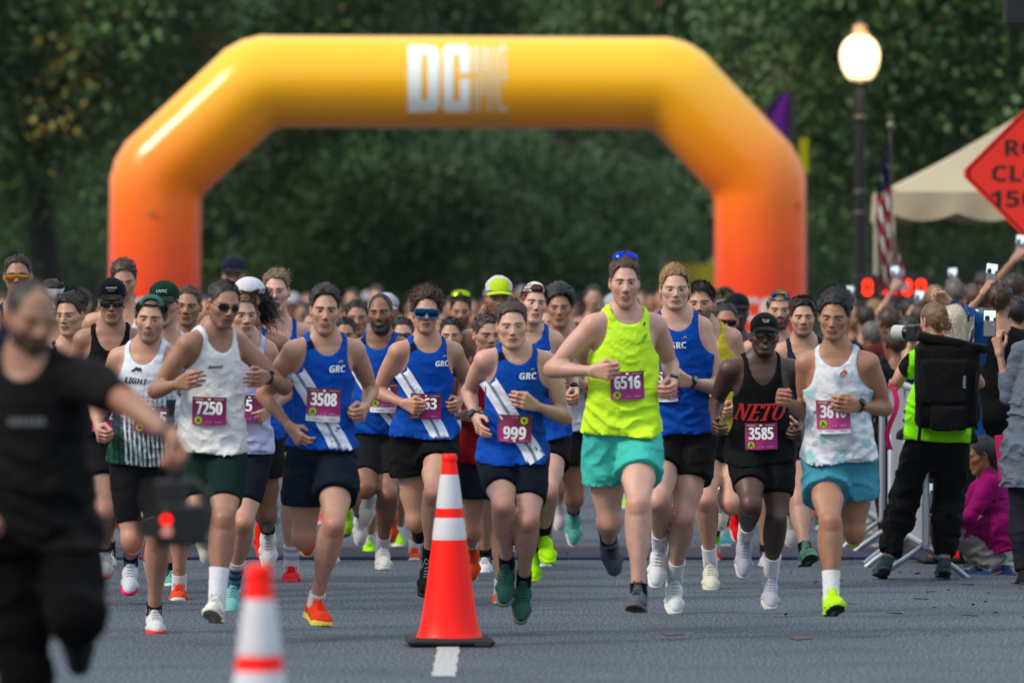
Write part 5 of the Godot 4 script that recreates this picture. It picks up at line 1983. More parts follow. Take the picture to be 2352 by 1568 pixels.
	# 963
	make_person({"label": "curly haired runner with blue mirrored shield sunglasses and bib 963", "neck_px": 809, "d": 40.4, "s": 1.78, "skin": "fair", "tw": 0.04,
		"j": {"h": [979, 716], "s0": [914, 808], "s1": [1042, 808], "e0": [866, 902, -0.7], "w0": [932, 928, 1], "e1": [1074, 884, -1], "w1": [1054, 922, 1], "h0": [940, 1010], "h1": [1010, 1008], "k0": [956, 1200, 0.2], "a0": [962, 1160, -1], "t0": [962, 1240, -1], "k1": [996, 1136, 1], "a1": [986, 1292, -1], "t1": [974, 1360, 1]},
		"turn": [3, 2, -3], "beard": 0.25, "no_eyes": true, "face_w": 0.97, "hair": {"color": "brown", "top": 0.040, "side": 0.020, "curl": 1.0, "len_top": 0.045, "len_side": 0.030, "strands": 1500, "mess": 0.9, "w": 0.0022, "lift": 0.5, "flow": Vector3(0, 0.2, 0.1)},
		"glasses": {"mirror": Color(0.03, 0.22, 0.30), "frame": Color(0.05, 0.35, 0.72), "rim": 0.0034, "full": true, "high": 0.020, "low": 0.030},
		"top": blue_vest({"hem": -0.51}), "legs": {"color": BLACKC, "share": 0.44, "flare": 0.016, "close": 0.016, "crease": 0.009},
		"shoes": shoe(Color(0.05, 0.05, 0.055), Color(0.06, 0.06, 0.06), Color(0.04, 0.04, 0.04), {"lace": Color(0.6, 0.6, 0.6)}), "sock": {"h": 0.10, "color": BLACKC}, "hands": ["fist", "fist"],
		"sash": true, "marks": [["GRC", 1014, 834, 32, 13, grc]], "emblems": [[1021, 818, 5.5, tanbird, BIRD]],
		"bib": {"x": 978, "y": 931, "num": "963", "nw": 0.105, "nx": 0.006, "roll": -0.02},
		"extra": func(node, _sp, body, top, _base, _ht, _j):
			var path := PackedVector3Array()
			var rad := PackedFloat32Array()
			for q in 15:
				var x := lerpf(-0.068, 0.068, q / 14.0)
				var l := on_front(body, body, x, -0.085 + 11.0 * x * x)
				path.append(body.world(l + Vector3(0, 0, 0.002)))
				rad.append(0.0016)
			var b := Build.new()
			b.tube(path, rad, 5)
			put(node, "necklace", b.mesh(), paint(Color(0.75, 0.68, 0.55), 0.3, 0.9))})
	# 999
	make_person({"label": "runner with brush cut hair and blue singlet, bib 999 pinned upside down", "neck_px": 835, "d": 37.0, "s": 1.74, "skin": "pale", "tw": 0.03,
		"j": {"h": [1176, 748], "s0": [1113, 828], "s1": [1256, 832], "e0": [1076, 900, -1], "w0": [1094, 962, 1], "e1": [1296, 958, -0.6], "w1": [1226, 930, 1], "h0": [1140, 1052], "h1": [1216, 1054], "k0": [1156, 1160, 1], "a0": [1164, 1296, -1], "t0": [1157, 1372, 0.5], "k1": [1212, 1196, 1], "a1": [1203, 1336, -1], "t1": [1196, 1412, 0.5]},
		"turn": [3, 4, 2], "brow": 0.8, "face_w": 1.04, "jaw": 1.06, "open": 0.8, "iris": Color(0.2, 0.25, 0.28), "hair": {"color": "brown", "top": 0.026, "side": 0.005, "len_top": 0.024, "len_side": 0.005, "flow": Vector3(0, 0.9, 0.1), "front": 0.010, "mess": 0.2, "lift": 0.8},
		"top": blue_vest({"hem": -0.56, "crease": 0.010}), "legs": {"color": Color(0.035, 0.07, 0.13), "share": 0.68, "flare": 0.006, "close": 0.010, "crease": 0.005},
		"shoes": shoe(Color(0.16, 0.33, 0.29), Color(0.42, 0.46, 0.38), Color(0.1, 0.1, 0.1), {"stripe": Color(0.06, 0.10, 0.10)}), "sock": {"h": 0.065, "color": BLACKC}, "hands": ["open", "loose"],
		"watches": [[0, Color(0.04, 0.05, 0.06), Vector3(-0.6, 0.4, 1)]],
		"sash": true, "marks": [["GRC", 1211, 862, 40, 15, grc]], "emblems": [[1222, 847, 5.5, tanbird, BIRD]],
		"bib": {"x": 1183, "y": 982, "num": "999", "nw": 0.11, "turned": true, "roll": 0.0}})
	# white cap backwards
	make_person({"label": "red haired runner in blue singlet wearing a white cap backwards", "neck_px": 788, "d": 42.6, "s": 1.84, "skin": "pale",
		"j": {"h": [1226, 698], "s0": [1166, 782], "s1": [1272, 782], "e0": [1130, 880, -1], "w0": [1165, 900, 1], "e1": [1312, 852, -1], "w1": [1322, 900, 1], "h0": [1212, 1006], "h1": [1270, 1006], "k0": [1214, 1150, 1], "a0": [1220, 1264, -1], "t0": [1224, 1326, 1], "k1": [1258, 1130, 1], "a1": [1248, 1226, -1], "t1": [1262, 1284, 1]},
		"turn": [12, -4, -6], "brow": 1.0, "mouth": 0.0036, "face_w": 0.94, "face_l": 1.06, "hair": {"color": "ginger", "top": 0.012, "side": 0.008, "len_top": 0.03, "under": 0.105}, "cap": {"color": Color(0.76, 0.76, 0.75), "back": true, "edge": 0.056, "tilt": 0.05, "strap": Color(0.05, 0.06, 0.10), "puff": 0.020},
		"top": blue_vest(), "legs": {"color": BLACKC, "share": 0.46, "flare": 0.012, "close": 0.010},
		"shoes": shoe(Color(0.62, 0.88, 0.02), Color(0.68, 0.90, 0.05), Color(0.05, 0.12, 0.16), {"stripe": Color(0.05, 0.2, 0.22), "lace": Color(0.75, 0.9, 0.2)}), "sock": {"h": 0.11, "color": BLACKC},
		"marks": [["GRC", 1255, 810, 30, 12, grc]], "emblems": [[1277, 795, 5, tanbird, BIRD]], "watches": [[1, Color(0.03, 0.03, 0.03), Vector3(0, 0, 1)]]})
	# 6516
	make_person({"label": "tall runner in neon yellow singlet and turquoise shorts with bib 6516", "neck_px": 744, "d": 36.6, "s": 1.90, "skin": "pale", "tw": 0.06,
		"j": {"h": [1435, 648], "s0": [1362, 748], "s1": [1506, 748], "e0": [1268, 848, -0.4], "w0": [1366, 852, 1], "e1": [1540, 838, -1], "w1": [1546, 882, 1], "h0": [1388, 1012], "h1": [1468, 1008], "k0": [1401, 1196, -0.3], "a0": [1398, 1238, -1], "t0": [1410, 1298, -0.6], "k1": [1466, 1162, 1], "a1": [1467, 1362, 0.3], "t1": [1456, 1384, 1]},
		"turn": [3, 3, 0], "beard": 0.35, "beard_color": Color(0.40, 0.23, 0.13), "face_w": 0.93, "face_l": 1.12, "jaw": 0.95, "brow": 1.1, "nose": 1.1,
		"hair": {"color": "chestnut", "top": 0.028, "side": 0.008, "len_top": 0.034, "len_side": 0.010, "flow": Vector3(0.1, 0.7, 0.1), "front": 0.008, "mess": 0.35},
		"glasses": {"lift": 0.078, "push": -0.030, "tip": 0.75, "mirror": Color(0.02, 0.18, 0.75), "frame": Color(0.05, 0.06, 0.08), "high": 0.016, "low": 0.02},
		"top": {"color": Color(0.74, 0.91, 0.18), "hem": -0.555, "loose": 0.030, "crease": 0.012, "neck_f": 0.105, "rough": 0.7}, "legs": {"color": Color(0.24, 0.68, 0.63), "share": 0.52, "flare": 0.014, "close": 0.016, "crease": 0.011},
		"shoes": shoe(Color(0.30, 0.33, 0.37), Color(0.35, 0.33, 0.29), Color(0.10, 0.085, 0.07), {"lace": Color(0.03, 0.03, 0.035)}), "sock": {"h": 0.045, "color": BLACKC}, "hands": ["fist", "loose"],
		"watches": [[1, Color(0.03, 0.03, 0.04), Vector3(0.2, 0.5, 1)]],
		"marks": [["F", 1494, 790, 22, 26, Color(0.30, 0.55, 0.10), "sans", 0.5, 0.3]].slice(0, 0), "emblems": [[1474, 778, 15, Color(0.36, 0.62, 0.10), [[-0.9, -0.9], [-0.2, -0.2], [0.1, 0.5], [0.9, 0.9], [0.75, 0.2], [0.2, -0.5]]], [1482, 744, 5, Color(0.12, 0.2, 0.05), [[-0.9, -0.7], [0.2, 0.8], [0.9, 0.7], [0.5, -0.6]]]],
		"bib": {"x": 1440, "y": 882, "num": "6516", "roll": 0.05}})
	# blond blue vest on the right
	make_person({"label": "blond runner in blue singlet and black shorts beside the neon yellow runner", "neck_px": 759, "d": 39.0, "s": 1.86, "skin": "pale",
		"j": {"h": [1551, 664], "s0": [1502, 752], "s1": [1612, 752], "e0": [1478, 850, -1], "w0": [1520, 896, 1], "e1": [1652, 892, -0.6], "w1": [1580, 876, 1], "h0": [1530, 1010], "h1": [1600, 1012], "k0": [1514, 1150, 1], "a0": [1516, 1254, -1], "t0": [1506, 1334, 0.6], "k1": [1568, 1190, 1], "a1": [1550, 1330, -1], "t1": [1550, 1400, 1]},
		"turn": [2, 2, 0], "face_w": 1.02, "jaw": 1.02, "brow": 0.8, "iris": Color(0.2, 0.28, 0.32), "hair": {"color": "blond", "top": 0.026, "side": 0.010, "curl": 0.5, "len_top": 0.028, "len_side": 0.012, "mess": 0.5, "flow": Vector3(0, 0.5, 0.2), "strands": 1500},
		"top": blue_vest({"hem": -0.585, "neck_f": 0.095}), "legs": {"color": Color(0.05, 0.05, 0.055), "share": 0.50, "flare": 0.014, "close": 0.014, "crease": 0.008},
		"shoes": white_shoe, "sock": {"h": 0.13, "color": WHITEC}, "hands": ["fist", "fist"], "watches": [[1, Color(0.05, 0.05, 0.06), Vector3(0, 0.4, 1), Color(0.35, 0.42, 0.48)]],
		"marks": [["GRC", 1557, 791, 37, 15, grc]], "emblems": [[1572, 773, 6, tanbird, BIRD]],
		"bib": {"x": 1520, "y": 880, "num": "9", "nx": -0.01, "foot": 0.025}})
	# yellow vest, moustache
	make_person({"label": "runner with wet dark hair and moustache in a yellow singlet", "d": 42.4, "s": 1.82, "skin": "fair", "bulk": 1.04,
		"j": {"h": [1609, 696], "s0": [1568, 778], "s1": [1682, 776], "e0": [1560, 880, -1], "w0": [1590, 920, 1], "e1": [1712, 880, -1], "w1": [1690, 930, 1], "h0": [1628, 1006], "h1": [1692, 1006], "k0": [1622, 1150, 1], "a0": [1632, 1296, -1], "t0": [1632, 1350, 1], "k1": [1680, 1160, 1], "a1": [1652, 1130, -1], "t1": [1656, 1206, -0.5]},
		"turn": [-6, 3, 2], "beard": 0.75, "beard_color": Color(0.20, 0.12, 0.07), "hair": {"color": "dark", "top": 0.020, "side": 0.012, "len_top": 0.035, "len_side": 0.02, "flow": Vector3(0.1, -0.1, 0.8)},
		"top": {"color": Color(0.70, 0.62, 0.18), "hem": -0.59, "neck_f": 0.10}, "legs": {"color": Color(0.03, 0.03, 0.035), "share": 0.44, "flare": 0.014, "close": 0.014},
		"shoes": shoe(Color(0.74, 0.74, 0.68), Color(0.76, 0.75, 0.68), Color(0.15, 0.15, 0.14)), "sock": {"h": 0.12, "color": WHITEC}})
	# 3585
	make_person({"label": "runner in black singlet with red lettering, black cap, sunglasses and bib 3585", "neck_px": 881, "d": 38.6, "s": 1.74, "skin": "dark", "tw": 0.03, "bulk": 1.03,
		"j": {"h": [1756, 772], "s0": [1676, 848], "s1": [1818, 848], "e0": [1646, 925, -1], "w0": [1642, 968, 1], "e1": [1858, 938, -1], "w1": [1842, 984, 1], "h0": [1714, 1030], "h1": [1784, 1034], "k0": [1726, 1160, 1], "a0": [1712, 1234, -1], "t0": [1708, 1310, 0.3], "k1": [1784, 1190, 0.5], "a1": [1770, 1326, -1], "t1": [1770, 1390, 1]},
		"turn": [3, -2, -2], "beard": 0.45, "face_w": 0.97, "no_eyes": true, "mouth": 0.0036, "hair": {"color": "black", "top": 0.004, "side": 0.003, "under": 0.03, "len_side": 0.004}, 
		"cap": {"color": Color(0.03, 0.035, 0.045), "edge": 0.050, "tilt": 0.22, "droop": 0.020, "puff": 0.016, "marks": [["GO ONE", 0.0, 0.036, 0.044, 0.009, Color(0.72, 0.74, 0.78)], ["MORE", 0.0, 0.025, 0.032, 0.009, Color(0.72, 0.74, 0.78)]]},
		"glasses": {"wrap": false, "tall": 0.021},
		"top": {"color": Color(0.032, 0.032, 0.036), "hem": -0.545, "neck_f": 0.145, "hole_x": 0.190, "hole_b": 0.16, "loose": 0.006, "crease": 0.004}, "legs": {"color": Color(0.03, 0.04, 0.05), "share": 0.66, "flare": 0.006, "close": 0.009, "crease": 0.005},
		"shoes": shoe(Color(0.62, 0.62, 0.68), Color(0.74, 0.73, 0.72), Color(0.3, 0.3, 0.3), {"stripe": Color(0.12, 0.12, 0.18), "lace": Color(0.6, 0.6, 0.64)}), "sock": {"h": 0.16, "color": WHITEC}, "hands": ["loose", "fist"],
		"marks": [["NETO", 1747, 945, 112, 38, Color(0.66, 0.035, 0.06), "serif", 0.0, 0.35, 3]],
		"bib": {"x": 1750, "y": 998, "num": "3585", "roll": 0.01}})
	# navy vest
	make_person({"label": "dark haired runner with earbuds in a navy singlet", "neck_px": 836, "d": 43.2, "s": 1.78, "skin": "fair",
		"j": {"h": [1844, 731], "s0": [1799, 808], "s1": [1898, 808], "e0": [1776, 900, -1], "w0": [1800, 960, 1], "e1": [1920, 900, -1], "w1": [1900, 950, 1], "h0": [1826, 1012], "h1": [1884, 1012], "k0": [1836, 1154, 1], "a0": [1850, 1264, 0.6], "t0": [1864, 1270, 1], "k1": [1884, 1170, -0.2], "a1": [1884, 1140, -1], "t1": [1884, 1200, -1]},
		"turn": [3, -2, 0], "brow": 1.5, "beard": 0.4, "hair": {"color": "dark", "top": 0.030, "side": 0.010, "len_top": 0.03, "mess": 0.5, "flow": Vector3(0, 0.4, 0.4), "front": 0.008},
		"top": {"color": Color(0.09, 0.12, 0.20), "neck_f": 0.15, "hem": -0.60}, "legs": {"color": Color(0.03, 0.03, 0.035), "share": 0.42, "flare": 0.014, "close": 0.014},
		"shoes": shoe(Color(0.35, 0.50, 0.42), Color(0.40, 0.56, 0.46), Color(0.035, 0.05, 0.045)), "sock": {"h": 0.04, "color": BLACKC},
		"extra": func(node, _sp, _body, _top, _base, ht, _j):
			for e in [-1.0, 1.0]:
				var b := Build.new()
				b.tube(PackedVector3Array([ht * Vector3(e * 0.084, 0.028, 0.002), ht * Vector3(e * 0.087, 0.018, -0.016), ht * Vector3(e * 0.087, -0.006, -0.016), ht * Vector3(e * 0.084, -0.016, 0.0)]), PackedFloat32Array([0.003, 0.0035, 0.004, 0.006]), 6)
				put(node, "earbud", b.mesh(), paint(Color(0.06, 0.10, 0.16), 0.4))})
	# 3616
	var marble := func(l: Vector3) -> Color:
		var a := fold.get_noise_3d(l.x * 130.0, l.y * 110.0, l.z * 100.0)
		var b := fold.get_noise_3d(l.x * 110.0 + 90.0, l.y * 150.0, l.z * 100.0)
		var c := Color(0.80, 0.81, 0.83)
		c = c.lerp(Color(0.45, 0.68, 0.68), smoothstep(0.15, 0.45, a) * 0.8)
		c = c.lerp(Color(0.66, 0.60, 0.70), smoothstep(0.12, 0.5, b) * 0.7)
		return c.lerp(Color(0.55, 0.72, 0.72), smoothstep(0.05, 0.0, absf(a + 0.15)) * 0.35)
	make_person({"label": "runner in white and teal marbled singlet with bib 3616 and teal shorts", "neck_px": 841, "d": 36.9, "s": 1.80, "skin": "olive", "tw": -0.03,
		"j": {"h": [1917, 728], "s0": [1852, 834], "s1": [1996, 834], "e0": [1852, 948, -1], "w0": [1804, 920, 1], "e1": [2034, 938, -0.7], "w1": [1966, 932, 1], "h0": [1892, 1066], "h1": [1964, 1066], "k0": [1908, 1202, 1], "a0": [1910, 1372, 0.3], "t0": [1924, 1384, 1], "k1": [1962, 1224, -0.2], "a1": [1962, 1180, -1], "t1": [1962, 1250, -1]},
		"turn": [-9, 8, -3], "open": 0.5, "brow": 1.1, "face_w": 1.0, "hair": {"color": "black", "top": 0.045, "side": 0.012, "len_top": 0.055, "len_side": 0.014, "flow": Vector3(0.2, 0.8, 0.1), "front": 0.018, "mess": 0.35, "w": 0.0018, "lift": 0.35},
		"top": {"color": WHITEC, "print": marble, "hem": -0.53, "neck_f": 0.12, "loose": 0.024, "crease": 0.011}, "legs": {"color": Color(0.22, 0.50, 0.58), "share": 0.48, "flare": 0.018, "close": 0.018, "crease": 0.012},
		"shoes": shoe(Color(0.66, 0.90, 0.02), Color(0.55, 0.80, 0.05), Color(0.045, 0.045, 0.04), {"lace": Color(0.7, 0.9, 0.1)}), "sock": {"h": 0.13, "color": WHITEC}, "hands": ["grip", "loose"], "watches": [[1, Color(0.03, 0.03, 0.04), Vector3(0, 0.5, 1)]],
		"emblems": [[1939, 857, 11, Color(0.80, 0.10, 0.08), [[-0.9, -0.7], [-0.5, 0.3], [0.3, 0.9], [0.9, 0.6], [0.7, -0.1], [0.0, -0.7], [0.35, 0.1], [0.5, 0.5], [0.0, 0.4], [-0.4, -0.2]]]],
		"bib": {"x": 1914, "y": 948, "num": "3616", "foot": 0.024, "roll": 0.02},
		"extra": func(node, _sp, body, top, _base, _ht, _j):
			var teal := Color(0.18, 0.56, 0.52)
			strip_on(node, "chevron", body, top, Vector2(-0.125, -0.285), Vector2(0.0, -0.205), [[-0.006, 0.006, teal, 0.0]], 12)
			strip_on(node, "chevron", body, top, Vector2(0.0, -0.205), Vector2(0.09, -0.275), [[-0.006, 0.006, teal, 0.0]], 12)})
	# heads behind, on figures that run like the others
	behind(40, 632, 45.0, {"label": "runner with mirrored sunglasses behind the man in the dark shirt", "skin": "tan", "hair": {"color": "dark", "top": 0.018, "side": 0.006, "flow": Vector3(0, 0.7, 0.3)}, "glasses": {"mirror": Color(0.75, 0.45, 0.08), "high": 0.014, "low": 0.026}, "beard": 0.3}, Color(0.10, 0.12, 0.18))
	behind(118, 690, 43.0, {"label": "runner wearing a white headband behind the man in the dark shirt", "skin": "fair", "turn": [20, 4, 0], "hair": {"color": "dark", "top": 0.02, "side": 0.008}, "extra": headband}, Color(0.10, 0.10, 0.12))
	behind(160, 722, 41.5, {"label": "young runner with swept dark hair looking down to the left", "skin": "fair", "turn": [-22, 6, 0], "hair": {"color": "dark", "top": 0.034, "side": 0.014, "len_top": 0.05, "flow": Vector3(0.7, 0.3, 0.1), "mess": 0.5}}, Color(0.05, 0.06, 0.09))
	behind(283, 642, 46.0, {"label": "tall brown haired runner looking down behind the black cap", "skin": "fair", "turn": [6, 16, 0], "open": 0.2, "beard": 0.3, "hair": {"color": "brown", "top": 0.022, "side": 0.010, "curl": 0.4}}, WHITEC)
	behind(376, 698, 41.0, {"label": "runner in green cap behind the checked singlet", "skin": "fair", "turn": [-6, 6, 0], "hair": {"color": "brown", "top": 0.004, "side": 0.005, "under": 0.03}, "cap": {"color": Color(0.02, 0.16, 0.13), "edge": 0.048, "tilt": 0.2, "droop": 0.014, "puff": 0.022, "marks": [["LNTC", 0.0, 0.034, 0.062, 0.016, Color(0.78, 0.80, 0.80)]]}}, WHITEC)
	behind(432, 702, 43.0, {"label": "brown haired runner in a red top behind the white singlet", "skin": "tan", "turn": [-6, 4, -4], "beard": 0.2, "hair": {"color": "brown", "top": 0.012, "side": 0.005, "len_top": 0.012}}, Color(0.55, 0.08, 0.10))
	behind(536, 632, 52.0, {"label": "man in navy visor cap above the white capped runner", "skin": "tan", "hair": {"color": "sandy", "top": 0.004, "side": 0.008, "under": 0.04}, "cap": {"color": Color(0.06, 0.09, 0.16), "edge": 0.046, "tilt": 0.15, "peak": Color(0.04, 0.05, 0.09), "puff": 0.024}}, Color(0.2, 0.22, 0.26))
	behind(568, 688, 42.0, {"label": "runner in white cap with long dark curly hair blown sideways", "skin": "brown", "female": true, "turn": [-48, 6, 0], "hair": {"color": "black", "top": 0.006, "side": 0.014, "curl": 1.0, "under": 0.055, "tail": [Vector3(-0.01, -0.01, -0.085), Vector3(-0.10, -0.155, -0.20), 0.055], "root": 0.030, "tail_strands": 1500, "tail_curl": 0.010, "tail_w": 0.0026, "bow": Vector3(0.0, 0.035, -0.03)}, "cap": {"color": Color(0.74, 0.74, 0.76), "edge": 0.056, "tilt": 0.2, "puff": 0.016}}, BLUE)
	behind(634, 668, 43.6, {"label": "blond runner in blue singlet behind the curly hair", "skin": "pale", "turn": [-4, 2, 0], "face_l": 1.08, "hair": {"color": "sandy", "top": 0.026, "side": 0.009, "len_top": 0.04, "mess": 0.6, "flow": Vector3(0.6, 0.5, 0.0)}, "marks": [["GRC", 657, 779, 30, 12, grc]], "emblems": [[664, 764, 5, tanbird, BIRD]],
		"shoes": shoe(Color(0.85, 0.10, 0.08), Color(0.85, 0.15, 0.08)), "sock": {"h": 0.14, "bands": [WHITEC, WHITEC, WHITEC, Color(0.5, 0.52, 0.6), WHITEC, Color(0.5, 0.52, 0.6), WHITEC], "color": WHITEC}, "mirror": false}, BLUE, {"color": BLACKC, "share": 0.45, "flare": 0.02, "close": 0.014})
	behind(1058, 796 - 80, 50.0, {"label": "bearded runner with yellow sunglasses pushed up on his hair", "skin": "tan", "beard": 0.9, "hair": {"color": "dark", "top": 0.014, "side": 0.008}, "glasses": {"lift": 0.080, "push": -0.026, "tip": 0.7, "mirror": Color(0.55, 0.65, 0.05), "frame": Color(0.4, 0.5, 0.05)}}, Color(0.45, 0.50, 0.56))
	behind(1035, 772, 45.0, {"label": "runner in white singlet with dark hair pulled back, beside the curly haired runner", "skin": "fair", "female": true, "open": 0.3, "hair": {"color": "dark", "top": 0.006, "side": 0.006, "strands": 300}}, WHITEC)
	behind(1146, 684, 45.0, {"label": "runner in yellow fronted cap and white singlet", "skin": "tan", "beard": 0.8, "turn": [4, 4, 0], "hair": {"color": "chestnut", "top": 0.004, "side": 0.010, "under": 0.03, "tail": [Vector3(0.0, -0.03, -0.07), Vector3(-0.07, -0.17, -0.03), 0.03], "tail_strands": 250}, "cap": {"color": Color(0.70, 0.70, 0.74), "front": Color(0.66, 0.74, 0.14), "peak": Color(0.62, 0.72, 0.14), "edge": 0.050, "tilt": 0.16, "puff": 0.030, "droop": 0.014}, "bulk": 1.05, "marks": [["N", 1128, 772, 16, 16, Color(0.06, 0.06, 0.08)]]}, WHITEC)
	behind(1118, 770, 40.6, {"label": "runner in red singlet hidden behind the runner with bib 999", "skin": "fair", "turn": [20, 4, 0], "hair": {"color": "brown", "top": 0.014, "side": 0.006}}, Color(0.50, 0.03, 0.06))
	behind(1285, 706, 46.0, {"label": "runner with tall black hair behind the white cap", "skin": "olive", "hair": {"color": "black", "top": 0.060, "side": 0.030, "curl": 0.6, "len_top": 0.03, "len_side": 0.02}}, Color(0.6, 0.6, 0.64))
	behind(820, 730, 48.0, {"label": "smiling runner with dark hair pulled back beside the bearded runner", "skin": "tan", "female": true, "hair": {"color": "dark", "top": 0.008, "side": 0.007, "strands": 300}, "open": 0.5}, Color(0.12, 0.28, 0.62))
	behind(792, 770, 46.5, {"label": "dark haired runner low between the blue singlets", "skin": "olive", "female": true, "hair": {"color": "black", "top": 0.008, "side": 0.008, "strands": 300}}, Color(0.3, 0.3, 0.36))
	behind(925, 770, 47.0, {"label": "runner with sunglasses low behind the bearded runner's shoulder", "skin": "fair", "female": true, "hair": {"color": "dark", "top": 0.008, "side": 0.008, "strands": 300}, "glasses": {"high": 0.016, "low": 0.022}}, Color(0.28, 0.3, 0.34))
	behind(1668, 738, 47.0, {"label": "runner with orange framed mirrored sunglasses and black singlet", "skin": "tan", "hair": {"color": "black", "top": 0.014, "side": 0.006, "flow": Vector3(0, 0.8, 0.1)}, "glasses": {"mirror": Color(0.02, 0.12, 0.18), "frame": Color(0.85, 0.12, 0.03), "rim": 0.0035, "high": 0.018, "low": 0.024}, "shoes": shoe(Color(0.85, 0.06, 0.05), Color(0.8, 0.78, 0.76)), "sock": {"h": 0.16, "bands": [WHITEC, WHITEC, Color(0.4, 0.8, 0.1), Color(0.4, 0.8, 0.1), Color(0.05, 0.1, 0.25), Color(0.05, 0.1, 0.25)], "color": WHITEC}}, BLACKC)
	behind(1664, 700, 52.0, {"label": "man in olive camouflage cap behind the orange sunglasses", "skin": "tan", "beard": 0.3, "hair": {"color": "dark", "top": 0.004, "side": 0.005, "under": 0.03}, "cap": {"color": Color(0.16, 0.17, 0.11), "noise": Color(0.06, 0.06, 0.05), "noise2": Color(0.30, 0.28, 0.20), "peak": Color(0.42, 0.40, 0.33), "edge": 0.046, "puff": 0.022}}, Color(0.3, 0.31, 0.33))
	behind(1791, 712, 46.0, {"label": "bearded runner in a blue and yellow striped cap worn backwards", "skin": "fair", "beard": 0.9, "beard_color": Color(0.14, 0.09, 0.06), "hair": {"color": "dark", "top": 0.006, "side": 0.008, "under": 0.05}, "cap": {"color": Color(0.06, 0.11, 0.36), "back": true, "edge": 0.052, "tilt": 0.06, "strap": Color(0.03, 0.03, 0.05), "noise": Color(0.5, 0.5, 0.12), "puff": 0.012}}, Color(0.45, 0.06, 0.08))

func headband(node: Node3D, _sp: Dictionary, _body: Body, _top: Top, _base: Vector3, ht: Transform3D, _j: Dictionary) -> void:
	var b := Build.new()
	b.grid(4, 33, func(r: int, q: int) -> Vector3:
		var a := TAU * q / 32.0
		return ht * Vector3(0.080 * sin(a), 0.050 + r * 0.012 - 0.01 * cos(a), -0.014 + 0.103 * cos(a)))
	put(node, "headband", b.mesh(), cloth(Color(0.78, 0.78, 0.80)))

var behind_count := 0
func behind(x: float, y: float, d: float, more: Dictionary, vest: Color, legs := {}) -> Node3D:
	behind_count += 1
	var sp := {"d": d, "s": 1.78, "j": {"h": [x, y]}, "mirror": behind_count % 2 == 0, "mid": true, "cell": 0.022, "cloth_cell": 0.018, "turn": [0, 3, 0],
		"top": {"color": vest, "crease": 0.008, "hem": -0.56}, "legs": {"color": [BLACKC, NAVY, Color(0.07, 0.07, 0.08)][behind_count % 3], "share": 0.5, "flare": 0.014, "close": 0.014},
		"shoes": [shoe(Color(0.76, 0.76, 0.77), Color(0.8, 0.8, 0.8)), shoe(Color(0.8, 0.25, 0.12), Color(0.8, 0.78, 0.76)), shoe(Color(0.3, 0.6, 0.55), Color(0.8, 0.8, 0.78)), shoe(Color(0.55, 0.8, 0.05), Color(0.1, 0.1, 0.1))][behind_count % 4],
		"sock": {"h": 0.08, "color": WHITEC if behind_count % 2 else BLACKC}}
	sp.merge(more, true)
	if not legs.is_empty(): sp.legs = legs
	return make_person(sp)

# ---------------------------------------------------------------- road, trees, arch and street

func sheet(called: String, x0: float, x1: float, near: float, far: float, y: float, m: Material, parent: Node = self) -> MeshInstance3D:
	var b := Build.new()
	b.quad(Vector3(x0, y, -near), Vector3(x1, y, -near), Vector3(x1, y, -far), Vector3(x0, y, -far))
	return put(parent, called, b.mesh(), m)

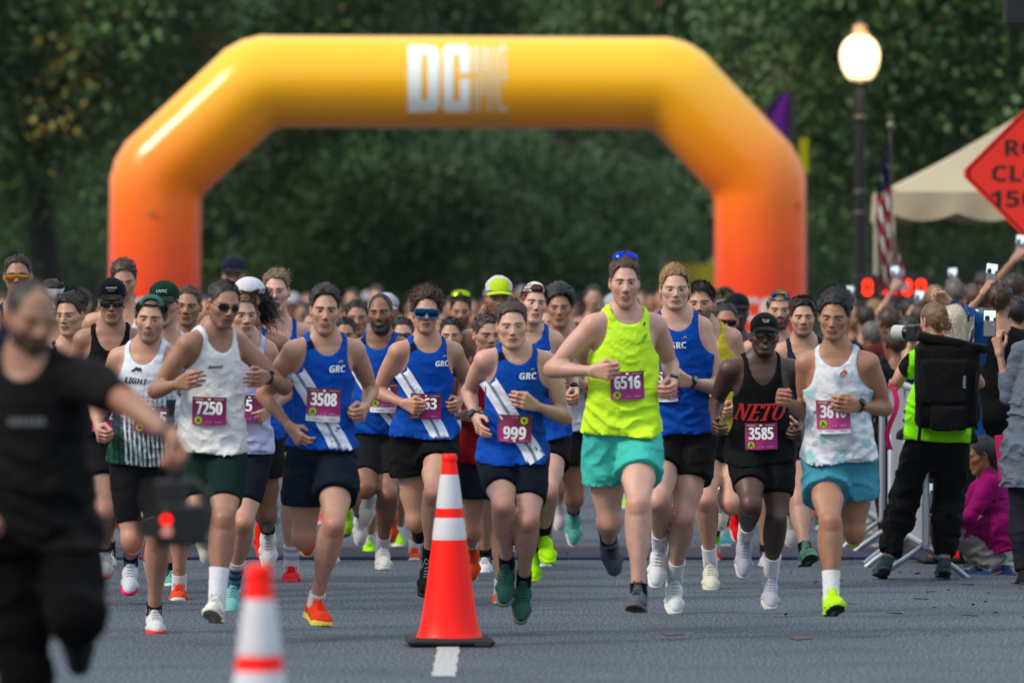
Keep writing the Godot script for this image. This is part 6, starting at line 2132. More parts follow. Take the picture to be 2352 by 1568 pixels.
func make_ground() -> void:
	var soil := StandardMaterial3D.new()
	soil.albedo_texture = noise_tex(512, 0.03, FastNoiseLite.TYPE_SIMPLEX_SMOOTH, 5, 21, false, ramp([[0.0, Color(0.16, 0.19, 0.10)], [0.5, Color(0.22, 0.26, 0.13)], [1.0, Color(0.33, 0.31, 0.20)]]))
	soil.uv1_triplanar = true
	soil.uv1_world_triplanar = true
	soil.uv1_scale = Vector3.ONE * 0.25
	soil.roughness = 0.95
	tag(sheet("ground", -600, 600, -100, 1500, -0.13, soil), "", "", "", "structure")
	var tar := StandardMaterial3D.new()
	tar.albedo_texture = noise_tex(1024, 0.10, FastNoiseLite.TYPE_SIMPLEX, 5, 4, false, ramp([[0.0, Color(0.065, 0.085, 0.105)], [0.30, Color(0.15, 0.18, 0.215)], [0.5, Color(0.25, 0.29, 0.335)], [0.7, Color(0.36, 0.40, 0.45)], [1.0, Color(0.55, 0.59, 0.63)]]))
	tar.uv1_triplanar = true
	tar.uv1_world_triplanar = true
	tar.uv1_scale = Vector3(0.42, 0.42, 0.13)
	tar.detail_enabled = true
	tar.detail_blend_mode = BaseMaterial3D.BLEND_MODE_MUL
	tar.detail_albedo = noise_tex(512, 0.012, FastNoiseLite.TYPE_SIMPLEX_SMOOTH, 5, 33, false, ramp([[0.0, Color(0.80, 0.80, 0.80)], [0.5, Color(0.97, 0.97, 0.97)], [1.0, Color(1, 1, 1)]]))
	tar.detail_uv_layer = BaseMaterial3D.DETAIL_UV_2
	tar.uv2_triplanar = true
	tar.uv2_world_triplanar = true
	tar.uv2_scale = Vector3.ONE * 0.13
	tar.normal_enabled = true
	tar.normal_texture = noise_tex(1024, 0.30, FastNoiseLite.TYPE_SIMPLEX, 2, 4, true, null, 6.0)
	tar.normal_scale = 0.5
	tar.roughness = 0.78
	tag(sheet("road", -9.0, 4.6, -40, 420, 0.0, tar), "", "", "", "structure")
	# kerb and pavement behind the spectators, grass verge on the other side
	var stone := paint(Color(0.52, 0.51, 0.48), 0.9)
	var kb := Build.new()
	kb.box(Transform3D(Basis.IDENTITY, Vector3(4.68, 0.0, -200)), Vector3(0.16, 0.26, 480))
	tag(put(self, "kerb", kb.mesh(), stone), "", "", "", "structure")
	var kb2 := Build.new()
	kb2.box(Transform3D(Basis.IDENTITY, Vector3(-9.08, 0.0, -200)), Vector3(0.16, 0.26, 480))
	tag(put(self, "kerb", kb2.mesh(), stone), "", "", "", "structure")
	var walk := Build.new()
	walk.box(Transform3D(Basis.IDENTITY, Vector3(6.2, -0.005, -200)), Vector3(2.8, 0.25, 480))
	tag(put(self, "pavement", walk.mesh(), paint(Color(0.46, 0.45, 0.43), 0.95)), "", "", "", "structure")
	# the broken white line under the cone, worn at its edges
	var dash := Build.new()
	dash.grid(25, 7, func(r: int, q: int) -> Vector3:
		var e := 0.004 * sin(r * 2.1) + 0.003 * sin(r * 5.3)
		var x := lerpf(-0.353, -0.248, q / 6.0) + (e if q == 0 or q == 6 else 0.0)
		return Vector3(x, 0.004, -lerpf(32.72, 35.75, r / 24.0) - (0.02 * sin(q * 2.0) if r == 0 else 0.0)))
	for q in dash.v.size(): dash.c[q] = lin(Color(0.66, 0.67, 0.66)) * (0.86 + 0.30 * sin(q * 12.9) * sin(q * 3.3) * 0.5)
	tag(put(self, "lane_marking", dash.mesh(), print_mat), "", "", "", "structure")
	# sealed cracks across the road, and faded red survey paint
	var tarred := paint(Color(0.14, 0.145, 0.155), 0.7)
	for c in [[-4.0, 3.4, 41.8, 3], [-3.0, 1.0, 39.6, 5], [0.4, 3.8, 44.4, 8]]:
		var b := Build.new()
		b.grid(2, 60, func(r: int, q: int) -> Vector3:
			var x := lerpf(c[0], c[1], q / 59.0)
			return Vector3(x, 0.003, -c[2] - 0.06 * sin(x * 3.1 + c[3]) - 0.03 * sin(x * 11.0 + c[3]) - (0.5 - r) * (0.02 + 0.012 * sin(x * 7.0))))
		tag(put(self, "road_crack", b.mesh(), tarred), "", "", "", "structure")
	var red := paint(Color(0.31, 0.235, 0.26), 0.9)
	for c in [[1545, 1456, 34], [1840, 1466, 40]]:
		var d: float = EYE * FOCAL / (c[1] - HORIZON)
		var p := at(c[0], c[1], d)
		var b := Build.new()
		var ctr := b.point(Vector3(p.x, 0.004, p.z), Vector3.UP)
		for q in 15:
			var a := TAU * q / 14.0
			b.point(Vector3(p.x + cos(a) * 0.055 * (1.0 + 0.3 * sin(q * 3.0)), 0.004, p.z + sin(a) * 0.16 * (1.0 + 0.3 * cos(q * 5.0))), Vector3.UP)
		for q in 14: b.tri(ctr, ctr + 1 + q, ctr + 2 + q)
		tag(put(self, "paint_mark", b.mesh(), red), "", "", "", "structure")
	# timing mat over the start line
	var t := thing("timing_mat", "flat navy timing mat with a red rear edge laid across the road", "mat", Vector3(-1.0, 0, -47.6))
	for q in 9:
		var b := Build.new()
		b.bevel_box(Transform3D(Basis.IDENTITY, Vector3(-3.6 + q * 0.9, 0.012, 0)), Vector3(0.894, 0.020, 1.5), 0.006)
		put(t, "mat_panel", b.mesh(), paint(Color(0.09, 0.15, 0.33), 0.75))
		var e := Build.new()
		e.bevel_box(Transform3D(Basis.IDENTITY, Vector3(-3.6 + q * 0.9, 0.014, -0.85)), Vector3(0.894, 0.022, 0.20), 0.006)
		put(t, "edge_strip", e.mesh(), paint(Color(0.42, 0.10, 0.14), 0.75))

var clump_mesh: ArrayMesh
var leaf_mat: StandardMaterial3D
var bark: StandardMaterial3D

func make_clump() -> void:
	var b := Build.new()
	var r := RandomNumberGenerator.new()
	r.seed = 11
	for q in 46:
		var p := Vector3(r.randfn(0, 1), r.randfn(0, 1), r.randfn(0, 1)) * 0.24
		var dir := (Vector3(r.randf_range(-1, 1), r.randf_range(-0.9, 0.35), r.randf_range(-1, 1))).normalized()
		var side := dir.cross(Vector3(r.randf_range(-0.4, 0.4), 1, r.randf_range(-0.4, 0.4))).normalized()
		var up := side.cross(dir)
		var l := r.randf_range(0.075, 0.125)
		var w := l * 0.36
		var k := b.v.size()
		b.tint = Color.WHITE * r.randf_range(0.75, 1.2)
		b.tint.a = 1.0
		b.point(p, up)
		b.point(p + dir * l * 0.45 + side * w - up * 0.012, (up + side * 0.5).normalized())
		b.point(p + dir * l * 0.45 - side * w - up * 0.012, (up - side * 0.5).normalized())
		b.point(p + dir * l - up * 0.03, up)
		b.face(k, k + 1, k + 2)
		b.face(k + 1, k + 3, k + 2)
	clump_mesh = b.mesh()
	leaf_mat = StandardMaterial3D.new()
	leaf_mat.vertex_color_use_as_albedo = true
	leaf_mat.roughness = 0.6
	leaf_mat.backlight_enabled = true
	leaf_mat.backlight = Color(0.45, 0.5, 0.25)
	bark = StandardMaterial3D.new()
	bark.albedo_texture = noise_tex(512, 0.03, FastNoiseLite.TYPE_SIMPLEX_SMOOTH, 5, 5, false, ramp([[0.0, Color(0.08, 0.07, 0.06)], [1.0, Color(0.19, 0.165, 0.14)]]))
	bark.uv1_triplanar = true
	bark.uv1_scale = Vector3(2.5, 0.6, 2.5)
	bark.roughness = 0.95

func tree(label: String, x: float, d: float, centre: float, rx: float, ry: float, count: int, green: Color, yellow: float, size: float, girth: float, sd: int, lean := 0.0) -> void:
	var t := thing("tree", label, "tree", Vector3(x, -0.1, -d), "trees along the avenue")
	var r := RandomNumberGenerator.new()
	r.seed = sd
	var trunk := Build.new()
	var top := Vector3(lean, centre + ry * 0.35, 0)
	var path := PackedVector3Array()
	var rad := PackedFloat32Array()
	for q in 9:
		var f := q / 8.0
		path.append(Vector3(lean * f + 0.12 * sin(f * 5.0 + sd), top.y * f, 0.10 * cos(f * 4.0 + sd)))
		rad.append(girth * (1.0 - 0.72 * f) * (1.35 if q == 0 else 1.0))
	trunk.tube(path, rad, 12)
	for q in 11:
		var f := r.randf_range(0.38, 0.98)
		var from := path[0].lerp(path[8], f)
		var a := r.randf() * TAU
		var out := Vector3(cos(a), r.randf_range(0.15, 0.7), sin(a)).normalized() * rx * r.randf_range(0.55, 0.9)
		var mid := from + out * 0.5 + Vector3(0, r.randf_range(-0.2, 0.4), 0)
		trunk.tube(PackedVector3Array([from, mid, from + out]), PackedFloat32Array([girth * 0.36 * (1.1 - f * 0.6), girth * 0.2, girth * 0.06]), 7)
	put(t, "trunk", trunk.mesh(), bark)
	var mm := MultiMesh.new()
	mm.transform_format = MultiMesh.TRANSFORM_3D
	mm.use_colors = true
	mm.mesh = clump_mesh
	mm.instance_count = count
	# boughs: clumps gather round a number of centres, so that gaps stay between them
	var boughs := []
	for q in 26:
		var dir := Vector3(r.randfn(0, 1), r.randfn(0, 1), r.randfn(0, 1)).normalized()
		boughs.append(Vector3(dir.x * rx, dir.y * ry, dir.z * rx) * pow(r.randf(), 0.35) * 0.88 + Vector3(lean, centre, 0))
	for q in count:
		var c: Vector3 = boughs[r.randi() % 26]
		var p := c + Vector3(r.randfn(0, 1), r.randfn(0, 0.75), r.randfn(0, 1)) * rx * 0.19
		var b := Basis.from_euler(Vector3(r.randf_range(-0.6, 0.6), r.randf() * TAU, r.randf_range(-0.6, 0.6))).scaled(Vector3.ONE * size * r.randf_range(0.7, 1.35))
		mm.set_instance_transform(q, Transform3D(b, p))
		var tone := r.randf_range(0.65, 1.4)
		var g := Color(green.r * tone * r.randf_range(0.85, 1.25), green.g * tone, green.b * tone)
		if r.randf() < yellow: g = Color(0.26, 0.20, 0.03) if r.randf() < 0.6 else Color(0.26, 0.12, 0.03)
		mm.set_instance_color(q, g)
	var crown := MultiMeshInstance3D.new()
	crown.name = "crown"
	crown.set_meta("kind", "stuff")
	crown.multimesh = mm
	crown.material_override = leaf_mat
	t.add_child(crown)

func make_trees() -> void:
	make_clump()
	var dark := Color(0.056, 0.114, 0.022)
	var mid := dark
	var light := dark
	# label, x, distance, crown height, radius across, radius up, clumps, green, share of yellow, leaf size, girth, seed
	var list := [
		["dark leafed tree at the far left of the road", -9.6, 118.0, 6.2, 4.2, 3.9, 2300, dark, 0.012, 1.0, 0.30, 1],
		["tree with a few yellow leaves left of the arch", -6.6, 106.0, 6.0, 3.4, 3.2, 1700, dark, 0.05, 1.0, 0.26, 2],
		["dark tree standing over the left shoulder of the arch", -4.6, 128.0, 7.0, 4.2, 4.2, 2400, dark, 0.006, 1.0, 0.32, 3],
		["tall green tree behind the left half of the arch", -2.3, 150.0, 7.4, 4.8, 4.8, 2600, mid, 0.006, 1.1, 0.34, 4],
		["broad bright green tree filling the middle of the arch", -0.4, 168.0, 6.0, 4.6, 4.8, 2600, light, 0.004, 1.15, 0.3, 5],
		["low bright green tree under the middle of the arch", 0.6, 160.0, 4.2, 3.2, 3.0, 1700, light, 0.0, 1.1, 0.22, 6],
		["green tree reaching over the middle of the arch", 1.0, 146.0, 9.2, 3.6, 2.8, 1500, mid, 0.01, 1.1, 0.26, 7],
		["dark tree over the right shoulder of the arch", 4.6, 122.0, 7.6, 3.8, 3.6, 2200, dark, 0.02, 1.05, 0.3, 8],
		["dark tree with a leaning trunk right of the street lamp", 7.6, 98.0, 6.0, 3.2, 3.6, 2200, dark, 0.02, 1.0, 0.34, 9, -1.8],
		["dark tree behind the white tent", 9.6, 112.0, 5.6, 4.0, 4.2, 2300, dark, 0.012, 1.0, 0.3, 10],
		["slender dark tree behind the street lamp", 5.6, 104.0, 5.4, 2.4, 3.2, 1300, dark, 0.02, 1.0, 0.24, 11],
		["low bushy tree with bright leaves left of the arch's middle", -2.6, 126.0, 2.5, 2.4, 2.3, 1300, light, 0.0, 1.0, 0.14, 21],
		["low bushy tree with bright leaves under the arch's beam", 0.1, 134.0, 2.7, 2.4, 2.4, 1300, light, 0.0, 1.0, 0.14, 22],
		["low dark bushy tree under the left side of the arch", -4.6, 132.0, 2.6, 2.2, 2.3, 1200, mid, 0.0, 1.0, 0.14, 23],
		["distant pale tree seen under the right half of the arch", 4.2, 230.0, 7.0, 5.6, 5.6, 2300, mid, 0.0, 1.5, 0.4, 12],
		["distant grey green tree far down the avenue", 8.6, 260.0, 8.0, 7.0, 7.0, 2600, mid, 0.0, 1.7, 0.4, 13],
		["distant tree far down the left side of the avenue", -12.0, 240.0, 8.0, 7.5, 7.0, 2600, mid, 0.0, 1.7, 0.4, 14],
		["distant tall tree closing the avenue on the left", -4.0, 300.0, 9.0, 9.0, 8.5, 3000, mid, 0.0, 2.1, 0.5, 15],
		["distant tall tree closing the avenue in the middle", 4.0, 320.0, 9.0, 9.0, 8.5, 3000, mid, 0.0, 2.1, 0.5, 16],
		["distant tall tree closing the avenue on the right", 15.0, 300.0, 9.0, 9.0, 8.5, 3000, mid, 0.0, 2.1, 0.5, 17],
		["distant tall tree at the far left edge of the avenue", -18.0, 310.0, 9.0, 9.0, 8.5, 3000, mid, 0.0, 2.1, 0.5, 18],
	]
	for a in list:
		tree(a[0], a[1], a[2], a[3], a[4], a[5], a[6], a[7], a[8], a[9], a[10], a[11], a[12] if a.size() > 12 else 0.0)
	# the far wood that closes the view, one mass of leaves
	var mm := MultiMesh.new()
	mm.transform_format = MultiMesh.TRANSFORM_3D
	mm.use_colors = true
	mm.mesh = clump_mesh
	mm.instance_count = 9000
	var r := RandomNumberGenerator.new()
	r.seed = 77
	for q in 9000:
		var p := Vector3(r.randf_range(-34, 34), pow(r.randf(), 0.9) * 17.0, -r.randf_range(340, 362))
		mm.set_instance_transform(q, Transform3D(Basis.from_euler(Vector3(r.randf(), r.randf() * TAU, r.randf())).scaled(Vector3.ONE * r.randf_range(2.2, 4.2)), p))
		var tone := r.randf_range(0.6, 1.3)
		mm.set_instance_color(q, Color(0.056 * tone, 0.114 * tone, 0.022 * tone))
	var wood := MultiMeshInstance3D.new()
	wood.name = "far_wood"
	wood.multimesh = mm
	wood.material_override = leaf_mat
	add_child(wood)
	tag(wood, "mass of dark green leaves closing the end of the avenue", "wood", "", "stuff")

const ARCH_D := 85.0

func make_arch() -> void:
	var t := thing("inflatable_arch", "large inflatable start arch, yellow on top fading to red orange legs", "arch", Vector3(at(1048, 0, ARCH_D).x, 0, -ARCH_D))
	var o := t.position
	var r := 0.522
	var corner := [Vector2(350, 1010), Vector2(357, 405), Vector2(592, 187), Vector2(1540, 191), Vector2(1746, 408), Vector2(1748, 1010)]
	var path := PackedVector3Array()
	var rad := PackedFloat32Array()
	for q in corner.size():
		var p := at(corner[q].x, corner[q].y, ARCH_D) - o
		if q == 0 or q == corner.size() - 1:
			p.y = 0.02
			path.append(p)
			rad.append(r)
			continue
		var before := at(corner[q - 1].x, corner[q - 1].y, ARCH_D) - o
		var after := at(corner[q + 1].x, corner[q + 1].y, ARCH_D) - o
		var a := p + (before - p).normalized() * 0.25
		var b := p + (after - p).normalized() * 0.25
		if q == 1: 
			for s in range(1, 9): 
				path.append(path[0].lerp(a, s / 9.0))
				rad.append(r)
		if q == 3:
			var from := path[path.size() - 1]
			for s in range(1, 9):
				path.append(from.lerp(a, s / 9.0))
				rad.append(r)
		for s in 5:
			var f := s / 4.0
			path.append(a.lerp(p, f).lerp(p.lerp(b, f), f))
			rad.append(r * (1.0 + 0.06 * (1.0 - pow(2.0 * f - 1.0, 2.0))))
		if q == 4:
			for s in range(1, 9):
				path.append(b.lerp(Vector3(after.x, 0.02, after.z), s / 9.0))
				rad.append(r)
	path.resize(path.size() - 1)
	rad.resize(path.size())
	path.append(Vector3(path[path.size() - 1].x, 0.02, 0))
	rad.append(r)
	var tube := Build.new()
	tube.tube(path, rad, 40)
	var stops := [[0.0, Color(0.74, 0.15, 0.09)], [1.7, Color(0.92, 0.25, 0.07)], [2.55, Color(0.96, 0.40, 0.035)], [3.2, Color(0.96, 0.53, 0.0)], [4.1, Color(0.98, 0.72, 0.0)], [4.7, Color(0.98, 0.74, 0.005)]]
	for q in tube.v.size():
		var y := tube.v[q].y
		for s in stops.size() - 1:
			if y >= stops[s][0] and y <= stops[s + 1][0]:
				tube.c[q] = lin(stops[s][1].lerp(stops[s + 1][1], (y - stops[s][0]) / (stops[s + 1][0] - stops[s][0])))
	var vinyl := StandardMaterial3D.new()
	vinyl.vertex_color_use_as_albedo = true
	vinyl.roughness = 0.24
	vinyl.normal_enabled = true
	vinyl.normal_texture = knit_normal
	vinyl.normal_scale = 0.05
	vinyl.uv1_triplanar = true
	vinyl.uv1_scale = Vector3.ONE * 0.35
	put(t, "tube", tube.mesh(), vinyl)
	# print on the beam: two heavy letters, a block of thin uprights and a line of small print under them
	var wrap := func(px: float, py: float, out: float) -> Vector3:
		var p := at(px, py, ARCH_D) - o
		var yc: float = (at(px, lerpf(187.0, 191.0, (px - 592.0) / 948.0), ARCH_D)).y
		return Vector3(p.x, p.y, sqrt(maxf(r * r - (p.y - yc) * (p.y - yc), 0.0)) + out)
	var ink := Build.new()
	var block := func(x0: float, x1: float, y0: float, y1: float, c: Color) -> void:
		ink.tint = lin(c)
		ink.grid(9, 5, func(rr: int, q: int) -> Vector3: return wrap.call(lerpf(x0, x1, q / 4.0), lerpf(y1, y0, rr / 8.0), 0.006))
	var paper := Color(0.93, 0.94, 0.93)
	var cream := Color(0.88, 0.85, 0.72)
	for q in [[938, 969, 106, 259], [983, 1003, 108, 257], [1003, 1010, 118, 248], [969, 983, 106, 127], [969, 983, 233, 259], [1019, 1042, 112, 254], [1024, 1074, 105, 127], [1024, 1074, 235, 259], [1056, 1080, 112, 172], [1056, 1080, 184, 254]]:
		block.call(q[0], q[1], q[2], q[3], paper)
	for q in [[1087, 1096, 107, 170], [1089, 1094, 180, 258], [1098, 1103, 110, 258], [1109, 1117, 106, 168], [1108, 1114, 176, 222], [1119, 1123, 112, 258], [1127, 1131, 110, 258], [1136, 1140, 110, 250], [1145, 1164, 108, 120], [1145, 1150, 120, 258], [1156, 1166, 176, 188], [1158, 1163, 126, 170], [1150, 1164, 246, 258]]:
		block.call(q[0], q[1], q[2], q[3], cream)
	for q in [[940, 1006], [1014, 1050], [1060, 1166]]:
		block.call(q[0], q[1], 269, 276, Color(0.80, 0.60, 0.30))
	put(t, "beam_print", ink.mesh(), print_mat)
	for leg in [[1747, 700], [352, 700]]:
		var b := Build.new()
		b.tint = lin(Color(0.84, 0.83, 0.80))
		var c := at(leg[0], leg[1], ARCH_D) - o
		for s in 3:
			lettering(b, "TCON", 0.86, 0.26, func(x: float, y: float) -> Vector3:
				x += s * 0.012
				return Vector3(c.x + x * 0.95, c.y + y - 0.05, sqrt(maxf(r * r - x * x * 0.9, 0.01)) + 0.008))
		put(t, "leg_print", b.mesh(), print_mat)
	for v in [[350, 488, -0.22], [1834, 470, 0.40]]:
		var b := Build.new()
		var p := at(v[0], v[1], ARCH_D) - o
		b.bar(Vector3(p.x, p.y, 0.30 if v[2] > 0 else 0.45), Vector3(p.x, p.y, 0.36 if v[2] > 0 else 0.56), 0.035, 0.03, 12)
		put(t, "tie_patch", b.mesh(), paint(Color(0.75, 0.42, 0.20), 0.6))

func make_street() -> void:
	street_lamp()
	tent()
	road_sign()
	traffic_signal()
	race_clock()
	flag()
	banner()
	cones()
	barriers()
	far_banner()

func street_lamp() -> void:
	var d := 80.0
	var p := at(1976, 0, d)
	var t := thing("street_lamp", "lit globe street lamp on a dark post right of the arch", "street lamp", Vector3(p.x, 0, -d))
	var y := func(py: float) -> float: return at(0, py, d).y
	var post := Build.new()
	post.lathe([[0.0, 0.0], [0.26, 0.0], [0.26, 0.12], [0.20, 0.2], [0.18, 0.75], [0.13, 0.85], [0.09, 1.0], [0.068, 1.5], [0.054, y.call(200)], [0.08, y.call(196)], [0.12, y.call(184)], [0.0, y.call(184)]])
	put(t, "post", post.mesh(), paint(Color(0.055, 0.055, 0.06), 0.5, 0.3))
	for py in [270.0, 441.0, 490.0]:
		var b := Build.new()
		b.lathe([[0.054, y.call(py) - 0.022], [0.072, y.call(py) - 0.015], [0.072, y.call(py) + 0.015], [0.054, y.call(py) + 0.022]])
		put(t, "band", b.mesh(), paint(Color(0.32, 0.30, 0.27), 0.35, 0.8))
	var globe := Build.new()
	globe.lathe([[0.0, y.call(183)], [0.115, y.call(182)], [0.155, y.call(172)], [0.195, y.call(155)], [0.214, y.call(135)], [0.214, y.call(122)], [0.20, y.call(108)], [0.165, y.call(95)], [0.12, y.call(86)], [0.085, y.call(81)], [0.0, y.call(80)]], Vector3.ZERO, 32)
	var glow := StandardMaterial3D.new()
	glow.albedo_color = Color(0.9, 0.86, 0.75)
	glow.emission_enabled = true
	glow.emission = Color(1.0, 0.86, 0.62)
	glow.emission_energy_multiplier = 1.0
	glow.roughness = 0.3
	put(t, "globe", globe.mesh(), glow)
	var fin := Build.new()
	fin.lathe([[0.0, y.call(82)], [0.095, y.call(81)], [0.10, y.call(74)], [0.07, y.call(71)], [0.085, y.call(65)], [0.06, y.call(57)], [0.02, y.call(53)], [0.0, y.call(50)]])
	put(t, "finial", fin.mesh(), paint(Color(0.62, 0.50, 0.34), 0.4, 0.2))
	var l := OmniLight3D.new()
	l.name = "lamp_light"
	l.light_color = Color(1.0, 0.86, 0.64)
	l.light_energy = 1.2
	l.light_size = 0.15
	l.omni_range = 20.0
	l.omni_attenuation = 2.0
	l.shadow_enabled = true
	l.position = Vector3(0, y.call(130), 0.30)
	t.add_child(l)

func tent() -> void:
	var d := 70.0
	var a := at(2042, 440, d)
	var t := thing("canopy_tent", "cream pop up canopy tent with a scalloped valance at the right", "tent", Vector3(a.x, 0, -d))
	var s := 3.2
	var y := a.y
	var peak := Vector3(s * 0.5, y + 0.92, -s * 0.5)
	var q := [Vector3(0, y, 0), Vector3(s, y, 0), Vector3(s, y, -s), Vector3(0, y, -s)]
	var cream := cloth(Color(0.66, 0.61, 0.51), 0.75, 0.05)
	for e in 4:
		var b := Build.new()
		var c0: Vector3 = q[e]
		var c1: Vector3 = q[(e + 1) % 4]
		b.grid(9, 15, func(r: int, k: int) -> Vector3:
			var f := r / 8.0
			var p := c0.lerp(c1, k / 14.0).lerp(peak, f)
			return p - Vector3(0, 0.10 * sin(PI * f) * (0.4 + 0.6 * sin(PI * k / 14.0)), 0))
		put(t, "roof_panel", b.mesh(), cream)
		var v := Build.new()
		var n := 61
		v.grid(4, n, func(r: int, k: int) -> Vector3:
			var f := k / (n - 1.0)
			var drop := 0.20 + 0.075 * absf(sin(f * PI * 5.0))
			return c0.lerp(c1, f) - Vector3(0, drop * r / 3.0, 0) + (c1 - c0).cross(Vector3.UP).normalized() * 0.02 * sin(f * 40.0) * r / 3.0)
		put(t, "valance", v.mesh(), cream)
		var leg := Build.new()
		leg.bar(Vector3(c0.x + (0.04 if c0.x < 1.0 else -0.04), 0.0, c0.z - (0.04 if c0.z > -1.0 else -0.04)), Vector3(c0.x + (0.04 if c0.x < 1.0 else -0.04), y + 0.03, c0.z - (0.04 if c0.z > -1.0 else -0.04)), 0.026, 0.026, 8)
		put(t, "leg", leg.mesh(), paint(Color(0.66, 0.63, 0.56), 0.5))

func road_sign() -> void:
	var d := 60.0
	var c := at(2391, 398, d)
	var t := thing("road_sign", "orange diamond road work sign at the right edge of the frame", "road sign", Vector3(c.x, 0, -d))
	var h := 0.645
	var mid := Vector3(0, c.y, 0)
	var plate := Build.new()
	var dia := func(s: float, z: float) -> Array:
		var out := []
		for k in 4:
			for e in [-1, 1]:
				var a := PI * 0.5 * k + PI * 0.5
				var tip := Vector3(cos(a), sin(a), 0) * s
				var side := Vector3(-sin(a), cos(a), 0)
				out.append(mid + tip - Vector3(cos(a), sin(a), 0) * 0.03 + side * 0.03 * e + Vector3(0, 0, z))
		return out
	var f: Array = dia.call(h, 0.006)
	var bk: Array = dia.call(h, -0.006)
	var k0 := plate.v.size()
	for p in f: plate.point(p, Vector3(0, 0, 1))
	for k in range(1, 7): plate.tri(k0, k0 + k + 1, k0 + k)
	k0 = plate.v.size()
	for p in bk: plate.point(p, Vector3(0, 0, -1))
	for k in range(1, 7): plate.tri(k0, k0 + k, k0 + k + 1)
	for k in 8: plate.quad(bk[k], bk[(k + 1) % 8], f[(k + 1) % 8], f[k])
	put(t, "sign_plate", plate.mesh(), paint(Color(0.90, 0.13, 0.02), 0.5))
	var edge := Build.new()
	var o1: Array = dia.call(h - 0.030, 0.009)
	var o2: Array = dia.call(h - 0.046, 0.009)
	edge.tint = lin(Color(0.03, 0.02, 0.02))
	for k in 8: edge.quad(o2[k], o1[k], o1[(k + 1) % 8], o2[(k + 1) % 8])
	for k in range(0, edge.i.size(), 3):
		var x := edge.i[k + 1]
		edge.i[k + 1] = edge.i[k + 2]
		edge.i[k + 2] = x
	for k in edge.n.size(): edge.n[k] = Vector3(0, 0, 1)
	put(t, "border", edge.mesh(), print_mat)
	var rows := [["ROAD", 0.205, 0.57], ["CLOSED", 0.0, 0.78], ["1500 FT", -0.205, 0.80]]
	for row in rows:
		var b := Build.new()
		b.tint = lin(Color(0.05, 0.02, 0.015))
		lettering(b, row[0], row[2], 0.130, func(x: float, y: float) -> Vector3: return mid + Vector3(x, y + row[1], 0.010))
		put(t, "lettering", b.mesh(), print_mat)
	var post := Build.new()
	post.bar(Vector3(0, 0.0, -0.04), Vector3(0, c.y + h * 0.5, -0.04), 0.022, 0.022, 8)
	for e in [-1.0, 1.0]:
		post.bar(Vector3(0, 0.55, -0.04), Vector3(e * 0.55, 0.0, 0.25), 0.016, 0.016, 6)
		post.bar(Vector3(0, 0.55, -0.04), Vector3(e * 0.55, 0.0, -0.35), 0.016, 0.016, 6)
	put(t, "stand", post.mesh(), paint(Color(0.30, 0.30, 0.31), 0.4, 0.6))

func traffic_signal() -> void:
	var d := 58.0
	var p := at(2306, 60, d)
	var t := thing("traffic_signal", "black traffic signal housing hanging at the top right corner", "traffic signal", Vector3(p.x + 0.18, 0, -d))
	var dark := paint(Color(0.02, 0.022, 0.025), 0.6)
	var b := Build.new()
	b.bevel_box(Transform3D(Basis.IDENTITY, Vector3(0, p.y + 0.52, 0)), Vector3(0.36, 1.04, 0.20), 0.02)
	put(t, "housing", b.mesh(), dark)
	var pl := Build.new()
	pl.bevel_box(Transform3D(Basis.IDENTITY, Vector3(0, p.y + 0.53, -0.11)), Vector3(0.54, 1.20, 0.02), 0.008)
	for k in 3:
		var v := Build.new()
		v.tube(PackedVector3Array([Vector3(0, p.y + 0.20 + k * 0.32, -0.10), Vector3(0, p.y + 0.20 + k * 0.32, -0.34)]), PackedFloat32Array([0.13, 0.125]), 18)
		put(t, "visor", v.mesh(), dark)
	var arm := Build.new()
	arm.bar(Vector3(0, p.y + 1.00, 0), Vector3(0, p.y + 1.30, 0), 0.03, 0.03, 8)
	arm.tube(PackedVector3Array([Vector3(-0.3, p.y + 1.30, 0), Vector3(2.4, p.y + 1.32, 0), Vector3(2.9, p.y + 1.30, 0)]), PackedFloat32Array([0.05, 0.07, 0.075]), 10)
	put(t, "mast_arm", arm.mesh(), dark)
	var pole := Build.new()
	pole.bar(Vector3(2.9, 0.0, 0), Vector3(2.9, p.y + 1.5, 0), 0.13, 0.09, 14)
	put(t, "pole", pole.mesh(), dark)

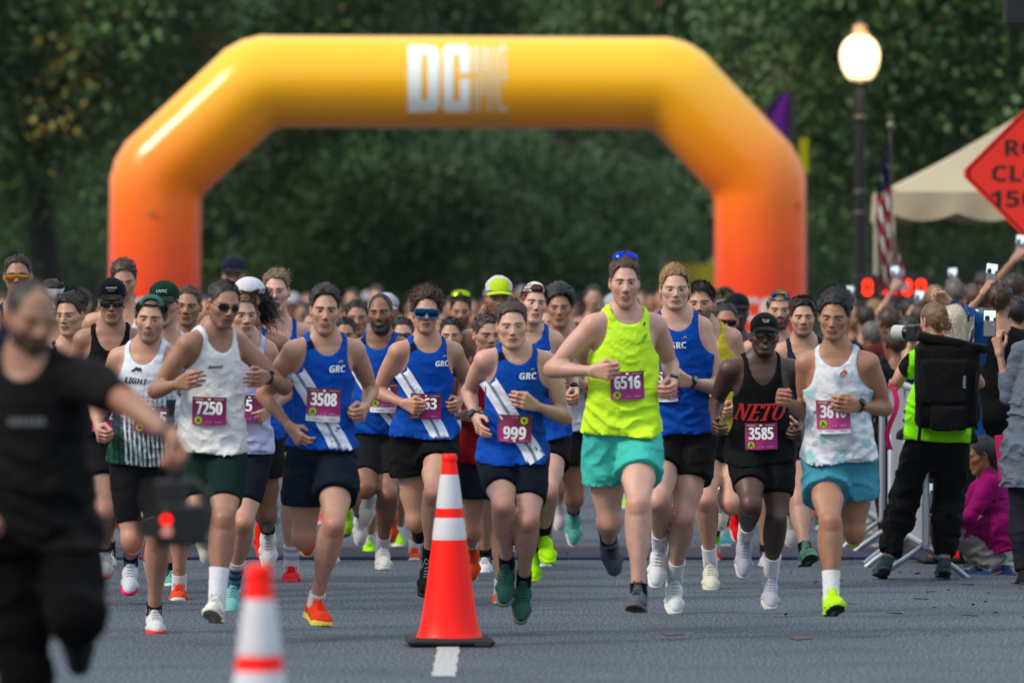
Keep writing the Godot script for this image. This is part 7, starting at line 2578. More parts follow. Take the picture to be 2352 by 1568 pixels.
func race_clock() -> void:
	var d := 70.0
	var c := at(2054, 660, d)
	var t := thing("race_clock", "race clock with glowing red digits behind the spectators", "clock", Vector3(c.x, 0, -d))
	var b := Build.new()
	b.bevel_box(Transform3D(Basis.IDENTITY, Vector3(0, c.y, 0)), Vector3(0.74, 0.24, 0.14), 0.015)
	put(t, "case", b.mesh(), paint(Color(0.02, 0.02, 0.02), 0.5))
	var led := StandardMaterial3D.new()
	led.albedo_color = Color(0.3, 0.02, 0.01)
	led.emission_enabled = true
	led.emission = Color(1.0, 0.16, 0.03)
	led.emission_energy_multiplier = 3.0
	for k in 4:
		var g := Build.new()
		var x: float = [-0.25, -0.12, 0.12, 0.25][k]
		for seg in [[0, 1, true], [1, 1, false], [-1, 1, false], [1, -1, false], [-1, -1, false], [0, -1, true]] if k != 1 else [[1, 1, false], [1, -1, false]]:
			if seg[2]: g.box(Transform3D(Basis.IDENTITY, Vector3(x, c.y + seg[1] * 0.062, 0.074)), Vector3(0.050, 0.018, 0.006))
			else: g.box(Transform3D(Basis.IDENTITY, Vector3(x + seg[0] * 0.032, c.y + seg[1] * 0.031, 0.074)), Vector3(0.018, 0.050, 0.006))
		put(t, "led_digit", g.mesh(), led)
	for e in [-1.0, 1.0]:
		var dots := Build.new()
		dots.box(Transform3D(Basis.IDENTITY, Vector3(0.0, c.y + e * 0.035, 0.074)), Vector3(0.022, 0.022, 0.006))
		put(t, "led_dot", dots.mesh(), led)
	var lg := Build.new()
	for e in [-1.0, 1.0]:
		lg.bar(Vector3(e * 0.2, c.y - 0.14, 0), Vector3(e * 0.45, 0, 0.25), 0.015, 0.015, 6)
		lg.bar(Vector3(e * 0.2, c.y - 0.14, 0), Vector3(e * 0.45, 0, -0.25), 0.015, 0.015, 6)
	put(t, "stand", lg.mesh(), paint(Color(0.1, 0.1, 0.1), 0.5))
	var l := OmniLight3D.new()
	l.name = "clock_light"
	l.light_color = Color(1.0, 0.15, 0.05)
	l.light_energy = 0.05
	l.light_size = 0.1
	l.omni_range = 8.0
	l.omni_attenuation = 2.0
	l.shadow_enabled = true
	l.position = Vector3(0, c.y, 0.2)
	t.add_child(l)

func flag() -> void:
	var d := 68.5
	var p := at(2046, 300, d)
	var t := thing("national_flag", "flag with stars and red and white stripes hanging limp on a pole", "flag", Vector3(p.x, 0, -d))
	var pole := Build.new()
	pole.bar(Vector3(0, 0, 0), Vector3(0, p.y + 0.02, 0), 0.016, 0.012, 8)
	put(t, "pole", pole.mesh(), paint(Color(0.30, 0.29, 0.28), 0.4, 0.5))
	var tip := Build.new()
	tip.lathe([[0.0, p.y], [0.03, p.y + 0.02], [0.034, p.y + 0.05], [0.02, p.y + 0.08], [0.0, p.y + 0.09]], Vector3.ZERO, 12)
	put(t, "finial", tip.mesh(), paint(Color(0.45, 0.42, 0.36), 0.35, 0.6))
	var b := Build.new()
	var top := p.y - 0.12
	b.grid(64, 25, func(r: int, k: int) -> Vector3:
		var f := r / 63.0
		var g := k / 24.0
		var spread := 0.03 + 0.19 * pow(f, 0.6) * (1.0 - 0.35 * f)
		return Vector3(-0.012 - spread * g * (0.75 + 0.25 * sin(f * 5.0)), top - 1.30 * f - 0.10 * g * f, 0.05 * sin(g * 12.0 + f * 2.0) * (0.3 + f)))
	for q in b.v.size():
		var f := (q / 25) / 63.0
		var g := (q % 25) / 24.0
		var c := Color(0.80, 0.79, 0.78)
		if int((f * 9.0 + g * 2.2) * 1.15) % 2 == 1: c = Color(0.58, 0.05, 0.10)
		if f < 0.30 + 0.06 * g:
			c = Color(0.05, 0.08, 0.20)
			if (q * 7) % 23 == 0 and f > 0.06: c = Color(0.7, 0.72, 0.78)
		b.c[q] = lin(c)
	put(t, "cloth", b.mesh(), cloth_printed("flag cloth", 0.8))
	var second := Build.new()
	second.grid(20, 9, func(r: int, k: int) -> Vector3:
		var f := r / 19.0
		return Vector3(0.02 + 0.16 * f * k / 8.0, top - 0.80 - 0.55 * f, -0.03 + 0.03 * sin(k * 1.3 + f)))
	for q in second.v.size(): second.c[q] = lin(Color(0.55, 0.05, 0.10) if int((q / 9) * 0.45 + (q % 9) * 0.25) % 2 == 0 else Color(0.74, 0.66, 0.68))
	put(t, "fly_fold", second.mesh(), cloth_printed("flag cloth", 0.8))

func banner() -> void:
	var d := 88.0
	var p := at(1822, 300, d)
	var t := thing("pole_banner", "purple and yellow banners on a slim pole behind the arch's right shoulder", "banner", Vector3(p.x, 0, -d))
	var pole := Build.new()
	pole.bar(Vector3.ZERO, Vector3(0, at(0, 205, d).y, 0), 0.05, 0.04, 10)
	put(t, "pole", pole.mesh(), paint(Color(0.05, 0.05, 0.05), 0.5))
	var yy := func(py: float) -> float: return at(0, py, d).y
	var b := Build.new()
	b.grid(16, 9, func(r: int, k: int) -> Vector3:
		var f := r / 15.0
		var w := 0.40 * (1.0 - pow(f, 2.2) * 0.75)
		return Vector3(-0.04 - w * k / 8.0, lerpf(yy.call(345), yy.call(214), f), 0.03 * sin(k * 0.8)))
	put(t, "purple_banner", b.mesh(), cloth(Color(0.30, 0.09, 0.42), 0.8, 0.1))
	var c := Build.new()
	c.box(Transform3D(Basis.IDENTITY, Vector3((1847.0 - 1822.0) * d / FOCAL, (yy.call(318) + yy.call(400)) * 0.5, 0)), Vector3(0.09, yy.call(318) - yy.call(400), 0.4))
	put(t, "yellow_banner", c.mesh(), cloth(Color(0.58, 0.58, 0.05), 0.8, 0.1))

func cone_of(label: String, x: float, d: float, squat := 1.0) -> void:
	var t := thing("traffic_cone", label, "traffic cone", Vector3(x, 0, -d), "orange traffic cones")
	var orange := StandardMaterial3D.new()
	orange.albedo_color = Color(1.0, 0.085, 0.02)
	orange.roughness = 0.42
	orange.metallic_specular = 0.35
	orange.subsurf_scatter_enabled = true
	orange.subsurf_scatter_strength = 0.1
	var base := Build.new()
	base.bevel_box(Transform3D(Basis(Vector3.UP, 0.06), Vector3(0, 0.022, 0)), Vector3(0.415, 0.040, 0.415), 0.016)
	for e in [-1.0, 1.0]:
		base.bevel_box(Transform3D(Basis(Vector3.UP, 0.06), Vector3(e * 0.15, 0.010, 0.0)), Vector3(0.08, 0.020, 0.41), 0.006)
	put(t, "base", base.mesh(), paint(Color(0.035, 0.033, 0.033), 0.75))
	var top := 0.914 * squat
	var rr := func(h: float) -> float: return lerpf(0.146, 0.030, h / 0.914) + 0.016 * exp(-(h - 0.04) * 16.0)
	var c := Build.new()
	var prof := [[rr.call(0.03) * 1.0, 0.042]]
	for k in 30:
		var h := lerpf(0.045, 0.875, k / 29.0)
		prof.append([rr.call(h), h * squat])
	prof += [[0.036, 0.878 * squat], [0.038, 0.884 * squat], [0.038, 0.898 * squat], [0.033, 0.908 * squat], [0.029, top], [0.024, top], [0.022, top - 0.03]]
	c.lathe(prof, Vector3.ZERO, 40)
	put(t, "cone_body", c.mesh(), orange)
	if squat > 0.9:
		for band in [[0.655, 0.815], [0.505, 0.610]]:
			var w := Build.new()
			var pr := []
			for k in 7:
				var h := lerpf(band[0], band[1], k / 6.0)
				pr.append([rr.call(h) + (0.0022 if k > 0 and k < 6 else 0.0003), h])
			w.lathe(pr, Vector3.ZERO, 40)
			var m := paint(Color(0.78, 0.77, 0.79), 0.38)
			put(t, "reflective_band", w.mesh(), m)

func cones() -> void:
	cone_of("sharp orange traffic cone with two white bands on the white line", at(1032, 0, 35.6).x, 35.6)
	cone_of("blurred orange traffic cone nearest to the camera at the bottom edge", at(595, 0, 21.3).x, 21.3)
	cone_of("small plain orange traffic cone beside the crouching spectator", at(2188, 0, 46.3).x, 46.3, 0.55)

func barriers() -> void:
	var steel := paint(Color(0.62, 0.64, 0.68), 0.35, 0.35)
	var proto: Node3D = null
	for k in 9:
		var d := 43.6 + k * 2.36
		var x := 2.42 + 0.03 * sin(k * 2.0)
		var label: String = ["nearest", "second", "third", "fourth", "fifth", "sixth", "seventh", "eighth", "farthest"][k] + " steel crowd barrier along the right of the road"
		if proto == null:
			proto = thing("crowd_barrier", label, "barrier", Vector3(x, 0, -d), "steel barriers along the road")
			var b := Build.new()
			b.tube(PackedVector3Array([Vector3(0, 0.20, -0.02), Vector3(0, 1.02, -0.02), Vector3(0, 1.08, -0.08), Vector3(0, 1.10, -0.16), Vector3(0, 1.10, -2.12), Vector3(0, 1.08, -2.2), Vector3(0, 1.02, -2.26), Vector3(0, 0.20, -2.26), Vector3(0, 0.20, -0.02)]), PackedFloat32Array([0.02, 0.02, 0.02, 0.02, 0.02, 0.02, 0.02, 0.02, 0.02]), 8)
			put(proto, "frame", b.mesh(), steel)
			var rod := Build.new()
			rod.bar(Vector3(0, 0.21, 0), Vector3(0, 1.09, 0), 0.010, 0.010, 6)
			var rm := rod.mesh()
			for q in 17: put(proto, "bar", rm, steel, Transform3D(Basis.IDENTITY, Vector3(0, 0, -0.15 - q * 0.1225)))
			for e in [-0.30, -1.98]:
				var f := Build.new()
				f.tube(PackedVector3Array([Vector3(-0.26, 0.0, e), Vector3(-0.20, 0.05, e), Vector3(0, 0.19, e), Vector3(0.20, 0.05, e), Vector3(0.26, 0.0, e)]), PackedFloat32Array([0.018, 0.018, 0.018, 0.018, 0.018]), 7)
				put(proto, "foot", f.mesh(), steel)
		else:
			var o: Node3D = proto.duplicate()
			o.name = numbered("crowd_barrier")
			add_child(o)
			o.position = Vector3(x, 0, -d)
			o.set_meta("label", label)
	var t := thing("streamer", "magenta plastic streamer tied to the steel barrier", "streamer", Vector3(2.38, 0, -46.4))
	var b := Build.new()
	b.grid(14, 4, func(r: int, k: int) -> Vector3:
		var f := r / 13.0
		return Vector3(-0.02 + 0.03 * sin(f * 6.0) + (k / 3.0 - 0.5) * 0.035, 1.10 - 0.40 * f, 0.03 + 0.02 * sin(f * 4.0)))
	put(t, "tail", b.mesh(), paint(Color(0.80, 0.02, 0.35), 0.6))
	var c := Build.new()
	c.tube(PackedVector3Array([Vector3(-0.03, 1.10, 0.0), Vector3(0, 1.14, 0.01), Vector3(0.03, 1.10, 0.0), Vector3(0.0, 1.06, 0.01), Vector3(-0.03, 1.10, 0.0)]), PackedFloat32Array([0.014, 0.018, 0.014, 0.018, 0.014]), 6)
	put(t, "knot", c.mesh(), paint(Color(0.80, 0.02, 0.35), 0.6))

func far_banner() -> void:
	var d := 112.0
	var p := at(1620, 640, d)
	var t := thing("yellow_banner", "yellow banner hung over the far crowd beside the arch's right leg", "banner", Vector3(p.x, 0, -d))
	var b := Build.new()
	b.grid(5, 13, func(r: int, k: int) -> Vector3: return Vector3(lerpf(-0.62, 0.50, k / 12.0), p.y - 0.22 + r * 0.11, 0.03 * sin(k * 0.9)))
	put(t, "panel", b.mesh(), cloth(Color(0.50, 0.47, 0.12), 0.8, 0.1))
	for e in [-0.63, 0.51]:
		var q := Build.new()
		q.bar(Vector3(e, 0, 0), Vector3(e, p.y + 0.40, 0), 0.02, 0.02, 7)
		put(t, "pole", q.mesh(), paint(Color(0.3, 0.3, 0.3), 0.5))

# ---------------------------------------------------------------- the camera man, the photographer and the spectators

func phone(label: String, where: Vector3, turn: Basis, lit: bool, group := "phones held up by spectators", mul := 1.0) -> void:
	var t := thing("phone", label, "phone", where, group)
	t.basis = turn
	var b := Build.new()
	b.bevel_box(Transform3D(Basis.IDENTITY, Vector3(0, 0, 0)), Vector3(0.076, 0.156, 0.009), 0.003)
	put(t, "case", b.mesh(), paint(Color(0.03, 0.03, 0.035), 0.35))
	# the live picture on the screen: pale sky, dark trees, coloured specks of the crowd, grey road
	var scr := Build.new()
	scr.grid(19, 9, func(r: int, k: int) -> Vector3: return Vector3(lerpf(-0.034, 0.034, k / 8.0), lerpf(-0.073, 0.073, r / 18.0), 0.0052))
	var im := StandardMaterial3D.new()
	if not mats.has("phone screen"):
		var img := Image.create(32, 64, false, Image.FORMAT_RGB8)
		var rr := RandomNumberGenerator.new()
		rr.seed = 4
		for y in 64:
			for x in 32:
				var c := Color(0.78, 0.84, 0.90) if y < 27 else Color(0.30, 0.32, 0.35)
				if Vector2(x - 9.0, (y - 20.0) * 0.9).length() < 7.0 or (y > 17 and y < 30 and x > 25): c = Color(0.08, 0.12, 0.07)
				if y >= 26 and y < 38: c = Color.from_hsv(rr.randf(), 0.5, rr.randf_range(0.15, 0.7))
				img.set_pixel(x, y, c)
		mats["phone screen"] = ImageTexture.create_from_image(img)
	for k in ["phone lit %.1f" % mul]:
		if not mats.has(k):
			im.albedo_color = Color(0.02, 0.02, 0.02)
			im.emission_enabled = true
			im.emission_operator = BaseMaterial3D.EMISSION_OP_MULTIPLY
			im.emission = Color.WHITE
			im.emission_texture = mats["phone screen"]
			im.emission_energy_multiplier = mul
			im.roughness = 0.15
			mats[k] = im
		im = mats[k]
	var uv := PackedVector2Array()
	for q in scr.v.size(): uv.append(Vector2((q % 9) / 8.0, 1.0 - (q / 9) / 18.0))
	var m := ArrayMesh.new()
	var a := []
	a.resize(Mesh.ARRAY_MAX)
	a[Mesh.ARRAY_VERTEX] = scr.v
	a[Mesh.ARRAY_NORMAL] = scr.n
	a[Mesh.ARRAY_TEX_UV] = uv
	a[Mesh.ARRAY_INDEX] = scr.i
	m.add_surface_from_arrays(Mesh.PRIMITIVE_TRIANGLES, a)
	put(t, "screen", m, im)

func rounded(size: Vector3, r: float, bulge: float, cell: float, seed: float) -> Build:
	var f := Pack.new()
	f.h = size * 0.5
	f.r = r
	f.bulge = bulge
	f.noise = fold
	f.seed = seed
	return nets(f, -size * 0.5 - Vector3.ONE * 0.05, size * 0.5 + Vector3.ONE * 0.05, cell, PackedVector3Array([Vector3.ZERO]))

class Pack extends Field:
	var h: Vector3
	var r := 0.03
	var bulge := 0.0
	var noise: FastNoiseLite
	var seed := 0.0
	func sdf(p: Vector3) -> float:
		var q := p.abs() - h + Vector3.ONE * r
		var d := q.max(Vector3.ZERO).length() + minf(maxf(q.x, maxf(q.y, q.z)), 0.0) - r
		return d - bulge * noise.get_noise_3d(p.x * 90.0 + seed, p.y * 90.0, p.z * 90.0)

func make_spectators() -> void:
	camera_man()
	photographer()
	croucher()
	right_edge()
	fans()

func camera_man() -> void:
	make_person({"label": "blurred man in dark T-shirt running with a camera rig at the left edge", "d": 23.0, "s": 1.80, "skin": "tan", "tw": -0.05, "lean": 0.06, "bulk": 1.06,
		"j": {"h": [70, 728], "s0": [-42, 872], "s1": [182, 868], "e0": [-95, 1060, -0.5], "w0": [-60, 1180, 1], "e1": [296, 926, 1], "w1": [396, 1004, 1], "h0": [22, 1262], "h1": [150, 1262], "k0": [60, 1570, 1], "a0": [92, 1880, -1], "t0": [96, 1960, 1], "k1": [178, 1424, 1], "a1": [172, 1404, -1], "t1": [178, 1486, -0.3]},
		"turn": [28, 16, 0], "beard": 0.95, "line": 0.035, "open": 0.3, "face_w": 1.05, "hair": {"color": "dark", "top": 0.003, "side": 0.003, "len_top": 0.004, "len_side": 0.004}, "bald": true,
		"top": {"color": Color(0.048, 0.047, 0.050), "sleeve": 0.82, "hem": -0.56, "neck_f": 0.045, "neck_w": 0.072, "loose": 0.03, "crease": 0.014, "sheen": 0.02}, "legs": {"sheen": 0.0, "rough": 0.95, "color": Color(0.010, 0.011, 0.014), "shank": 0.94, "share": 1.0, "flare": 0.004, "close": 0.018, "crease": 0.010},
		"shoes": shoe(Color(0.10, 0.12, 0.13), Color(0.10, 0.11, 0.12)), "hands": ["fist", "fist"], "tilt1": Vector3(0, -0.7, 0),
		"watches": [[1, Color(0.03, 0.03, 0.03), Vector3(0.3, 1, 0.5)]],
		"extra": func(node, sp, body, top, base, _ht, _j):
			# pale print across the chest, too smeared to read
			var c: Vector3 = body.local(at(62, 966, sp.d - 0.15) - base)
			for q in 6:
				var x: float = c.x - 0.052 + q * 0.019
				strip_on(node, "chest_print", body, top, Vector2(x, c.y), Vector2(x + 0.014, c.y + 0.001), [[-0.010, 0.010, Color(0.36, 0.39, 0.40), 0.0]], 4)})
	# the rig in his hand
	var c := at(398, 1150, 22.62)
	var t := thing("camera_rig", "black hand held camera rig with a red light hanging from the man's hand", "camera", c)
	var dark := paint(Color(0.03, 0.03, 0.033), 0.45)
	var s := 22.62 / FOCAL
	var px := func(x: float, y: float, z: float) -> Vector3: return Vector3((x - 398.0) * s, -(y - 1150.0) * s, z)
	var grip := Build.new()
	grip.tube(PackedVector3Array([px.call(408, 1012, 0), px.call(406, 1060, 0.01), px.call(400, 1120, 0.0)]), PackedFloat32Array([0.017, 0.019, 0.022]), 12)
	put(t, "handle", grip.mesh(), dark)
	var body := rounded(Vector3(0.150, 0.130, 0.10), 0.012, 0.0, 0.006, 2.0)
	put(t, "camera_body", body.mesh(), dark, Transform3D(Basis(Vector3.UP, 0.4), px.call(415, 1205, 0.02)))
	var lens := Build.new()
	lens.tube(PackedVector3Array([px.call(372, 1205, 0.05), px.call(356, 1206, 0.10), px.call(350, 1206, 0.15)]), PackedFloat32Array([0.038, 0.036, 0.040]), 20)
	put(t, "camera_lens", lens.mesh(), dark)
	var arm := Build.new()
	arm.tube(PackedVector3Array([px.call(400, 1110, 0.0), px.call(440, 1108, 0.0), px.call(468, 1128, 0.0), px.call(478, 1170, 0.0), px.call(474, 1215, 0.0)]), PackedFloat32Array([0.016, 0.014, 0.014, 0.014, 0.016]), 10)
	arm.tube(PackedVector3Array([px.call(400, 1110, 0.0), px.call(372, 1128, 0.0), px.call(362, 1170, 0.0)]), PackedFloat32Array([0.018, 0.016, 0.016]), 10)
	put(t, "gimbal_arm", arm.mesh(), paint(Color(0.06, 0.075, 0.085), 0.4))
	var top := rounded(Vector3(0.095, 0.085, 0.060), 0.010, 0.0, 0.006, 3.0)
	put(t, "monitor", top.mesh(), dark, Transform3D(Basis.IDENTITY, px.call(392, 1135, 0.03)))
	var scr := Build.new()
	scr.bevel_box(Transform3D(Basis.IDENTITY, px.call(381, 1216, 0.135)), Vector3(0.040, 0.024, 0.006), 0.002)
	var glow := StandardMaterial3D.new()
	glow.albedo_color = Color(0.2, 0.1, 0.1)
	glow.emission_enabled = true
	glow.emission = Color(0.95, 0.62, 0.58)
	glow.emission_energy_multiplier = 0.55
	put(t, "display", scr.mesh(), glow)
	var led := Build.new()
	led.lathe([[0.0, -0.012], [0.010, -0.008], [0.013, 0.0], [0.010, 0.008], [0.0, 0.012]], px.call(386, 1190, 0.140), 12)
	var red := StandardMaterial3D.new()
	red.albedo_color = Color(0.4, 0.02, 0.02)
	red.emission_enabled = true
	red.emission = Color(1.0, 0.03, 0.02)
	red.emission_energy_multiplier = 2.2
	put(t, "tally_light", led.mesh(), red)

func photographer() -> void:
	var neon := func(l: Vector3) -> Color:
		return Color(0.50, 0.86, 0.02) if absf(l.x) < 0.205 else Color(0.035, 0.037, 0.045)
	make_person({"label": "photographer seen from behind in black trousers and neon vest with a backpack", "d": 43.6, "s": 1.72, "skin": "fair", "facing": -1.0, "female": true, "lean": 0.0, "tw": 0.02,
		"j": {"h": [2144, 738], "s0": [2104, 828], "s1": [2222, 826], "e0": [2062, 876, -0.4], "w0": [2094, 792, -1], "e1": [2250, 880, -0.6], "w1": [2170, 800, -1], "h0": [2118, 1030], "h1": [2186, 1030], "k0": [2078, 1150, -0.6], "a0": [2038, 1286, 0.4], "t0": [2020, 1318, -1], "k1": [2180, 1152, -0.5], "a1": [2171, 1288, 0.4], "t1": [2166, 1318, -1]},
		"turn": [-148, 4, 0], "hair": {"color": "sandy", "top": 0.010, "side": 0.010, "len_top": 0.03, "len_side": 0.03, "flow": Vector3(0, -0.2, -0.8), "mess": 0.12, "tufts": 0, "lift": 0.08, "w": 0.0012, "strands": 2200, "tail": [Vector3(0.0, -0.02, -0.112), Vector3(0.0, -0.035, -0.118), 0.022], "root": 0.018, "tail_strands": 420, "bow": Vector3(0, 0.0, -0.035), "tail_curl": 0.004},
		"top": {"name": "vest", "color": Color(0.5, 0.86, 0.02), "print": neon, "sleeve": 0.55, "hem": -0.55, "neck_f": 0.03, "neck_b": 0.02, "loose": 0.060, "crease": 0.014},
		"legs": {"color": Color(0.030, 0.034, 0.040), "shank": 0.90, "share": 1.0, "flare": 0.006, "close": 0.020, "crease": 0.013},
		"shoes": shoe(Color(0.16, 0.24, 0.25), Color(0.10, 0.15, 0.15), Color(0.04, 0.04, 0.04), {"lace": Color(0.03, 0.03, 0.03)}), "hands": ["grip", "grip"]})
	# her backpack
	var d := 43.40
	var c := at(2176, 884, d)
	var t := thing("backpack", "black roll top backpack on the photographer's back", "backpack", c)
	var black := cloth(Color(0.030, 0.031, 0.034), 0.75, 0.1)
	var main := rounded(Vector3(0.37, 0.50, 0.22), 0.055, 0.010, 0.009, 1.0)
	put(t, "main_bag", main.mesh(), black)
	var pocket := rounded(Vector3(0.28, 0.27, 0.06), 0.03, 0.006, 0.009, 4.0)
	put(t, "front_pocket", pocket.mesh(), cloth(Color(0.036, 0.037, 0.041), 0.75, 0.1), Transform3D(Basis.IDENTITY, Vector3(-0.02, 0.02, 0.115)))
	var low := rounded(Vector3(0.22, 0.15, 0.06), 0.028, 0.008, 0.009, 7.0)
	put(t, "lower_pocket", low.mesh(), black, Transform3D(Basis.IDENTITY, Vector3(0.0, -0.19, 0.115)))
	var flap := rounded(Vector3(0.42, 0.055, 0.20), 0.02, 0.008, 0.009, 9.0)
	put(t, "roll_top", flap.mesh(), black, Transform3D(Basis(Vector3.BACK, -0.20), Vector3(0.03, 0.245, 0.01)))
	var lining := rounded(Vector3(0.14, 0.035, 0.13), 0.012, 0.004, 0.007, 12.0)
	put(t, "red_lining", lining.mesh(), cloth(Color(0.55, 0.12, 0.05), 0.8, 0.1), Transform3D(Basis(Vector3.BACK, 0.15), Vector3(-0.09, 0.272, 0.03)))
	for e in [-1.0, 1.0]:
		var strap := Build.new()
		strap.tube(PackedVector3Array([Vector3(e * 0.15, 0.21, -0.05), Vector3(e * 0.165, 0.05, 0.118), Vector3(e * 0.16, -0.22, 0.11), Vector3(e * 0.17, -0.38 if e < 0 else -0.25, 0.02)]), PackedFloat32Array([0.012, 0.010, 0.010, 0.010]), 6)
		put(t, "strap", strap.mesh(), black)
	var word := Build.new()
	word.tint = lin(Color(0.62, 0.64, 0.66))
	lettering(word, "THULE", 0.072, 0.015, func(x: float, y: float) -> Vector3: return Vector3(0.092 + y, 0.02 - x, 0.1515))
	put(t, "lettering", word.mesh(), print_mat)
	# her camera
	var k := at(2106, 764, 43.75)
	var cam := thing("photo_camera", "black camera with a pale lens held to the photographer's face", "camera", k)
	var bd := rounded(Vector3(0.12, 0.10, 0.08), 0.014, 0.0, 0.007, 3.0)
	put(cam, "camera_body", bd.mesh(), paint(Color(0.03, 0.03, 0.03), 0.4), Transform3D(Basis(Vector3.UP, 0.9), Vector3.ZERO))
	var ln := Build.new()
	ln.tint = lin(Color(0.03, 0.03, 0.03))
	ln.tube(PackedVector3Array([Vector3(-0.03, 0, -0.03), Vector3(-0.07, 0, -0.06)]), PackedFloat32Array([0.040, 0.040]), 18)
	ln.tint = lin(Color(0.65, 0.65, 0.64))
	ln.tube(PackedVector3Array([Vector3(-0.06, 0, -0.05), Vector3(-0.12, 0.0, -0.10)]), PackedFloat32Array([0.043, 0.046]), 18)
	put(cam, "camera_lens", ln.mesh(), glossy_printed)

func croucher() -> void:
	make_person({"label": "spectator in magenta top and grey trousers crouching behind the photographer", "d": 44.6, "s": 1.66, "skin": "brown", "female": true, "tw": -0.15, "lean": 0.0,
		"j": {"h": [2252, 1046], "s0": [2268, 1108], "s1": [2276, 1112], "e0": [2215, 1170, 0], "w0": [2152, 1190, 0], "e1": [2228, 1188, 0.3], "w1": [2160, 1206, 0], "h0": [2296, 1206], "h1": [2296, 1210], "k0": [2205, 1200, -0.3], "a0": [2262, 1296, -0.2], "t0": [2216, 1316, 0], "k1": [2212, 1222, 0.3], "a1": [2300, 1304, 0.2], "t1": [2252, 1320, 0]},
		"turn": [-80, 14, 0], "hair": {"color": "black", "top": 0.014, "side": 0.014, "len_top": 0.03, "len_side": 0.03, "flow": Vector3(0, -0.3, -0.7), "tail": [Vector3(0, -0.02, -0.09), Vector3(0.02, -0.14, -0.10), 0.03], "tail_strands": 300},
		"top": {"color": Color(0.50, 0.0, 0.34), "sleeve": 0.9, "forearm": 0.8, "hem": -0.50, "neck_f": 0.03, "loose": 0.02, "crease": 0.010, "name": "pullover"}, "legs": {"color": Color(0.47, 0.465, 0.46), "shank": 0.95, "share": 1.0, "flare": 0.01, "close": 0.03, "crease": 0.012},
		"shoes": shoe(Color(0.12, 0.25, 0.42), Color(0.62, 0.60, 0.56), Color(0.3, 0.3, 0.3), {"stripe": Color(0.75, 0.30, 0.08), "lace": Color(0.8, 0.6, 0.1)}), "hands": ["grip", "grip"]})
	phone("phone held upright by the crouching spectator", at(2129, 1138, 44.2), Basis(Vector3.BACK, -0.04), true, "", 0.45)

func right_edge() -> void:
	# person in a long grey coat, half out of the frame
	make_person({"label": "spectator in a long grey coat at the right edge of the frame", "d": 43.0, "s": 1.70, "skin": "fair", "female": true, "facing": -1.0, "lean": 0.0,
		"j": {"h": [2392, 700], "s0": [2346, 806], "s1": [2446, 806], "e0": [2318, 912, -0.8], "w0": [2296, 806, -0.6], "e1": [2470, 920, 0.2], "w1": [2440, 1010, -1], "h0": [2356, 1040], "h1": [2424, 1040], "k0": [2352, 1190, -0.3], "a0": [2354, 1318, 0.3], "t0": [2346, 1344, -1], "k1": [2422, 1190, -0.3], "a1": [2424, 1318, 0.3], "t1": [2426, 1344, -1]},
		"turn": [-150, 0, 0], "hair": {"color": "brown", "top": 0.014, "side": 0.02, "len_side": 0.05},
		"top": {"color": Color(0.34, 0.37, 0.43), "sleeve": 0.9, "forearm": 0.55, "hem": -1.13, "neck_f": 0.03, "loose": 0.05, "crease": 0.014, "name": "coat"}, "legs": {"color": Color(0.10, 0.11, 0.14), "shank": 0.95, "share": 1.0, "flare": 0.01, "close": 0.02},
		"shoes": shoe(Color(0.1, 0.1, 0.1), Color(0.1, 0.1, 0.1)), "hands": ["grip", "grip"]})
	phone("phone with bright live picture held up beside the backpack", at(2274, 742, 42.75), Basis(Vector3.BACK, -0.02), true, "", 0.8)
	var c := at(2322, 1048, 43.3)
	var s := thing("placard", "magenta card held low at the right edge of the frame", "card", c)
	var b := Build.new()
	b.bevel_box(Transform3D(Basis(Vector3.BACK, 0.1), Vector3.ZERO), Vector3(0.16, 0.26, 0.004), 0.001)
	put(s, "card", b.mesh(), paint(Color(0.80, 0.03, 0.36), 0.6))
	# blue sleeve raised beside the photographer
	make_person({"label": "spectator with white blond hair and a raised blue sleeve behind the backpack", "d": 45.6, "s": 1.70, "skin": "fair", "facing": -1.0, "female": true, "lean": 0.0,
		"j": {"h": [2190, 742], "s0": [2150, 830], "s1": [2244, 826], "e0": [2120, 910, -1], "w0": [2110, 860, -1], "e1": [2252, 738, 0.2], "w1": [2176, 690, -0.3], "h0": [2166, 1030], "h1": [2226, 1030], "k0": [2166, 1170, -0.3], "a0": [2166, 1300, 0.2], "t0": [2160, 1322, -1], "k1": [2228, 1170, -0.3], "a1": [2228, 1300, 0.2], "t1": [2232, 1322, -1]},
		"turn": [-165, 0, 0], "hair": {"color": "white", "top": 0.016, "side": 0.022, "len_top": 0.04, "len_side": 0.06, "flow": Vector3(0, -0.9, -0.2), "mess": 0.1, "tufts": 0, "lift": 0.08, "w": 0.0014, "strands": 2200, "tail": [Vector3(0, 0.0, -0.08), Vector3(0.0, -0.20, -0.10), 0.035], "tail_strands": 500, "root": 0.045},
		"top": {"color": Color(0.03, 0.22, 0.44), "sleeve": 0.9, "forearm": 0.9, "hem": -0.56, "neck_f": 0.03, "loose": 0.02, "crease": 0.009, "name": "jacket"}, "legs": {"color": Color(0.04, 0.045, 0.06), "shank": 0.95, "share": 1.0, "flare": 0.01, "close": 0.02},
		"shoes": shoe(Color(0.2, 0.2, 0.2), Color(0.5, 0.5, 0.5)), "hands": ["fist", "fist"]})
	# dark figure between backpack and coat
	fan(2296, 690, 46.0, {"label": "spectator with long brown hair raising a dark phone behind the backpack", "hair": {"color": "brown", "top": 0.016, "side": 0.02, "len_side": 0.05, "len_top": 0.04, "flow": Vector3(0, -0.4, -0.5)}}, Color(0.02, 0.02, 0.025), 1)

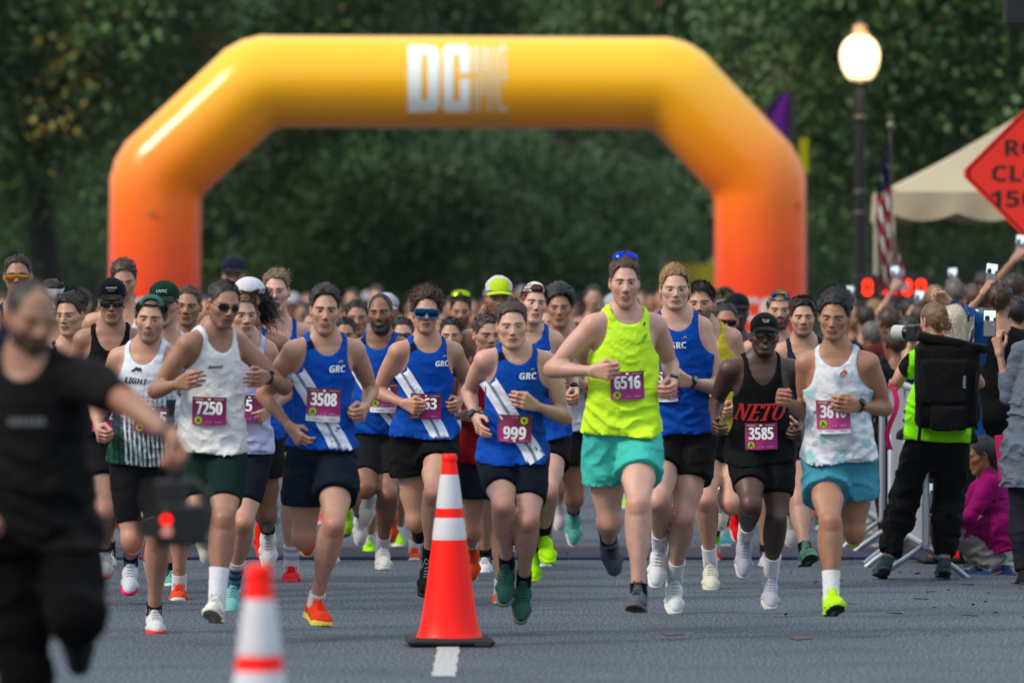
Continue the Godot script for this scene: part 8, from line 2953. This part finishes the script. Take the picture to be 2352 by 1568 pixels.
func fan(x: float, y: float, d: float, more: Dictionary, shirt: Color, raise: int) -> Node3D:
	# a spectator who looks up the road, away from the camera; raise: 0 arms down, 1 right arm up, 2 both arms up
	var up := {}
	var vary := [0.0, 0.06, -0.05, 0.10, -0.10][behind_count % 5] as float
	if raise >= 1:
		up = {"e1": Vector3(0.29 - vary * 0.4, 0.60 + vary, 0.16), "w1": Vector3(0.14 - vary, 0.80 + vary * 1.6, 0.26)}
	if raise == 2:
		up["e0"] = Vector3(-0.29, 0.60 + vary * 0.5, 0.16)
		up["w0"] = Vector3(-0.08, 0.78 + vary * 1.4, 0.28)
	var hp := at(x, y, d)
	var s: float = hp.y / (joints_posed(STAND, 1.8, false).head.y / 1.8)
	var j := joints_posed(STAND, s, false, up)
	behind_count += 1
	var sp := {"joints": j, "base": Vector3(hp.x, 0, hp.z), "s": s, "skin": ["fair", "tan", "olive", "brown"][behind_count % 4], "cell": 0.026, "cloth_cell": 0.022, "fine": false, "d": d, "female": behind_count % 3 == 0,
		"hands": ["loose", "grip"] if raise < 2 else ["grip", "grip"], "thumb1": Vector3(-1, 0.3, 0), "thumb0": Vector3(1, 0.3, 0), "palm1": Vector3(0.05, 1.6, 0.9), "palm0": Vector3(-0.05, 1.6, 0.9),
		"top": {"color": shirt, "sleeve": 0.7, "hem": -0.60, "neck_f": 0.04, "loose": 0.02, "crease": 0.010}, "legs": {"color": Color(0.05, 0.055, 0.07), "shank": 0.95, "share": 1.0, "flare": 0.01, "close": 0.02},
		"shoes": shoe(Color(0.5, 0.5, 0.5), Color(0.7, 0.7, 0.7)), "group": "spectators behind the barrier"}
	sp.merge(more, true)
	var n := make_person(sp)
	n.rotation.y = PI + [0.35, -0.25, 0.15, 0.5][behind_count % 4]
	if raise > 0:
		var top: Vector3 = n.transform * (j.w1 + Vector3(-0.03 if raise == 1 else -0.06, 0.10, 0.045))
		phone("lit phone raised by " + String(sp.label), top, Basis(Vector3.UP, 0.2 - 0.1 * (behind_count % 4)) * Basis(Vector3.BACK, [0.1, -0.12, 1.45, 0.05][behind_count % 4]), true, "phones held up by spectators", 0.9)
	return n

func fans() -> void:
	var hairs := ["dark", "brown", "black", "blond", "grey", "chestnut"]
	var list := [
		[1990, 736, 58.0, Color(0.06, 0.06, 0.07), 0, "spectator in black with cropped dark hair behind the marbled singlet"],
		[2046, 742, 52.0, Color(0.30, 0.10, 0.09), 0, "spectator in dark red behind the barrier"],
		[2090, 716, 61.0, Color(0.42, 0.42, 0.44), 1, "spectator in grey raising an arm near the flag"],
		[2146, 690, 56.0, Color(0.09, 0.10, 0.13), 2, "tall spectator raising both arms above the photographer"],
		[2196, 676, 58.0, Color(0.40, 0.43, 0.48), 0, "spectator in pale blue above the blue sleeve"],
		[2246, 690, 52.0, Color(0.05, 0.05, 0.06), 0, "spectator in a black cap behind the blue sleeve"],
		[2262, 658, 60.0, Color(0.10, 0.10, 0.12), 2, "spectator holding a phone high under the orange sign"],
		[2330, 664, 54.0, Color(0.22, 0.13, 0.10), 1, "spectator holding up a phone under the right corner of the sign"],
		[2340, 720, 48.5, Color(0.14, 0.20, 0.23), 1, "spectator in dark teal at the right edge raising a phone"],
		[2012, 716, 66.0, Color(0.20, 0.22, 0.26), 1, "spectator raising a phone in front of the flag pole"],
		[1968, 694, 76.0, Color(0.08, 0.08, 0.09), 0, "spectator in black beside the lamp post"],
		[2160, 700, 64.0, Color(0.13, 0.13, 0.15), 0, "spectator with dark hair behind the raised arms"],
		[2090, 762, 50.0, Color(0.04, 0.04, 0.05), 0, "short spectator in black beside the photographer's camera"],
		[2006, 772, 54.5, Color(0.36, 0.35, 0.33), 0, "short grey haired spectator by the barrier"],
		[2052, 722, 64.0, Color(0.3, 0.28, 0.26), 0, "spectator in brown in front of the race clock's stand"],
		[2290, 668, 66.0, Color(0.25, 0.25, 0.27), 0, "spectator below the sign post"],
		[1940, 708, 82.0, Color(0.12, 0.12, 0.14), 0, "spectator far back beside the arch's right leg"],
		[2060, 790, 48.6, Color(0.05, 0.05, 0.06), 0, "spectator in black close behind the photographer's elbow"],
		[2226, 770, 48.0, Color(0.03, 0.03, 0.035), 0, "spectator in black between the blue sleeve and the coat"],
		[2268, 800, 46.6, Color(0.04, 0.04, 0.05), 0, "short spectator in black beside the bright phone"],
		[2312, 752, 50.5, Color(0.10, 0.12, 0.22), 0, "spectator in navy behind the grey coat"],
		[1962, 744, 62.0, Color(0.22, 0.10, 0.10), 0, "spectator in maroon left of the barrier's end"],
		[2022, 760, 60.0, Color(0.11, 0.12, 0.13), 0, "spectator in charcoal above the magenta streamer"],
		[2116, 730, 56.0, Color(0.05, 0.05, 0.06), 0, "spectator in black in front of the tent leg"],
	]
	for q in list.size():
		var a: Array = list[q]
		fan(a[0], a[1], a[2], {"label": a[5], "hair": {"color": hairs[q % 6] if q != 13 else "grey", "top": 0.016, "side": 0.012 + 0.01 * (q % 3), "len_side": 0.03, "len_top": 0.035, "flow": Vector3(0, -0.3, -0.5)}}, a[3], a[4])

# ---------------------------------------------------------------- the crowd behind, and leaves on the road

func crowd_label(tint: String, where: Vector3) -> String:
	var px := MIDX + where.x * FOCAL / -where.z
	var side := "left of the checked singlet" if px < 300.0 else ("behind bib 7250" if px < 600.0 else ("behind bib 3508" if px < 850.0 else ("behind bib 963" if px < 1080.0 else ("behind bib 999" if px < 1320.0 else ("behind bib 6516" if px < 1620.0 else "behind bib 3585")))))
	var row := "just" if -where.z < 54.0 else ("a few rows" if -where.z < 66.0 else ("well" if -where.z < 84.0 else "far"))
	return "blurred crowd runner in %s singlet, %s %s" % [tint, row, side if side.begins_with("behind") else "back, " + side]

func make_crowd() -> void:
	var kinds := []
	var tints := [Color(0.10, 0.11, 0.13), Color(0.55, 0.56, 0.60), Color(0.40, 0.07, 0.09), Color(0.08, 0.16, 0.36), Color(0.62, 0.60, 0.25), Color(0.25, 0.40, 0.42), Color(0.60, 0.33, 0.16), Color(0.45, 0.18, 0.36), Color(0.16, 0.17, 0.20), Color(0.30, 0.30, 0.33), Color(0.68, 0.68, 0.70), Color(0.12, 0.28, 0.16)]
	var names := ["charcoal", "pale grey", "dark red", "navy", "mustard", "teal", "orange", "plum", "black", "mid grey", "white", "dark green"]
	var group := "blurred crowd behind the front runners"
	var looks := [["fair", "brown", false], ["tan", "dark", false], ["olive", "black", true], ["brown", "black", false], ["pale", "blond", true], ["fair", "dark", false], ["dark", "black", false], ["tan", "chestnut", true]]
	var spots := []
	var r := RandomNumberGenerator.new()
	r.seed = 3
	var row := 0
	var d := 49.5
	while d < 104.0:
		var half := 1240.0 * d / FOCAL
		var x := -half + r.randf_range(0.0, 0.5)
		while x < minf(half, 2.05):
			# the legs of the arch stay clear
			var clear := absf(d - ARCH_D) > 0.9 or (absf(x - at(352, 0, ARCH_D).x) > 0.9 and absf(x - at(1747, 0, ARCH_D).x) > 0.9)
			if clear: spots.append(Vector3(x + r.randf_range(-0.12, 0.12), 0, -d + r.randf_range(-0.5, 0.5)))
			x += r.randf_range(0.58, 0.98)
		row += 1
		d += 2.2 + d * 0.045
	for q in looks.size():
		var a: Array = looks[q]
		var s := 1.72 if a[2] else 1.80
		var more := {}
		var pose := RUN
		var j := joints_posed(pose, s, q % 2 == 0, more)
		var sp := {"label": crowd_label(names[q], spots[q]), "group": group, "joints": j, "base": spots[q], "s": s, "skin": a[0], "female": a[2], "cell": 0.024, "cloth_cell": 0.020, "fine": false, "d": 50.0, "turn": [r.randf_range(-15, 15), 4, 0],
			"hair": {"color": a[1], "top": 0.016, "side": 0.010, "len_top": 0.02} if not a[2] else {"color": a[1], "top": 0.010, "side": 0.010, "tail": [Vector3(0, 0.0, -0.09), Vector3(0.08, -0.16, -0.10), 0.03], "tail_strands": 120, "tail_w": 0.005},
			"beard": 0.0 if a[2] else 0.3, "top": {"color": tints[q], "hem": -0.58}, "legs": {"color": Color(0.05, 0.055, 0.07), "share": 0.5, "flare": 0.012, "close": 0.014},
			"shoes": shoe([Color(0.75, 0.75, 0.76), Color(0.8, 0.3, 0.2), Color(0.3, 0.55, 0.6), Color(0.55, 0.75, 0.1)][q % 4], Color(0.8, 0.8, 0.8), Color(0.1, 0.1, 0.1), {"plain": true}), "sock": {"h": 0.08, "color": WHITEC}}
		if q == 3: sp.cap = {"color": Color(0.60, 0.61, 0.64), "edge": 0.05}
		if q == 6: sp.cap = {"color": Color(0.05, 0.06, 0.10), "edge": 0.05}
		kinds.append(make_person(sp))
	for q in range(looks.size(), spots.size()):
		var src: Node3D = kinds[r.randi() % kinds.size()]
		var o: Node3D = src.duplicate()
		o.name = numbered("person")
		add_child(o)
		o.position = spots[q]
		o.rotation.y = r.randf_range(-0.15, 0.15)
		o.scale = Vector3.ONE * r.randf_range(0.93, 1.05)
		var pick := r.randi() % tints.size()
		o.set_meta("label", crowd_label(names[pick], spots[q]))
		for c in o.get_children():
			if c.name == "singlet": c.material_override = cloth(tints[pick])
			if c.name == "shorts": c.material_override = cloth([BLACKC, NAVY, Color(0.2, 0.2, 0.22), Color(0.1, 0.25, 0.3)][r.randi() % 4])

func tell_apart() -> void:
	# crowd runners that look alike are told apart by their order across the view
	var same := {}
	for o in get_children():
		if o.has_meta("group") and String(o.get_meta("group")).begins_with("blurred crowd"):
			var l: String = o.get_meta("label")
			if not same.has(l): same[l] = []
			same[l].append(o)
	for l in same:
		var all: Array = same[l]
		if all.size() < 2: continue
		all.sort_custom(func(a, b): return a.position.x / -a.position.z < b.position.x / -b.position.z)
		for q in all.size():
			all[q].set_meta("label", "%s, %s from left" % [l, ["first", "second", "third", "fourth", "fifth", "sixth", "seventh", "eighth", "ninth"][mini(q, 8)]])

func make_litter() -> void:
	# fallen leaves and twigs along the right side, too many and too small to count
	var b := Build.new()
	var r := RandomNumberGenerator.new()
	r.seed = 8
	for q in 240:
		var d := r.randf_range(36.0, 45.5)
		var f := pow(r.randf(), 0.55)
		var x := lerpf(1.55, 3.6, f)
		if r.randf() < 0.06: x = r.randf_range(-2.0, 1.5)
		var s := r.randf_range(0.008, 0.026)
		var a := r.randf() * TAU
		var u := Vector3(cos(a), r.randf_range(0.0, 0.5), sin(a)) * s
		var v := Vector3(-sin(a), r.randf_range(-0.2, 0.4), cos(a)) * s * r.randf_range(0.3, 0.7)
		var p := Vector3(x, 0.004 + s * 0.25, -d)
		b.tint = lin([Color(0.30, 0.20, 0.11), Color(0.20, 0.14, 0.09), Color(0.38, 0.27, 0.14), Color(0.13, 0.11, 0.09)][r.randi() % 4])
		b.quad(p - u, p + v, p + u, p - v)
	for q in 26:
		var d := r.randf_range(37.5, 45.0)
		var x := r.randf_range(1.7, 3.3)
		var a := r.randf() * TAU
		var l := r.randf_range(0.04, 0.12)
		b.tint = lin(Color(0.15, 0.11, 0.08))
		b.bar(Vector3(x, 0.008, -d), Vector3(x + cos(a) * l, 0.010, -d + sin(a) * l), 0.004, 0.002, 5)
	var o := put(self, "leaf_litter", b.mesh(), print_mat)
	tag(o, "dry brown leaves and twigs scattered on the road at the right", "leaf litter", "", "stuff")
